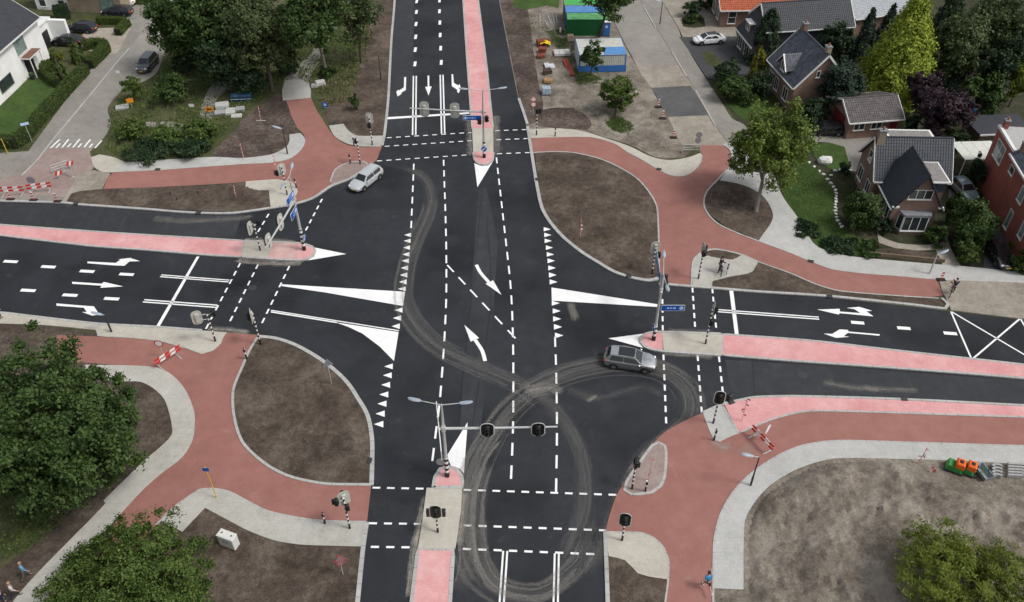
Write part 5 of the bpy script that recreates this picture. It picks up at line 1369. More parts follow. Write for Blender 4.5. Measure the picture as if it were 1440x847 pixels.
def window(parent, o, ux, w, h, cols=2, rows=1, frame=None, pane=None, name='window', t=0.07, uz=(0, 0, 1), sill=True):
    """window whose lower left corner is o, running along unit ux; the wall faces ux x uz rotated outwards"""
    o, ux, uz = Vector(o), Vector(ux).normalized(), Vector(uz).normalized()
    n = ux.cross(uz).normalized()
    def q(x0, x1, z0, z1, d0, d1, mb, mi=0):
        vs = [o + ux * x + uz * z + n * d for d in (d0, d1) for x, z in ((x0, z0), (x1, z0), (x1, z1), (x0, z1))]
        mb.add(vs, [(3, 2, 1, 0), (4, 5, 6, 7), (0, 1, 5, 4), (1, 2, 6, 5), (2, 3, 7, 6), (3, 0, 4, 7)], mi)
    mb = MB()
    q(0, w, 0, t, 0.0, 0.06, mb); q(0, w, h - t, h, 0.0, 0.06, mb); q(0, t, t, h - t, 0.0, 0.06, mb); q(w - t, w, t, h - t, 0.0, 0.06, mb)
    for c in range(1, cols): x = w * c / cols; q(x - t / 2, x + t / 2, t, h - t, 0.0, 0.055, mb)
    for r in range(1, rows): z = h * r / rows; q(t, w - t, z - t / 2, z + t / 2, 0.0, 0.05, mb)
    f = mb.build(name, frame or M_WFRAME, parent)
    for c in range(cols):
        for r in range(rows):
            mb = MB(); q(w * c / cols + t / 2, w * (c + 1) / cols - t / 2, h * r / rows + t / 2, h * (r + 1) / rows - t / 2, 0.004, 0.018, mb); mb.build('pane', pane or M_PANE, f)
    if sill:
        mb = MB(); q(-0.06, w + 0.06, -0.07, -0.002, 0.0, 0.12, mb); mb.build('sill', M_WFRAME, f)
    return f
def poly_wall(parent, pts, mat, name='wall', depth=0.0):
    return mesh_obj(name, pts, [tuple(range(len(pts)))], mat, parent)
def chimney(parent, c, w, d, z0, z1, mat):
    mb = MB(); mb.box(c[0] - w / 2, c[0] + w / 2, c[1] - d / 2, c[1] + d / 2, z0, z1); mb.box(c[0] - w / 2 - .06, c[0] + w / 2 + .06, c[1] - d / 2 - .06, c[1] + d / 2 + .06, z1, z1 + .12, 1)
    ch = mb.build('chimney', [mat, M_LEAD], parent)
    mb = MB(); mb.tube([(c[0], c[1], z1 + .12), (c[0], c[1], z1 + .45)], [.12, .10], 10); mb.build('chimney_pot', plain('terracotta', (.30, .12, .07), .8), ch)
def gable(t, L, W, he, hr, wall, roof, over=0.35, verge=0.3, trim=None, ridge_dy=0.0, x0=None, tiles=True, walls=True):
    """house block in local axes: ridge along x, centred; adds walls, roof slopes, verge boards, gutters, ridge"""
    x0 = -L / 2 if x0 is None else x0
    x1 = x0 + L; w = W / 2
    if walls:
        vs = [(x0, -w, 0), (x1, -w, 0), (x1, w, 0), (x0, w, 0), (x0, -w, he), (x1, -w, he), (x1, w, he), (x0, w, he), (x0, ridge_dy, hr), (x1, ridge_dy, hr)]
        mesh_obj('wall', vs, [(0, 1, 5, 4), (2, 3, 7, 6), (1, 2, 6, 9, 5), (3, 0, 4, 8, 7)], wall, t)
    for s in (-1, 1):
        k = (hr - he) / (w - s * ridge_dy)
        ye, ze = s * (w + over), he - over * k
        tiled(t, [(x0 - verge, ye, ze + .06), (x1 + verge, ye, ze + .06), (x1 + verge, ridge_dy, hr + .06), (x0 - verge, ridge_dy, hr + .06)], roof)
        bar(t, (x0 - verge, ye + s * .07, ze - .02), (x1 + verge, ye + s * .07, ze - .02), .13, .12, trim or M_LEAD, 'gutter')
        for x in (x0 - verge - .02, x1 + verge + .02):
            bar(t, (x, ye, ze + .0), (x, ridge_dy, hr + .0), .06, .24, trim or M_WFRAME, 'verge_board')
    mb = MB(); mb.tube([(x0 - verge, ridge_dy, hr + .09), (x1 + verge, ridge_dy, hr + .09)], .11, 8); mb.build('ridge', roof, t)

def house(name, label, cat, p, rz): return thing(name, label, cat, p, rz)

# ---- black roofed house on the right (front gable to the road)
h = house('brick_house', 'brown brick house with black tiled roof and white bay window', 'house', (41.6, 72.3, 0), R(-2))
# front wing: ridge along y, pointing at the road
def ygable(t, x0, x1, y0, y1, he, hr, wall, roof, over=0.35, verge=0.3, trim=None, front=True):
    xm = (x0 + x1) / 2
    vs = [(x0, y0, 0), (x1, y0, 0), (x1, y1, 0), (x0, y1, 0), (x0, y0, he), (x1, y0, he), (x1, y1, he), (x0, y1, he), (xm, y0, hr), (xm, y1, hr)]
    mesh_obj('wall', vs, [(0, 1, 5, 8, 4), (1, 2, 6, 5), (2, 3, 7, 9, 6), (3, 0, 4, 7)], wall, t)
    k = (hr - he) / (xm - x0)
    for s, xe in ((-1, x0 - over), (1, x1 + over)):
        ze = he - over * k
        tiled(t, [(xe, y0 - verge, ze + .06), (xe, y1, ze + .06), (xm, y1, hr + .06), (xm, y0 - verge, hr + .06)], roof)
        bar(t, (xe + s * .07, y0 - verge, ze - .02), (xe + s * .07, y1, ze - .02), .15, .14, trim or M_WFRAME, 'gutter')
        bar(t, (xe, y0 - verge - .02, ze), (xm, y0 - verge - .02, hr), .06, .22, T_BLACK, 'verge_board', up=(0, 1, 0))
    mb = MB(); mb.tube([(xm, y0 - verge, hr + .09), (xm, y1, hr + .09)], .1, 8); mb.build('ridge', roof, t)
ygable(h, -2.35, 2.25, 0.0, 5.2, 3.4, 7.0, BR_BROWN, T_BLACK, over=.3, verge=.45)
# main block behind: ridge along x
hm = Vector((-0.9, 7.6, 0))
def xgable_at(t, x0, x1, y0, y1, he, hr, wall, roof, trim=None, over=.35, verge=.3, ym=None):
    ym = (y0 + y1) / 2 if ym is None else ym
    vs = [(x0, y0, 0), (x1, y0, 0), (x1, y1, 0), (x0, y1, 0), (x0, y0, he), (x1, y0, he), (x1, y1, he), (x0, y1, he), (x0, ym, hr), (x1, ym, hr)]
    mesh_obj('wall', vs, [(0, 1, 5, 4), (1, 2, 6, 9, 5), (2, 3, 7, 6), (3, 0, 4, 8, 7)], wall, t)
    for s, ye, hw in ((-1, y0 - over, ym - y0), (1, y1 + over, y1 - ym)):
        ze = he - over * (hr - he) / hw
        tiled(t, [(x0 - verge, ye, ze + .06), (x1 + verge, ye, ze + .06), (x1 + verge, ym, hr + .06), (x0 - verge, ym, hr + .06)], roof)
        bar(t, (x0 - verge, ye + s * .07, ze - .02), (x1 + verge, ye + s * .07, ze - .02), .15, .14, trim or M_WFRAME, 'gutter')
        for x in (x0 - verge - .02, x1 + verge + .02): bar(t, (x, ye, ze), (x, ym, hr), .06, .22, trim or M_WFRAME, 'verge_board')
    mb = MB(); mb.tube([(x0 - verge, ym, hr + .09), (x1 + verge, ym, hr + .09)], .1, 8); mb.build('ridge', roof, t)
xgable_at(h, -3.1, 4.5, 4.3, 9.6, 3.8, 7.02, BR_BROWN, T_BLACK, ym=6.9)
chimney(h, (-2.9, 6.6), .75, .6, 5.5, 8.0, BR_TAN)
window(h, (-1.25, -.005, 3.95), (1, 0, 0), 2.4, 1.15, 3, 1, name='gable_window')
for x, d in ((-2.65, .7), (2.0, .55)): bar(h, (x, -.4, 3.2), (x + d, -.4, 3.2), .2, .16, M_WFRAME, 'eaves_return')
mb = MB(); mb.prism([(-1.5, .0), (-1.2, -.75), (1.3, -.75), (1.6, .0)], 0, .5); mb.build('bay_base', BR_BROWN, h)
mb = MB(); mb.prism([(-1.62, .05), (-1.32, -.9), (1.42, -.9), (1.72, .05)], 2.3, 2.55); mb.build('bay_roof', M_LEAD, h)
window(h, (-1.2, -.755, .51), (1, 0, 0), 2.5, 1.78, 3, 1, name='bay_window')
window(h, (-1.5, -.0, .51), (.3, -.75, 0), .8, 1.78, 1, 1, name='bay_window', sill=False)
window(h, (1.3, -.755, .51), (.3, .75, 0), .8, 1.78, 1, 1, name='bay_window', sill=False)
mb = MB(); mb.box(.9, 2.7, .9, 4.4, 4.2, 5.4); d1 = mb.build('dormer', T_BLACK, h)
mb = MB(); mb.box(.7, 2.9, .7, 4.6, 5.4, 5.56); mb.build('dormer_rim', M_WFRAME, d1)
mb = MB(); mb.box(.84, 2.76, .84, 4.46, 5.56, 5.565); mb.build('dormer_roofing', M_ROOFING, d1)
window(h, (2.705, 1.3, 4.45), (0, 1, 0), 2.4, .8, 2, 1)
mb = MB(); mb.box(.4, 5.2, 9.7, 13.4, 0, 4.0); e1 = mb.build('extension', BR_BROWN, h)
mb = MB(); mb.box(.2, 5.4, 9.62, 13.6, 4.0, 4.2); mb.build('roof_rim', M_WFRAME, e1)
mb = MB(); mb.box(.45, 5.15, 9.85, 13.35, 4.2, 4.206); mb.build('roofing', M_ROOFING, e1)
window(h, (-3.11, 6.2, .9), (0, -1, 0), 1.3, 1.5, 2, 1); window(h, (-3.11, 9.0, .9), (0, -1, 0), 1.4, 1.6, 2, 1); window(h, (-3.11, 7.6, 4.0), (0, -1, 0), 1.0, 1.3, 1, 1)
window(h, (-2.36, 2.9, .9), (0, -1, 0), 1.0, 1.5, 1, 1); window(h, (-2.36, 1.4, .9), (0, -1, 0), .9, 1.5, 1, 1)

# ---- red brick house at the right edge (gable wall faces the left)
nc = G(1372, 255); sc = G(1413, 334)
ds = (sc - nc).normalized()                # runs from the far corner towards the road
h = house('brick_house', 'tall red brick house wall cut by the right edge', 'house', (nc.x, nc.y, 0), math.atan2(ds.y, ds.x))
HB = 6.9; LB = 17.0
# local +x runs along the wall towards the road, +y lies behind it to the right
vs = [(0, 0, 0), (LB, 0, 0), (LB, 9, 0), (0, 9, 0), (0, 0, HB), (LB, 0, HB), (LB, 9, HB), (0, 9, HB)]
mesh_obj('wall', vs, [(0, 1, 5, 4), (1, 2, 6, 5), (2, 3, 7, 6), (3, 0, 4, 7)], BR_RED, h)
mb = MB(); mb.box(-.1, 5.2, .25, 9.1, HB, HB + .12); mb.box(-.12, 5.2, -.08, .25, HB - .02, HB + .26, 1); mb.build('flat_roof', [plain('pale_roofing', (.38, .38, .37), .8), M_WFRAME], h)
tiled(h, [(5.2, -.35, HB - .1), (LB, -.35, HB - .1), (LB, 4.5, HB + 3.6), (5.2, 4.5, HB + 3.6)], T_SLATE)
bar(h, (5.2, -.42, HB - .14), (LB, -.42, HB - .14), .16, .2, M_WFRAME, 'gutter')
mesh_obj('gable_end', [(5.2, 0, HB), (5.2, 4.5, HB + 3.5), (5.2, 9, HB), (5.1, 9, HB), (5.1, 4.5, HB + 3.5), (5.1, 0, HB)], [(0, 1, 2), (3, 4, 5), (0, 5, 4, 1), (1, 4, 3, 2)], BR_RED, h)
chimney(h, (5.6, .6), .6, .6, HB, HB + 1.4, BR_BROWN); chimney(h, (.3, .5), .5, .5, HB, HB + 1.0, BR_RED)
def wall_window(px_bl, px_tr, cols=1, rows=1, pane=None):
    s0, z0 = on_wall(px_bl, nc, ds); s1, z1 = on_wall(px_tr, nc, ds)
    s0, s1 = min(s0, s1), max(s0, s1); z0, z1 = min(z0, z1), max(z0, z1)
    window(h, (s0, -.005, z0), (1, 0, 0), s1 - s0, z1 - z0, cols, rows, pane=pane)
zz = lambda x, y: (1340 + x / 3.68, 160 + y / 3.68)
wall_window(zz(207, 208), zz(278, 185), 2, 2, M_CURTAIN); wall_window(zz(290, 296), zz(324, 290)); wall_window(zz(332, 440), zz(385, 400), 1, 1, M_CURTAIN)
wall_window(zz(262, 575), zz(318, 515), 1, 1, M_CURTAIN); wall_window(zz(335, 625), zz(390, 580), 1, 1, M_CURTAIN)

# ---- slate roofed house behind the shrubs
e0, e1 = G(1080, 84, 3.4), G(1113, 125, 3.4)
r0, r1 = G(1126, 39, 7.5), G(1167, 79, 7.5)
ux = (r1 - r0); ux.z = 0; Lh = (ux.length + (e1 - e0).length) / 2; ux.normalize()
mid_r = (r0 + r1) / 2; mid_e = (e0 + e1) / 2
half = abs((mid_e - mid_r).dot(Vector((-ux.y, ux.x, 0))))
h = house('brick_house', 'brown brick house with a grey slate roof and white dormer', 'house', (mid_r.x, mid_r.y, 0), math.atan2(ux.y, ux.x))
half = min(half, 5.0)
wv = half - .3
vs_he = 3.4 + .3 * 4.1 / half
gable(h, Lh - .5, 2 * wv, vs_he, 7.5, BR_BROWN, T_SLATE, over=.3, verge=.25, trim=M_WFRAME)
chimney(h, (-Lh / 2 + .8, .1), .7, .6, 6.9, 8.4, BR_BROWN); chimney(h, (Lh / 2 - 1.0, .2), .7, .6, 6.9, 8.2, BR_TAN)
# dormer in the front slope
k = (7.5 - vs_he) / wv
yd = -wv - .05
vs = [(-1.2, yd, vs_he - .1), (1.2, yd, vs_he - .1), (1.2, yd, vs_he + 1.0), (0, yd, vs_he + 2.3), (-1.2, yd, vs_he + 1.0)]
mesh_obj('dormer_front', vs, [(0, 1, 2, 3, 4)], BR_BROWN, h)
for s in (-1, 1):
    yb = -wv + (2.3 + .06) / k
    tiled(h, [(s * 1.5, yd - .25, vs_he + .75), (s * 1.5, -wv + .85 / k, vs_he + .75), (0, yb + .2, vs_he + 2.42), (0, yd - .25, vs_he + 2.42)], T_SLATE, name='dormer_roof')
    bar(h, (s * 1.5, yd - .28, vs_he + .7), (0, yd - .28, vs_he + 2.4), .08, .25, M_WFRAME, 'verge_board', up=(0, 1, 0))
window(h, (-.55, yd - .005, vs_he + .2), (1, 0, 0), 1.1, 1.2, 2, 1, name='dormer_window')
for x, w in ((-3.2, 1.3), (-1.4, 1.1), (1.2, 1.3)): window(h, (x, -wv - .005, .8), (1, 0, 0), w, 1.7, 2, 1)
window(h, (Lh / 2 - .245, -1.0, 4.6), (0, 1, 0), .5, .9, 1, 1)

# ---- long dark roofed house behind
r0, r1 = G(1076, 5, 7.3), G(1178, -1, 7.3)
ux = (r1 - r0); ux.z = 0; Lh = ux.length + 2.0; ux.normalize()
mid_r = (r0 + r1) / 2 + ux * .6
h = house('brick_house', 'long house with anthracite tiled roof and white framed gable', 'house', (mid_r.x, mid_r.y, 0), math.atan2(ux.y, ux.x))
gable(h, Lh, 5.8, 4.9, 7.3, BR_DARK, T_ANTH, over=.35, verge=.2, trim=M_WFRAME)
mb = MB(); mb.box(-Lh / 2 + .3, Lh / 2 - .1, -3.02, -2.92, 1.5, 4.8); mb.build('tile_cladding', T_ANTH, h)
tiled(h, [(-Lh / 2 - 1.8, 3.1, 2.6), (-Lh / 2 - 1.8, -3.3, 2.6), (-Lh / 2 - .1, -1.2, 6.2), (-Lh / 2 - .1, 1.2, 6.2)], T_ANTH)
mb = MB(); mb.box(-Lh / 2 - 1.5, -Lh / 2 - .02, -3.0, 2.8, 0, 2.6); mb.build('porch_wall', BR_DARK, h)
bar(h, (-Lh / 2 - 1.85, 3.1, 2.55), (-Lh / 2 - 1.85, -3.3, 2.55), .16, .2, M_WFRAME, 'gutter')
window(h, (-Lh / 2 - 1.505, 2.2, .4), (0, -1, 0), 1.5, 2.0, 2, 1); window(h, (-Lh / 2 - 1.505, -.4, .4), (0, -1, 0), 1.6, 2.0, 2, 1)
mb = MB(); mb.box(-Lh / 2 - 1.4, -Lh / 2 + .4, -.8, .8, 3.5, 4.75); dm = mb.build('dormer', BR_DARK, h)
mb = MB(); mb.box(-Lh / 2 - 1.6, -Lh / 2 + .4, -.95, .95, 4.75, 4.9); mb.build('dormer_rim', M_WFRAME, dm)
window(h, (-Lh / 2 - 1.405, .65, 3.65), (0, -1, 0), 1.3, 1.0, 2, 1, name='dormer_window', sill=False)

# ---- orange roofed bungalow
cz = G(1011, 39)
h = house('bungalow', 'brown brick bungalow with an orange tiled roof', 'house', (cz.x, cz.y, 0), R(2))
xgable_at(h, 0, 11, 0, 9, 2.9, 5.6, BR_BROWN, T_ORANGE)
window(h, (1.1, -.005, .6), (1, 0, 0), 1.2, 1.9, 1, 2); window(h, (-.005, 2.4, .7), (0, -1, 0), 1.3, 1.7, 2, 1); window(h, (-.005, 5.2, .7), (0, -1, 0), 1.8, 1.7, 3, 1)

# ---- low brick garage
g0, g1 = G(1195, 172, 2.6), G(1273, 166, 2.6)
ux = (g1 - g0); ux.z = 0; Lh = ux.length; ux.normalize()
m0 = (g0 + g1) / 2
h = house('garage', 'low brown brick garage with slate roof and red doors', 'garage', (m0.x, m0.y, 0), math.atan2(ux.y, ux.x))
xgable_at(h, -Lh / 2 + .3, Lh / 2 - .3, .35, 6.4, 2.6, 4.1, BR_BROWN, T_BROWN, trim=M_WFRAME, ym=2.9)
for x in (-2.6, -.4): window(h, (x, .345, 1.2), (1, 0, 0), 1.4, 1.0, 2, 1)
mb = MB(); mb.box(2.0, 2.9, .28, .36, 0, 2.1); mb.build('door', M_DOORRED, h)
mb = MB(); mb.box(-Lh / 2 + .22, -Lh / 2 + .31, 1.6, 4.4, 0, 2.3); mb.build('garage_door', M_DOORRED, h)

# ---- pale roofed barn far right
b0, b1 = G(1206, 26, 2.8), G(1290, 14, 2.8)
ux = (b1 - b0); ux.z = 0; Lh = ux.length; ux.normalize(); m0 = (b0 + b1) / 2
M_CORR = plain('pale_corrugated_roof', (.36, .38, .40), .6, var=.1)
h = house('barn', 'low barn with a pale grey sheet roof behind the dark conifers', 'barn', (m0.x, m0.y, 0), math.atan2(ux.y, ux.x))
xgable_at(h, -Lh / 2, Lh / 2, .3, 8.5, 2.8, 4.6, BR_BROWN, M_CORR, trim=M_WFRAME)
window(h, (-Lh / 2 - .005, 5.4, 1.4), (0, -1, 0), 2.2, 1.9, 3, 1)

# ---- glazed canopy and sheds on the right
q = [G(1358, 202, 2.6), G(1396, 201, 2.6), G(1388, 222, 2.6), G(1376, 222, 2.6)]
a, b = G(1360, 203, 2.6), G(1392, 220, 2.6)
h = house('canopy', 'white panelled carport canopy behind the red brick house', 'canopy', ((a.x + b.x) / 2, (a.y + b.y) / 2, 0), R(3))
for i in range(4):
    mb = MB(); mb.box(-2.4 + i * 1.2, -1.24 + i * 1.2, -1.9, 1.9, 2.55, 2.62); mb.build('roof_panel', plain('canopy_panel', (.62, .64, .58), .3), h)
for x in (-2.3, 2.3):
    for y in (-1.8, 1.8): mb = MB(); mb.tube([(x, y, 0), (x, y, 2.55)], .06, 6); mb.build('post', M_WFRAME, h)
s0 = G(1404, 178, 2.4)
h = house('shed', 'dark flat roofed garden shed at the right edge', 'shed', (s0.x, s0.y, 0), R(5))
mb = MB(); mb.box(-3.0, 3.2, -1.6, 2.2, 0, 2.4); mb.build('wall', M_WOOD, h); mb = MB(); mb.box(-3.3, 3.5, -1.9, 2.5, 2.4, 2.55); mb.build('roof', T_ANTH, h)
bar(h, (-3.3, -1.95, 2.5), (3.5, -1.95, 2.5), .08, .2, M_WFRAME, 'fascia')

# ---- white house top left
w1 = G(71, 81); w0 = G(-60, 206)
ux = (w1 - w0); ux.z = 0; Lw = ux.length; ux.normalize()
h = house('white_house', 'white rendered house with dark roof behind the clipped hedge', 'house', (w1.x, w1.y, 0), math.atan2(ux.y, ux.x))
HE = 6.0
xgable_at(h, -Lw, 0, 0, 9.5, HE, 9.6, M_RENDER, T_ANTH, trim=M_WFRAME, over=.45)
def along(px, z):     # local x along the front wall for a point on the wall seen at px, height z
    d = G(px[0], px[1], z) - w1
    return d.x * ux.x + d.y * ux.y
M_GREENF = plain('grey_green_frame', (.20, .23, .20), .5)
window(h, (-6.6, -.005, 3.3), (1, 0, 0), 2.4, 2.35, 2, 2, M_GREENF, M_CURTAIN)
window(h, (-12.6, -.005, .9), (1, 0, 0), 3.2, 1.6, 1, 1, M_GREENF, M_PANE, sill=False)
mb = MB(); mb.box(-6.4, -3.2, -1.3, .0, 2.75, 2.9); mb.box(-6.35, -3.25, -1.25, -.02, 2.9, 2.92, 1); mb.build('porch_canopy', [M_WFRAME, plain('brown_roofing', (.17, .085, .06), .8)], h)
mb = MB(); mb.box(-5.9, -3.9, -.06, .0, 0, 2.5); mb.build('front_door', M_DOORDK, h)
for x in (-6.1, -3.5): mb = MB(); mb.tube([(x, -1.1, 0), (x, -1.1, 2.75)], .07, 8); mb.build('porch_post', M_WFRAME, h)
mb = MB(); mb.box(.02, 5.2, 1.6, 8.5, 0, 3.4); g1 = mb.build('garage_block', M_RENDER, h)
mb = MB(); mb.box(.02, 5.4, 1.4, 8.7, 3.4, 3.6); mb.build('roof_rim', M_WFRAME, g1)
mb = MB(); mb.box(4.6, 5.2, -.9, 1.6, 0, 3.4); mb.build('wing_wall', M_RENDER, g1)
mb = MB(); mb.box(.9, 3.9, 1.52, 1.6, 0, 2.4); mb.build('garage_door', M_DOORDK, g1)
for x, y in ((-3.0, -.7), (-6.6, -.8)):
    p = h.matrix_basis @ Vector((x, y, 0.06))
    t = thing('plant_pot', 'dark plant pot ' + ('right' if x > -5 else 'left') + ' of the white house door', 'plant pot', p, 0, 'pots by the door')
    mb = MB(); mb.lathe([(.22, 0), (.34, .6), (.30, .6), (.28, .5)], 12); mb.build('pot', M_DKSTEEL, t, smooth=40)
    mb = MB(); mb.lathe([(.26, .5), (.33, .7), (.28, .92), (.1, 1.0)], 10); mb.build('clipped_plant', plain('clipped_green', (.035, .055, .02), .9), t)

# ---- far beige building top left
c0 = G(100, 17)
h = house('house', 'tan brick house with a white bay at the top left edge', 'house', (c0.x, c0.y, 0), R(-6))
xgable_at(h, 0, 8.5, 0, 8, 4.2, 7.4, BR_TAN, T_BROWN)
mb = MB(); mb.box(-5.6, -.02, .4, 6, 0, 4.4); mb.build('white_wing', M_RENDER, h); mb = MB(); mb.box(-5.8, -.02, .2, 6.2, 4.4, 4.6); mb.build('wing_roof', T_ANTH, h)
for x in (-5.0, -1.9): window(h, (x, .395, .5), (1, 0, 0), 1.1, 2.2, 1, 2)
window(h, (5.2, -.005, .5), (1, 0, 0), 2.2, 2.0, 3, 2, plain('green_frame', (.10, .20, .14), .5), M_CURTAIN)

# ---- site containers and toilet
def container(px_l, px_r, depth, hgt, label, side, top, ends=None, z=0.03, name='container', ribs=26, group='site containers'):
    a, b = G(*px_l, z), G(*px_r, z)
    ux = (b - a); L = ux.length; ux.normalize()
    t = thing(name, label, 'container', ((a.x + b.x) / 2, (a.y + b.y) / 2, z), math.atan2(ux.y, ux.x), group)
    vs, fs = [], []
    # corrugated long wall
    def corr(p, q, n, nrm):
        out = []
        for i in range(n):
            for f, o in ((0.0, 0.0), (.35, 0.0), (.5, -.035), (.85, -.035)):
                out.append(Vector(p).lerp(Vector(q), (i + f) / n) + Vector(nrm) * o)
        out.append(Vector(q)); return out
    ring = corr((-L / 2, 0, 0), (L / 2, 0, 0), ribs, (0, -1, 0)) + corr((L / 2, 0, 0), (L / 2, depth, 0), 10, (1, 0, 0)) + corr((L / 2, depth, 0), (-L / 2, depth, 0), ribs, (0, 1, 0)) + corr((-L / 2, depth, 0), (-L / 2, 0, 0), 10, (-1, 0, 0))
    mb = MB(); n = len(ring)
    mb.add([(p.x, p.y, .12) for p in ring] + [(p.x, p.y, hgt - .1) for p in ring], [(i, (i + 1) % n, n + (i + 1) % n, n + i) for i in range(n)])
    mb.build('wall', side, t)
    mb = MB(); mb.box(-L / 2 - .02, L / 2 + .02, -.02, depth + .02, 0, .12); mb.build('floor_frame', ends or side, t)
    mb = MB(); mb.box(-L / 2 - .02, L / 2 + .02, -.02, depth + .02, hgt - .1, hgt); r = mb.build('roof_frame', ends or side, t)
    mb = MB(); m = ribs
    for i in range(m):
        x0, x1 = -L / 2 + .06 + (L - .12) * i / m, -L / 2 + .06 + (L - .12) * (i + .6) / m
        mb.box(x0, x1, .08, depth - .08, hgt, hgt + .025)
    o = mb.build('roof_ribs', top, r); o['kind'] = 'stuff'
    mb = MB(); mb.box(-L / 2 + .05, L / 2 - .05, .05, depth - .05, hgt, hgt + .006); mb.build('roof_sheet', top, r)
    for x in (-L / 2 + .06, L / 2 - .06):
        for y in (.06, depth - .06):
            mb = MB(); mb.box(x - .08, x + .08, y - .08, y + .08, 0, hgt + .02); mb.build('corner_post', ends or side, t)
    return t
C_GREEN = plain('container_green', (.012, .115, .035), .5); C_GTOP = plain('faded_green', (.10, .30, .12), .7, var=.3, scale=1.2)
C_BLUE = plain('container_blue', (.035, .15, .42), .5); C_BTOP = plain('faded_blue', (.09, .24, .50), .7, var=.2)
C_GREEN2 = plain('bright_green', (.07, .38, .10), .6)
C_WHITE = plain('cabin_white', (.50, .51, .47), .7, var=.12); C_RED = plain('container_red', (.36, .05, .02), .6)
container((796.5, 50.5), (855, 50.5), 2.44, 2.45, 'dark green container nearest in the row of three', C_GREEN, C_GTOP)
container((794.5, 40), (852.5, 40), 2.44, 2.45, 'blue container in the middle of the row of three', C_BLUE, C_BTOP)
container((792.5, 30), (850, 30), 2.44, 2.45, 'bright green container at the back of the row', C_GREEN2, C_GREEN2, C_RED)
c1 = container((813.5, 102.5), (879, 101), 5.2, 2.5, 'blue and white site cabin under the small tree', C_WHITE, C_WHITE, C_BLUE, name='site_cabin')
mb = MB(); mb.box(.2, 3.2, .12, 2.3, 2.53, 2.56); mb.build('blue_roof_sheet', C_BTOP, c1)
mb = MB(); mb.box(-3.3, 3.3, -.05, -.03, .1, 1.0); mb.build('blue_skirt', C_BLUE, c1)
p = G(852, 51.5, .03)
t = thing('portable_toilet', 'blue portable toilet with a white roof beside the green container', 'portable toilet', p, R(2))
mb = MB(); mb.cbox(-.55, .55, -.0, 1.1, .1, 2.1, .04); mb.build('cabin', C_BLUE, t)
mb = MB(); mb.cbox(-.6, .6, -.06, 1.16, 2.1, 2.32, .12); mb.build('roof', M_WHITE, t)
mb = MB(); mb.box(-.4, .4, -.03, -.002, .2, 1.95); d = mb.build('door', plain('toilet_door_blue', (.03, .13, .36), .5), t)
mb = MB(); plate(mb, [(math.cos(2 * PI * i / 12) * .22, 1.5 + math.sin(2 * PI * i / 12) * .22) for i in range(12)], -.04, -.031, 0, 0); mb.build('round_emblem', M_LBLUE, d)
mb = MB(); mb.box(-.6, .6, -.05, 1.15, 0, .1); mb.build('skid', M_DKSTEEL, t)
# ================================================================== VEGETATION
def leaf_mat(name, c_dark, c_mid, c_light, trans=0.3):
    c_dark, c_mid, c_light = scl(c_dark, 1.12), scl(c_mid, 1.12), scl(c_light, 1.12)
    if name in MATS: return MATS[name]
    m, nt, b = nodes(name)
    g = N(nt, 'ShaderNodeNewGeometry')
    tc = N(nt, 'ShaderNodeTexCoord')
    nz = N(nt, 'ShaderNodeTexNoise', Scale=0.9, Detail=2.0)
    nt.links.new(tc.outputs['Object'], nz.inputs['Vector'])
    a = N(nt, 'ShaderNodeMath', operation='MULTIPLY_ADD'); a.inputs[1].default_value = 0.55
    nt.links.new(g.outputs['Random Per Island'], a.inputs[0]); 
    a2 = N(nt, 'ShaderNodeMath', operation='MULTIPLY_ADD'); a2.inputs[1].default_value = 0.9; a2.inputs[2].default_value = -0.22
    nt.links.new(nz.outputs[0], a2.inputs[0]); nt.links.new(a2.outputs[0], a.inputs[2])
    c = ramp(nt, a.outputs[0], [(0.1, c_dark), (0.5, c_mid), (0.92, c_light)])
    nt.links.new(c, b.inputs['Base Color'])
    b.inputs['Roughness'].default_value = 0.6; b.inputs['Specular IOR Level'].default_value = 0.25
    tr = N(nt, 'ShaderNodeBsdfTranslucent'); nt.links.new(c, tr.inputs[0])
    mx = N(nt, 'ShaderNodeMixShader'); mx.inputs[0].default_value = trans
    nt.links.new(b.outputs[0], mx.inputs[1]); nt.links.new(tr.outputs[0], mx.inputs[2])
    nt.links.new(mx.outputs[0], nt.nodes['Material Output'].inputs[0])
    MATS[name] = m
    return m
LEAF = {
    'oak': leaf_mat('oak_leaves', (.022, .043, .011), (.050, .090, .023), (.098, .150, .042)),
    'lime': leaf_mat('lime_leaves', (.032, .060, .012), (.073, .120, .025), (.15, .205, .05)),
    'yellow': leaf_mat('yellow_green_leaves', (.075, .115, .014), (.165, .215, .030), (.27, .32, .055)),
    'olive': leaf_mat('olive_fronds', (.065, .095, .012), (.13, .165, .022), (.20, .235, .04)),
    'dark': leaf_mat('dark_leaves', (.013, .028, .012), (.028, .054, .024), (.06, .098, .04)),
    'pine': leaf_mat('blue_green_needles', (.016, .030, .021), (.034, .058, .040), (.07, .10, .07)),
    'wood': leaf_mat('wood_leaves', (.030, .048, .017), (.066, .094, .033), (.13, .16, .065)),
    'citrus': leaf_mat('citrus_fronds', (.12, .18, .02), (.27, .34, .04), (.42, .47, .08)),
    'linden': leaf_mat('linden_leaves', (.05, .085, .014), (.115, .165, .03), (.21, .265, .055)),
    'gold': leaf_mat('golden_needles', (.09, .10, .012), (.19, .19, .022), (.31, .29, .045)),
    'purple': leaf_mat('purple_leaves', (.018, .012, .015), (.042, .025, .033), (.085, .05, .062)),
    'hedge': leaf_mat('hedge_leaves', (.032, .055, .012), (.065, .10, .021), (.11, .15, .036)),
    'grass': leaf_mat('grass_blades', (.040, .075, .016), (.09, .14, .034), (.17, .20, .07)),
    'straw': leaf_mat('dry_grass_blades', (.09, .085, .04), (.16, .145, .075), (.26, .23, .13)),
}
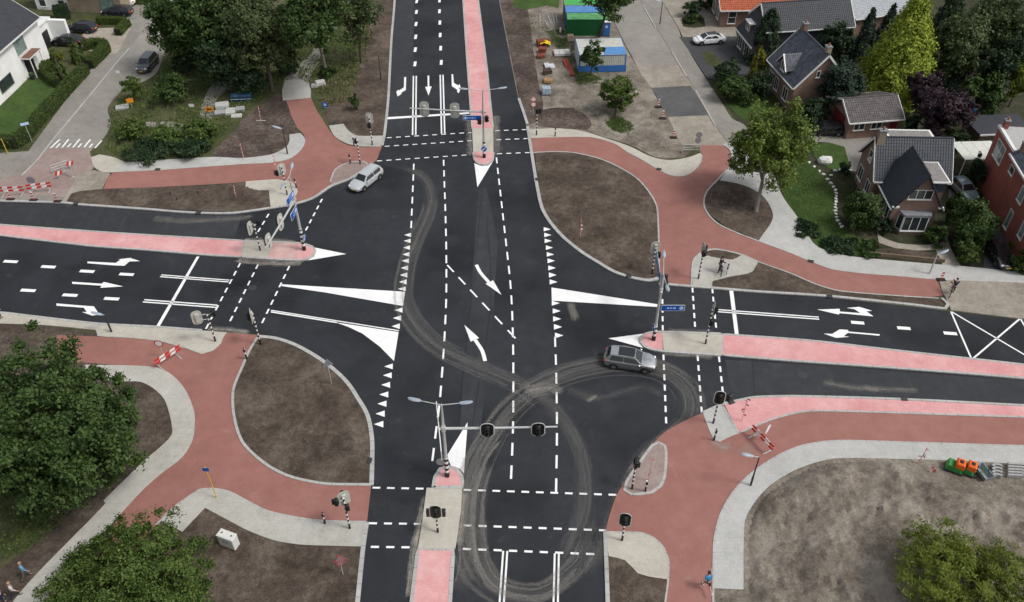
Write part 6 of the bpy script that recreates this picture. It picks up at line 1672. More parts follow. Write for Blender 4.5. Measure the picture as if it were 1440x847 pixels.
M_BARK = plain('bark', (.085, .07, .055), 0.95, var=0.35, scale=6)
M_BARKP = plain('pale_bark', (.22, .20, .17), 0.95, var=0.3, scale=6)
def np_leaves(name, P, Nrm, size, aspect, mat, parent, rng, curl=0.25):
    """one quad per leaf: centres P, facing Nrm"""
    n = len(P)
    Nrm = Nrm / (np.linalg.norm(Nrm, axis=1, keepdims=True) + 1e-9)
    t = rng.normal(size=(n, 3)); t -= Nrm * np.sum(t * Nrm, axis=1, keepdims=True); t /= (np.linalg.norm(t, axis=1, keepdims=True) + 1e-9)
    b = np.cross(Nrm, t)
    s = size * rng.uniform(0.55, 1.3, size=(n, 1))
    a, c = t * s * 0.5, b * s * 0.5 * aspect
    up = Nrm * s * curl * 0.5
    V = np.empty((n, 4, 3), np.float32)
    V[:, 0] = P - a - up; V[:, 1] = P + c * 1.0 + up * 0.4; V[:, 2] = P + a - up; V[:, 3] = P - c + up * 0.4
    me = bpy.data.meshes.new(name)
    me.vertices.add(n * 4); me.loops.add(n * 4); me.polygons.add(n)
    me.vertices.foreach_set('co', V.reshape(-1))
    me.loops.foreach_set('vertex_index', np.arange(n * 4, dtype=np.int32))
    me.polygons.foreach_set('loop_start', np.arange(0, n * 4, 4, dtype=np.int32))
    me.polygons.foreach_set('loop_total', np.full(n, 4, np.int32))
    me.materials.append(mat)
    me.update()
    return link(bpy.data.objects.new(name, me), parent)
def crown_pts(rng, lobes, n, clump=0.30, per=60, shell=0.55):
    """leaf positions gathered in clumps over uneven lobes; also outward directions"""
    vol = np.array([(l[3] * l[4] * l[5]) ** (2 / 3) for l in lobes]); vol = vol / vol.sum()
    P, D = [], []
    for l, f in zip(lobes, vol):
        m = int(n * f); k = max(6, m // per)
        c = np.array(l[:3]); r = np.array(l[3:6])
        d = rng.normal(size=(k, 3)); d /= np.linalg.norm(d, axis=1, keepdims=True)
        rad = 1 - shell * rng.random((k, 1)) ** 1.6
        rad *= 0.86 + 0.28 * rng.random((k, 1))
        cc = d * rad
        idx = rng.integers(0, k, m)
        off = rng.normal(size=(m, 3)) * (clump * rng.uniform(0.35, 0.75, size=(k, 1))[idx])
        off[:, 2] *= 0.6
        q = cc[idx] + off
        P.append(c + q * r)
        D.append(q + d[idx] * 0.3)
    return np.concatenate(P), np.concatenate(D)
VEG = {}
def px_scale(p):
    return FOCAL / (p[1] * _c + (CAM_H - p[2]) * _s)       # pixels per metre at p
def plant(name, label, cat, px, hw, zc, rz, kind, n, leaf, seed, lobes=5, trunk=True, base=None, group=None, clump=0.30, aspect=0.62, sub=0.62, lean=0.0, bark=None, flat=1.0, shell=0.55, spread=0.55, per=60):
    """broadleaf tree or shrub: crown centred at pixel px and height zc, half width hw pixels, half height rz metres"""
    rng = np.random.default_rng(seed); rnd = random.Random(seed)
    c = G(px[0], px[1], zc); rx = hw / px_scale(c)
    b = Vector((c.x, c.y, 0.04)) if base is None else G(base[0], base[1], 0.04)
    t = thing(name, label, cat, b, 0, group)
    o = np.array([c.x - b.x, c.y - b.y, 0.0])
    L = [(o[0], o[1], zc, rx * sub * 1.05, rx * sub * 1.05 * flat, rz * 0.78)]
    for i in range(lobes):
        a = 2 * PI * (i + rnd.random() * 0.6) / lobes
        f = spread * rnd.uniform(0.75, 1.05); s = rnd.uniform(0.38, 0.56)
        L.append((o[0] + math.cos(a) * rx * f, o[1] + math.sin(a) * rx * f * flat, zc + rz * rnd.uniform(-0.45, 0.35), rx * s, rx * s * flat, rz * s * 1.15))
    P, D = crown_pts(rng, L, n, clump, per, shell)
    keep = P[:, 2] > 0.08
    P, D = P[keep], D[keep]
    Nn = D * np.array([0.6, 0.6, 0.6]) + np.array([0, 0, 0.45]) + rng.normal(size=P.shape) * 0.55
    np_leaves('crown' if trunk else 'foliage', P, Nn, leaf, aspect, LEAF[kind], t, rng)
    if trunk:
        mb = MB(); r0 = max(0.05, rx * 0.055)
        top = Vector((o[0], o[1], zc))
        k1 = Vector((top.x * 0.35 + 0.05, top.y * 0.35, zc * 0.4))
        mb.tube([(0, 0, -0.05), (0, 0, 0.25), k1, top], [r0 * 1.5, r0 * 1.1, r0 * 0.9, r0 * 0.35], 9)
        mb.build('trunk', bark or M_BARK, t, smooth=60)
        for l in L[1:]:
            mb = MB(); e = Vector(l[:3]); s = k1.lerp(top, rnd.uniform(0.0, 0.5))
            mb.tube([s, s.lerp(e, 0.5) + Vector((0, 0, -0.1 * rz)), e], [r0 * 0.5, r0 * 0.35, r0 * 0.12], 6)
            mb.build('limb', bark or M_BARK, t, smooth=60)
    else:
        mb = MB()
        for i in range(4):
            a = 2 * PI * i / 4 + rnd.random()
            mb.tube([(o[0] * 0, o[1] * 0, 0), (o[0] + math.cos(a) * rx * 0.35, o[1] + math.sin(a) * rx * 0.35, zc)], [0.05, 0.015], 5)
        mb.build('stems', M_BARK, t)
    return t
def conifer(name, label, base, top_y, hw, kind, n, leaf, seed, group=None, power=0.9, low=0.06, round_top=0.0, wide=1.0):
    """cone-shaped tree: base pixel, row of its tip, half width at the foot in pixels"""
    rng = np.random.default_rng(seed)
    b = G(base[0], base[1], 0.04); H = height_at(base[0], base[1], top_y, 0.04); r = hw / px_scale(b)
    t = thing(name, label, 'tree', b, 0, group)
    k = max(30, n // 45)
    zf = rng.random(k) ** 1.25
    ang = rng.random(k) * 2 * PI
    rr = r * (np.clip(1 - zf, 0, 1) ** power * (1 - round_top) + round_top * np.sqrt(np.clip(1 - zf ** 3, 0, 1)))
    rr = rr * (0.80 + 0.32 * rng.random(k))
    idx = rng.integers(0, k, n)
    u = 0.45 + 0.60 * rng.random(n) ** 0.6
    P = np.empty((n, 3))
    z = (low + (1 - low) * zf[idx]) * H
    P[:, 0] = np.cos(ang[idx]) * rr[idx] * u + rng.normal(size=n) * r * 0.055
    P[:, 1] = np.sin(ang[idx]) * rr[idx] * u + rng.normal(size=n) * r * 0.055
    P[:, 2] = z - (u - 0.45) * 0.25 * r + rng.normal(size=n) * 0.035 * H
    P[:, 2] = np.clip(P[:, 2], 0.1, H * 1.04)
    D = np.stack([np.cos(ang[idx]), np.sin(ang[idx]), np.full(n, 0.55)], 1)
    np_leaves('crown', P, D + rng.normal(size=P.shape) * 0.45, leaf, 0.5, LEAF[kind], t, rng)
    mb = MB(); mb.tube([(0, 0, -0.05), (0, 0, H * 0.5), (0, 0, H * 0.93)], [0.22, 0.13, 0.03], 8); mb.build('trunk', M_BARK, t, smooth=60)
    return t
# --- near trees
plant('deciduous_tree', 'big round green tree on the left edge below the west arm', 'tree', (60, 588), 112, 8.0, 7.8, 'oak', 70000, 0.29, 11, lobes=15, base=(48, 690), clump=0.17, spread=0.64, sub=0.68, per=150)
plant('deciduous_tree', 'broad bushy green tree at the bottom left', 'tree', (172, 834), 122, 3.4, 3.1, 'lime', 70000, 0.20, 12, lobes=14, clump=0.16, spread=0.64, per=150)
plant('feathery_tree', 'sparse feathery olive tree at the bottom right', 'tree', (1362, 815), 88, 3.2, 2.4, 'olive', 30000, 0.34, 13, lobes=11, clump=0.18, aspect=0.2, spread=0.75, sub=0.5)
# --- street tree by the north-east path
plant('deciduous_tree', 'leafy yellow-green street tree on the small soil island', 'tree', (1082, 200), 50, 7.0, 5.0, 'linden', 17000, 0.33, 21, lobes=11, spread=.74, sub=.5, base=(1063, 297), bark=M_BARKP, clump=0.26)
# --- trees and shrubs top left
TL = 'trees top left'
plant('deciduous_tree', 'dense dark tree nearest to the people carrier', 'tree', (250, 36), 44, 6.5, 5.0, 'oak', 11000, 0.42, 31, group=TL, lobes=7)
plant('deciduous_tree', 'green tree left of the middle in the top left wood', 'tree', (292, 28), 52, 8.0, 5.5, 'oak', 11000, 0.45, 32, group=TL, lobes=7)
plant('deciduous_tree', 'tall green tree in the middle of the top left wood', 'tree', (365, 40), 55, 8.5, 5.5, 'wood', 11000, 0.45, 33, group=TL, lobes=7)
plant('deciduous_tree', 'dark tree behind the old grey path', 'tree', (312, 82), 40, 4.5, 4.0, 'dark', 8000, 0.40, 34, group=TL)
plant('deciduous_tree', 'tree with a bare grey trunk beside the winding path', 'tree', (440, 22), 52, 11.0, 5.0, 'oak', 10000, 0.42, 35, group=TL, base=(458, 104), lobes=7, bark=M_BARKP)
plant('deciduous_tree', 'light tree overhanging the soil verge by the north arm', 'tree', (500, 20), 34, 7.0, 4.5, 'wood', 5000, 0.40, 36, group=TL, lobes=6)
plant('deciduous_tree', 'small loose tree in the grass corner of the side street', 'tree', (183, 118), 15, 2.4, 1.6, 'lime', 1500, 0.30, 37)
SH = 'shrubs top left'
for i, (lab, px, hw, zc, rz, kind, n) in enumerate((
    ('dark evergreen shrub above the stacked paving slabs', (347, 112), 32, 2.2, 2.2, 'dark', 5000), ('round green shrub behind the orange board', (240, 122), 32, 1.8, 1.8, 'oak', 5000),
    ('light shrub at the left of the low shrub row', (184, 182), 24, 1.2, 1.3, 'lime', 3200), ('light shrub in the middle of the low shrub row', (232, 190), 26, 1.2, 1.1, 'lime', 3200),
    ('light shrub at the right of the low shrub row', (286, 182), 26, 1.3, 1.3, 'lime', 3200), ('dark low shrub in front of the low shrub row', (215, 208), 40, 0.7, 0.8, 'dark', 4000), ('dark low shrub beside the pale north-west paving', (275, 208), 32, 0.7, 0.8, 'dark', 3500),
    ('dark undergrowth at the foot of the bare trunk', (462, 100), 14, 0.9, 0.9, 'oak', 1500), ('dark undergrowth below the tall middle tree', (405, 92), 22, 1.2, 1.2, 'dark', 2500), ('pale bush between the trees top left', (387, 55), 18, 2.0, 1.6, 'wood', 1800),
    ('dark bush under the dense tree by the street', (262, 88), 26, 1.6, 1.6, 'dark', 3000), ('small green sapling in the soil by the north arm', (497, 143), 9, 1.3, 1.4, 'oak', 900))):
    plant('shrub', lab, 'shrub', px, hw, zc, rz, kind, n, 0.30, 50 + i, trunk=False, group=SH, lobes=4)
# --- young trees on the building plot
plant('young_tree', 'small dark tree in front of the blue and white site cabin', 'tree', (833, 76), 19, 3.6, 2.4, 'oak', 3600, 0.30, 71, base=(831, 108), lobes=4)
plant('young_tree', 'bushy young tree left of the pale side street', 'tree', (869, 126), 27, 3.4, 2.4, 'lime', 4600, 0.32, 72, base=(864, 167), lobes=6)
plant('deciduous_tree', 'tree overhanging the green container from the top', 'tree', (858, -4), 36, 7.5, 3.2, 'oak', 5000, 0.36, 73, base=(843, 52), lobes=6)
# --- right-hand gardens
conifer('conifer', 'huge bright yellow-green conifer behind the garage', (1252, 132), -8, 58, 'citrus', 26000, 0.44, 80, power=0.78)
conifer('conifer', 'dark rounded cypress behind the golden column', (1072, 86), 14, 27, 'dark', 8000, 0.34, 81, round_top=0.5)
conifer('conifer', 'bright green conifer beside the slate roofed house', (1130, 64), -6, 28, 'lime', 8000, 0.36, 82, power=0.7)
conifer('conifer', 'narrow golden column conifer by the dark driveway', (1062, 112), 66, 11, 'gold', 3000, 0.26, 83, round_top=0.85)
conifer('conifer', 'dark spiky conifer in front of the barn, left one', (1206, 92), 14, 24, 'pine', 6000, 0.36, 84)
conifer('conifer', 'dark spiky conifer in front of the barn, right one', (1236, 80), 8, 24, 'pine', 6000, 0.36, 85)
conifer('conifer', 'dark blue-green spruce left of the purple tree', (1322, 132), 52, 30, 'pine', 8000, 0.36, 86)
conifer('conifer', 'dark tall conifer at the top right of the huge yellow one', (1322, 60), -40, 26, 'dark', 6000, 0.4, 87)
plant('pine_tree', 'dense grey-green pine covering the gable of the slate house', 'tree', (1184, 116), 34, 4.4, 3.2, 'pine', 11000, 0.32, 90, lobes=6)
RG = 'garden trees on the right'
for i, (lab, px, hw, zc, rz, kind, n) in enumerate((
    ('purple leaved tree behind the black roofed house', (1326, 158), 41, 4.2, 3.2, 'purple', 11000), ('smaller purple tree beside the garage', (1298, 126), 26, 4.0, 2.6, 'purple', 5000),
    ('dark wood tree right of the huge conifer', (1352, 66), 40, 6.5, 5.5, 'wood', 9000), ('wood tree in the top right corner, left one', (1385, 32), 48, 8.0, 6.0, 'wood', 10000), ('wood tree in the top right corner, right one', (1430, 40), 45, 8.0, 6.0, 'wood', 9000),
    ('dark tree in the middle of the right wood', (1405, 92), 36, 5.0, 4.2, 'dark', 8000), ('yellowish tree at the right edge of the wood', (1438, 105), 22, 4.5, 3.6, 'yellow', 4000), ('round green tree above the shed', (1392, 132), 22, 3.6, 3.0, 'oak', 4500),
    ('green tree between spruce and shed', (1358, 130), 20, 3.4, 2.6, 'oak', 4000), ('dark tree behind the slate roofed house', (1178, 58), 24, 4.0, 3.4, 'dark', 5000))):
    plant('garden_tree', lab, 'tree', px, hw, zc, rz, kind, n, 0.40, 100 + i, group=RG, lobes=6)
RS = 'garden shrubs on the right'
for i, (lab, px, hw, zc, rz, kind, n) in enumerate((
    ('dark round shrub at the corner of the dark driveway', (1022, 100), 22, 1.8, 1.9, 'dark', 4500), ('broad green shrub by the pale side street', (1038, 124), 29, 1.8, 1.9, 'oak', 6500), ('dark shrub under the golden column', (1068, 122), 18, 1.8, 2.0, 'dark', 3500),
    ('yellowish bush before the slate roofed house', (1116, 140), 10, 1.4, 1.6, 'yellow', 1600), ('dark ivy mass between slate house and garage drive', (1136, 158), 27, 1.8, 1.7, 'dark', 6000), ('dark shrubs below the grey-green pine', (1180, 152), 22, 1.4, 1.4, 'dark', 4000),
    ('round green tree-like shrub by the gravel path', (1212, 292), 27, 2.6, 2.6, 'oak', 6000), ('big dark green shrub beside the black roofed house', (1369, 310), 34, 3.0, 2.6, 'oak', 9500), ('dark hedge mass beside the narrow driveway', (1374, 240), 13, 2.2, 2.4, 'dark', 3500),
    ('dark hedge along the right side of the black roofed house', (1342, 284), 9, 1.3, 1.6, 'oak', 2400), ('bushy green edge of the narrow driveway', (1338, 306), 10, 1.0, 1.2, 'oak', 2200),
    ('loose shrub right of the bay window', (1316, 328), 21, 1.2, 1.2, 'oak', 2200), ('dark low shrub left of the bay window', (1245, 318), 15, 0.9, 1.0, 'dark', 2200), ('ivy covered corner of the curved lawn', (1135, 322), 22, 0.25, 0.35, 'dark', 3500), ('low ivy along the footpath bend', (1180, 345), 28, 0.3, 0.4, 'dark', 4000),
    ('low plants along the narrow bed', (1225, 350), 20, 0.4, 0.5, 'oak', 2200), ('round clipped bush at the right edge', (1434, 366), 17, 1.1, 1.2, 'hedge', 4500), ('clipped hedge block left of the black car', (1362, 356), 19, 1.0, 1.1, 'hedge', 5500), 
    ('yellow flowering plant in a pot by the red wall', (1427, 342), 6, 0.7, 0.7, 'gold', 700), ('small bush on the round flower bed', (972, 26), 13, 0.6, 0.8, 'oak', 1600), ('dark shrub before the orange roofed bungalow', (975, 12), 16, 1.4, 1.4, 'dark', 2800), ('dark shrub beside the orange roofed bungalow', (995, 2), 18, 1.4, 1.4, 'dark', 2800),
    ('dark bush between upper lawn and house', (1190, 236), 9, 0.7, 0.8, 'dark', 1200), ('dark shrubs behind the black roofed house', (1345, 196), 20, 1.4, 1.4, 'dark', 3500), ('dark shrub right of the garage', (1283, 176), 12, 1.6, 1.6, 'dark', 2200))):
    plant('shrub', lab, 'shrub', px, hw, zc, rz, kind, n, 0.28, 130 + i, trunk=False, group=RS, lobes=4)
# --- clipped hedges
def hedge(px, w, h, label, n, seed, kind='hedge', group='clipped hedges'):
    pts = smooth_line(world_pts(px), step=0.6)
    rng = np.random.default_rng(seed)
    c = pts[0]
    t = thing('hedge', label, 'hedge', (c.x, c.y, 0.05), 0, group)
    loc = [p - c for p in pts]
    m = len(loc); vs, fs = [], []
    for i, p in enumerate(loc):
        d = (loc[min(i + 1, m - 1)] - loc[max(i - 1, 0)]).normalized(); q = Vector((-d.y, d.x, 0)) * (w / 2 - .08)
        for s, z in ((1, 0), (1, h - .1), (-1, h - .1), (-1, 0)): vs.append((p.x + q.x * s, p.y + q.y * s, z))
    for i in range(m - 1):
        for k in range(3): fs.append((4 * i + k, 4 * i + k + 1, 4 * i + 5 + k, 4 * i + 4 + k))
    fs += [(3, 2, 1, 0), tuple(4 * (m - 1) + k for k in range(4))]
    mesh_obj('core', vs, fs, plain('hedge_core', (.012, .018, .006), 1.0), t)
    seg = rng.integers(0, m - 1, n); f = rng.random(n)
    A = np.array([[p.x, p.y] for p in loc]); dv = A[seg + 1] - A[seg]
    L = np.linalg.norm(dv, axis=1, keepdims=True) + 1e-9; q = np.stack([-dv[:, 1], dv[:, 0]], 1) / L
    base = A[seg] + dv * f[:, None]
    u = rng.random(n) * (2 * h + w)
    side = np.where(u < h, -1, np.where(u < h + w, 0, 1))
    off = np.where(side == -1, -w / 2, np.where(side == 1, w / 2, u - h - w / 2))
    z = np.where(side == -1, u, np.where(side == 1, u - h - w, h))
    P = np.stack([base[:, 0] + q[:, 0] * off, base[:, 1] + q[:, 1] * off, z], 1) + rng.normal(size=(n, 3)) * 0.04
    Nn = np.stack([q[:, 0] * side, q[:, 1] * side, np.where(side == 0, 1.0, 0.25)], 1) + rng.normal(size=(n, 3)) * 0.4
    np_leaves('leaves', P, Nn, 0.17, 0.7, LEAF[kind], t, rng)
hedge([(-25, 203), (0, 205), (22, 207), (34, 200), (60, 170), (90, 137), (121, 103)], 1.3, 1.3, 'long clipped hedge round the lawn of the white house', 9000, 201)
hedge([(72, 114), (66, 108), (66, 100), (76, 96)], 1.0, 1.2, 'curled clipped hedge by the white house path', 3000, 202)
hedge([(84, 123), (74, 118), (70, 112)], 0.9, 1.2, 'short clipped hedge joining the curl and the long hedge', 1800, 203)
hedge([(127, 97), (140, 84), (150, 73), (143, 67), (128, 68), (118, 70)], 1.3, 1.25, 'hooked clipped hedge beside the beige driveway', 5000, 204)
hedge([(138, 34), (158, 34), (178, 35)], 0.9, 1.0, 'straight clipped hedge behind the navy hatchback', 2600, 205)
hedge([(167, 51), (174, 43), (181, 36)], 1.0, 1.0, 'clipped hedge at the street end of the beige driveway', 2000, 206)
hedge([(79, 27), (100, 24)], 1.6, 1.8, 'dark clipped hedge before the tan brick house', 2600, 207, 'dark')
hedge([(185, 6), (215, 4)], 1.2, 1.2, 'clipped hedge beside the far parking place', 2000, 208)
conifer('topiary', 'golden topped ivy column nearest to the lawn', (88, 112), 72, 9, 'lime', 2200, 0.24, 211, round_top=0.8)
conifer('topiary', 'golden topped ivy column behind the nearer one', (112, 88), 54, 9, 'lime', 2200, 0.24, 212, round_top=0.8)
plant('shrub', 'white flowering bush by the white house door', 'shrub', (80, 78), 10, 1.0, 1.0, 'gold', 900, 0.22, 213, trunk=False, lobes=3)
# --- weeds and rough grass
def in_poly(P, poly):
    x, y = P[:, 0], P[:, 1]; c = np.zeros(len(P), bool)
    n = len(poly)
    for i in range(n):
        x0, y0 = poly[i][0], poly[i][1]; x1, y1 = poly[i - 1][0], poly[i - 1][1]
        k = ((y0 > y) != (y1 > y)) & (x < (x1 - x0) * (y - y0) / (y1 - y0 + 1e-12) + x0)
        c ^= k
    return c
def weeds(name, label, px, n, size, kind, seed, z=0.06, patch=0.5):
    poly = [(p.x, p.y) for p in smooth_line(world_pts(px), True)]
    rng = np.random.default_rng(seed)
    A = np.array(poly); lo, hi = A.min(0), A.max(0)
    k = max(8, n // 35)
    cc = lo + rng.random((k * 4, 2)) * (hi - lo); cc = cc[in_poly(cc, poly)][:k]
    if not len(cc): return
    P2 = cc[rng.integers(0, len(cc), n)] + rng.normal(size=(n, 2)) * patch
    P2 = P2[in_poly(P2, poly)]
    P = np.stack([P2[:, 0], P2[:, 1], z + rng.random(len(P2)) * size * 0.5], 1)
    Nn = rng.normal(size=P.shape) * np.array([1, 1, 0.5]) + np.array([0, -0.3, 0.5])
    o = np_leaves(name, P, Nn, size, 0.3, LEAF[kind], None, rng)
    set_props(o, label, 'weeds' if kind != 'grass' else 'grass', None, 'stuff')
weeds('rough_grass', 'long rough grass under the trees top left', [(156, 160), (180, 126), (222, 106), (240, 60), (300, 40), (530, 10), (512, 60), (500, 110), (460, 140), (420, 110), (385, 125), (345, 160), (300, 205), (180, 222), (150, 215)], 16000, 0.42, 'grass', 301, 0.06, 0.7)
weeds('dry_grass', 'dry yellow grass beside the soil verge of the north arm', [(440, 130), (470, 105), (500, 60), (520, 20), (528, 40), (510, 110), (480, 150), (455, 150)], 3500, 0.36, 'straw', 302, 0.07, 0.5)
weeds('weeds', 'scattered weeds on the sandy building plot', [(735, 10), (800, 60), (850, 100), (900, 130), (935, 180), (880, 195), (820, 150), (790, 120), (760, 80), (735, 50)], 2600, 0.26, 'grass', 303, 0.04, 0.5)
weeds('lawn_grass', 'blades of the curved garden lawn', [(1098, 262), (1120, 208), (1152, 238), (1174, 268), (1180, 312), (1230, 345), (1190, 359), (1145, 342), (1122, 308)], 9000, 0.16, 'grass', 304, 0.05, 1.2)
weeds('garden_plants', 'low mixed planting around the right-hand houses', [(1160, 70), (1300, 140), (1440, 180), (1440, 300), (1350, 300), (1345, 200), (1240, 190), (1120, 200), (1095, 150), (1060, 130), (1080, 100)], 9000, 0.36, 'hedge', 305, 0.05, 0.9)
weeds('weeds', 'weeds in the garden strip behind the white edging stones', [(1180, 250), (1205, 240), (1215, 290), (1232, 330), (1210, 335), (1190, 310), (1182, 280)], 1400, 0.28, 'hedge', 306, 0.05, 0.5)
weeds('weeds', 'weeds under the big round tree', [(0, 560), (60, 640), (100, 720), (50, 770), (0, 790)], 3500, 0.3, 'grass', 307, 0.07, 0.6)
weeds('weeds', 'dense green weeds below the blue and white site cabin', [(804, 98), (826, 104), (846, 112), (848, 128), (832, 134), (812, 120)], 2600, 0.30, 'grass', 308, 0.12, 0.35)
weeds('weeds', 'green grass tuft round the foot of the bushy young tree', [(850, 170), (866, 164), (884, 172), (894, 184), (872, 189), (856, 182)], 2600, 0.30, 'grass', 309, 0.12, 0.35)
weeds('weeds', 'green weeds between pallets and containers', [(765, 45), (790, 42), (806, 60), (812, 80), (800, 92), (784, 70), (768, 62)], 1800, 0.30, 'grass', 310, 0.10, 0.35)
weeds('weeds', 'thin weeds on the oval soil island', [(368, 478), (442, 507), (498, 566), (514, 615), (517, 677), (405, 665), (338, 600), (348, 515)], 500, 0.16, 'straw', 311, 0.14, 0.3)
weeds('weeds', 'thin weeds on the north-east soil island', [(756, 220), (843, 227), (897, 257), (920, 292), (923, 384), (831, 360), (770, 300)], 500, 0.18, 'straw', 312, 0.14, 0.3)
# --- lumpy bare soil
from mathutils import noise as mnoise
def lumpy(label, px, z, mat, amp, res, seed, name='churned_soil', big=0.25):
    """clods and ruts on a bare plot: a height field that sinks to the flat soil at its rim"""
    poly = [(p.x, p.y) for p in smooth_line(world_pts(px), True)]
    A = np.array(poly); lo, hi = A.min(0), A.max(0)
    nx, ny = int((hi[0] - lo[0]) / res) + 1, int((hi[1] - lo[1]) / res) + 1
    X, Y = np.meshgrid(lo[0] + np.arange(nx) * res, lo[1] + np.arange(ny) * res)
    P = np.stack([X.ravel(), Y.ravel()], 1)
    ins = in_poly(P, poly)
    B = A
    d = np.full(len(P), 1e9)
    for i in range(0, len(B)):
        a, b = B[i - 1], B[i]; ab = b - a; L2 = (ab ** 2).sum() + 1e-9
        tt = np.clip(((P - a) @ ab) / L2, 0, 1); q = a + tt[:, None] * ab
        d = np.minimum(d, np.sqrt(((P - q) ** 2).sum(1)))
    fade = np.clip(d / 1.2, 0, 1)
    H = np.array([mnoise.fractal(Vector((p[0] * big, p[1] * big, seed)), 0.9, 2.1, 3) * 0.6 + abs(mnoise.noise(Vector((p[0] * 1.3, p[1] * 1.3, seed + 5)))) * 0.5 + abs(mnoise.noise(Vector((p[0] * 2.6, p[1] * 2.6, seed + 9)))) * 0.3 if k else 0.0 for p, k in zip(P, ins)])
    Z = z - 0.012 + np.clip((H + 0.25) * amp, -0.0, 9) * fade
    Z = np.where(d < res, z - 0.02, Z)
    idx = -np.ones(len(P), int); ok = np.where(ins)[0]; idx[ok] = np.arange(len(ok))
    vs = [(P[i, 0], P[i, 1], Z[i]) for i in ok]
    fs = []
    for j in range(ny - 1):
        for i in range(nx - 1):
            q = (j * nx + i, j * nx + i + 1, (j + 1) * nx + i + 1, (j + 1) * nx + i)
            if all(idx[k] >= 0 for k in q): fs.append(tuple(idx[k] for k in q))
    o = mesh_obj(name, vs, fs, mat, smooth=80)
    set_props(o, label, None, None, 'structure')
lumpy('churned sandy soil with clods and ruts in the south-east plot', [(1008, 930), (1008, 836), (1050, 836), (1050, 745), (1068, 704), (1110, 671), (1170, 650), (1270, 650), (1315, 672), (1400, 700), (1560, 704), (1560, 930)], 0.06, M_SAND, 1.3, 0.26, 3, big=0.24)
lumpy('clods on the large north-east soil island', [(756, 220), (806, 219), (843, 227), (874, 241), (897, 257), (912, 276), (920, 292), (923, 327), (923, 384), (889, 384), (831, 360), (795, 334), (770, 300), (760, 262)], 0.085, M_SOIL, 0.35, 0.28, 7)
lumpy('clods on the oval soil island', [(368, 478), (412, 490), (442, 507), (468, 527), (498, 566), (514, 615), (517, 677), (461, 676), (405, 665), (360, 636), (338, 600), (335, 552), (348, 515)], 0.09, M_SOIL, 0.32, 0.26, 11)
lumpy('clods on the soil south of the footpath past the cabinet', [(270, 740), (300, 730), (350, 752), (391, 768), (505, 776), (496, 900), (300, 900), (240, 790)], 0.055, M_SOIL, 0.3, 0.26, 13)
lumpy('clods in the churned building plot', [(752, 30), (785, 60), (800, 95), (850, 110), (905, 130), (935, 175), (955, 212), (900, 205), (850, 188), (838, 180), (832, 160), (800, 148), (772, 146), (760, 100)], 0.02, M_SAND, 0.5, 0.36, 17)
lumpy('clods on the soil verge beside the north arm', [(548, -20), (549, 56), (543, 140), (538, 186), (505, 186), (492, 178), (470, 172), (468, 152), (492, 142), (506, 110), (516, 60), (530, 10)], 0.06, M_SOIL, 0.25, 0.35, 19)
lumpy('clods on the narrow soil verge by the west arm', [(102, 282), (115, 272), (220, 266), (340, 260), (374, 272), (376, 290), (300, 295), (203, 290)], 0.085, M_SOIL, 0.16, 0.28, 23)
lumpy('clods on the soil strip by the east arm', [(1010, 402), (1040, 391), (1066, 373), (1112, 389), (1160, 408), (1260, 419), (1310, 423), (1160, 412)], 0.085, M_SOIL, 0.14, 0.28, 29)
# ================================================================== PEOPLE AND BICYCLES
def skin_mesh(name, V, E, Rad, mat, parent, sub=1, root=0):
    me = bpy.data.meshes.new(name)
    me.from_pydata([tuple(v) for v in V], E, [])
    me.materials.append(mat)
    o = link(bpy.data.objects.new(name, me), parent)
    m = o.modifiers.new('skin', 'SKIN'); m.use_smooth_shade = True
    sv = me.skin_vertices[0].data
    for i, r in enumerate(Rad):
        rr = r if isinstance(r, tuple) else (r, r)
        sv[i].radius = rr; sv[i].use_root = (i == root)
    s = o.modifiers.new('sub', 'SUBSURF'); s.levels = sub; s.render_levels = sub
    return o
def lathe_obj(name, prof, mat, parent, c=(0, 0, 0), n=12, sx=1.0, sy=1.0):
    mb = MB(); mb.lathe(prof, n); mb.v = [Vector((v.x * sx + c[0], v.y * sy + c[1], v.z + c[2])) for v in mb.v]
    return mb.build(name, mat, parent, smooth=60)
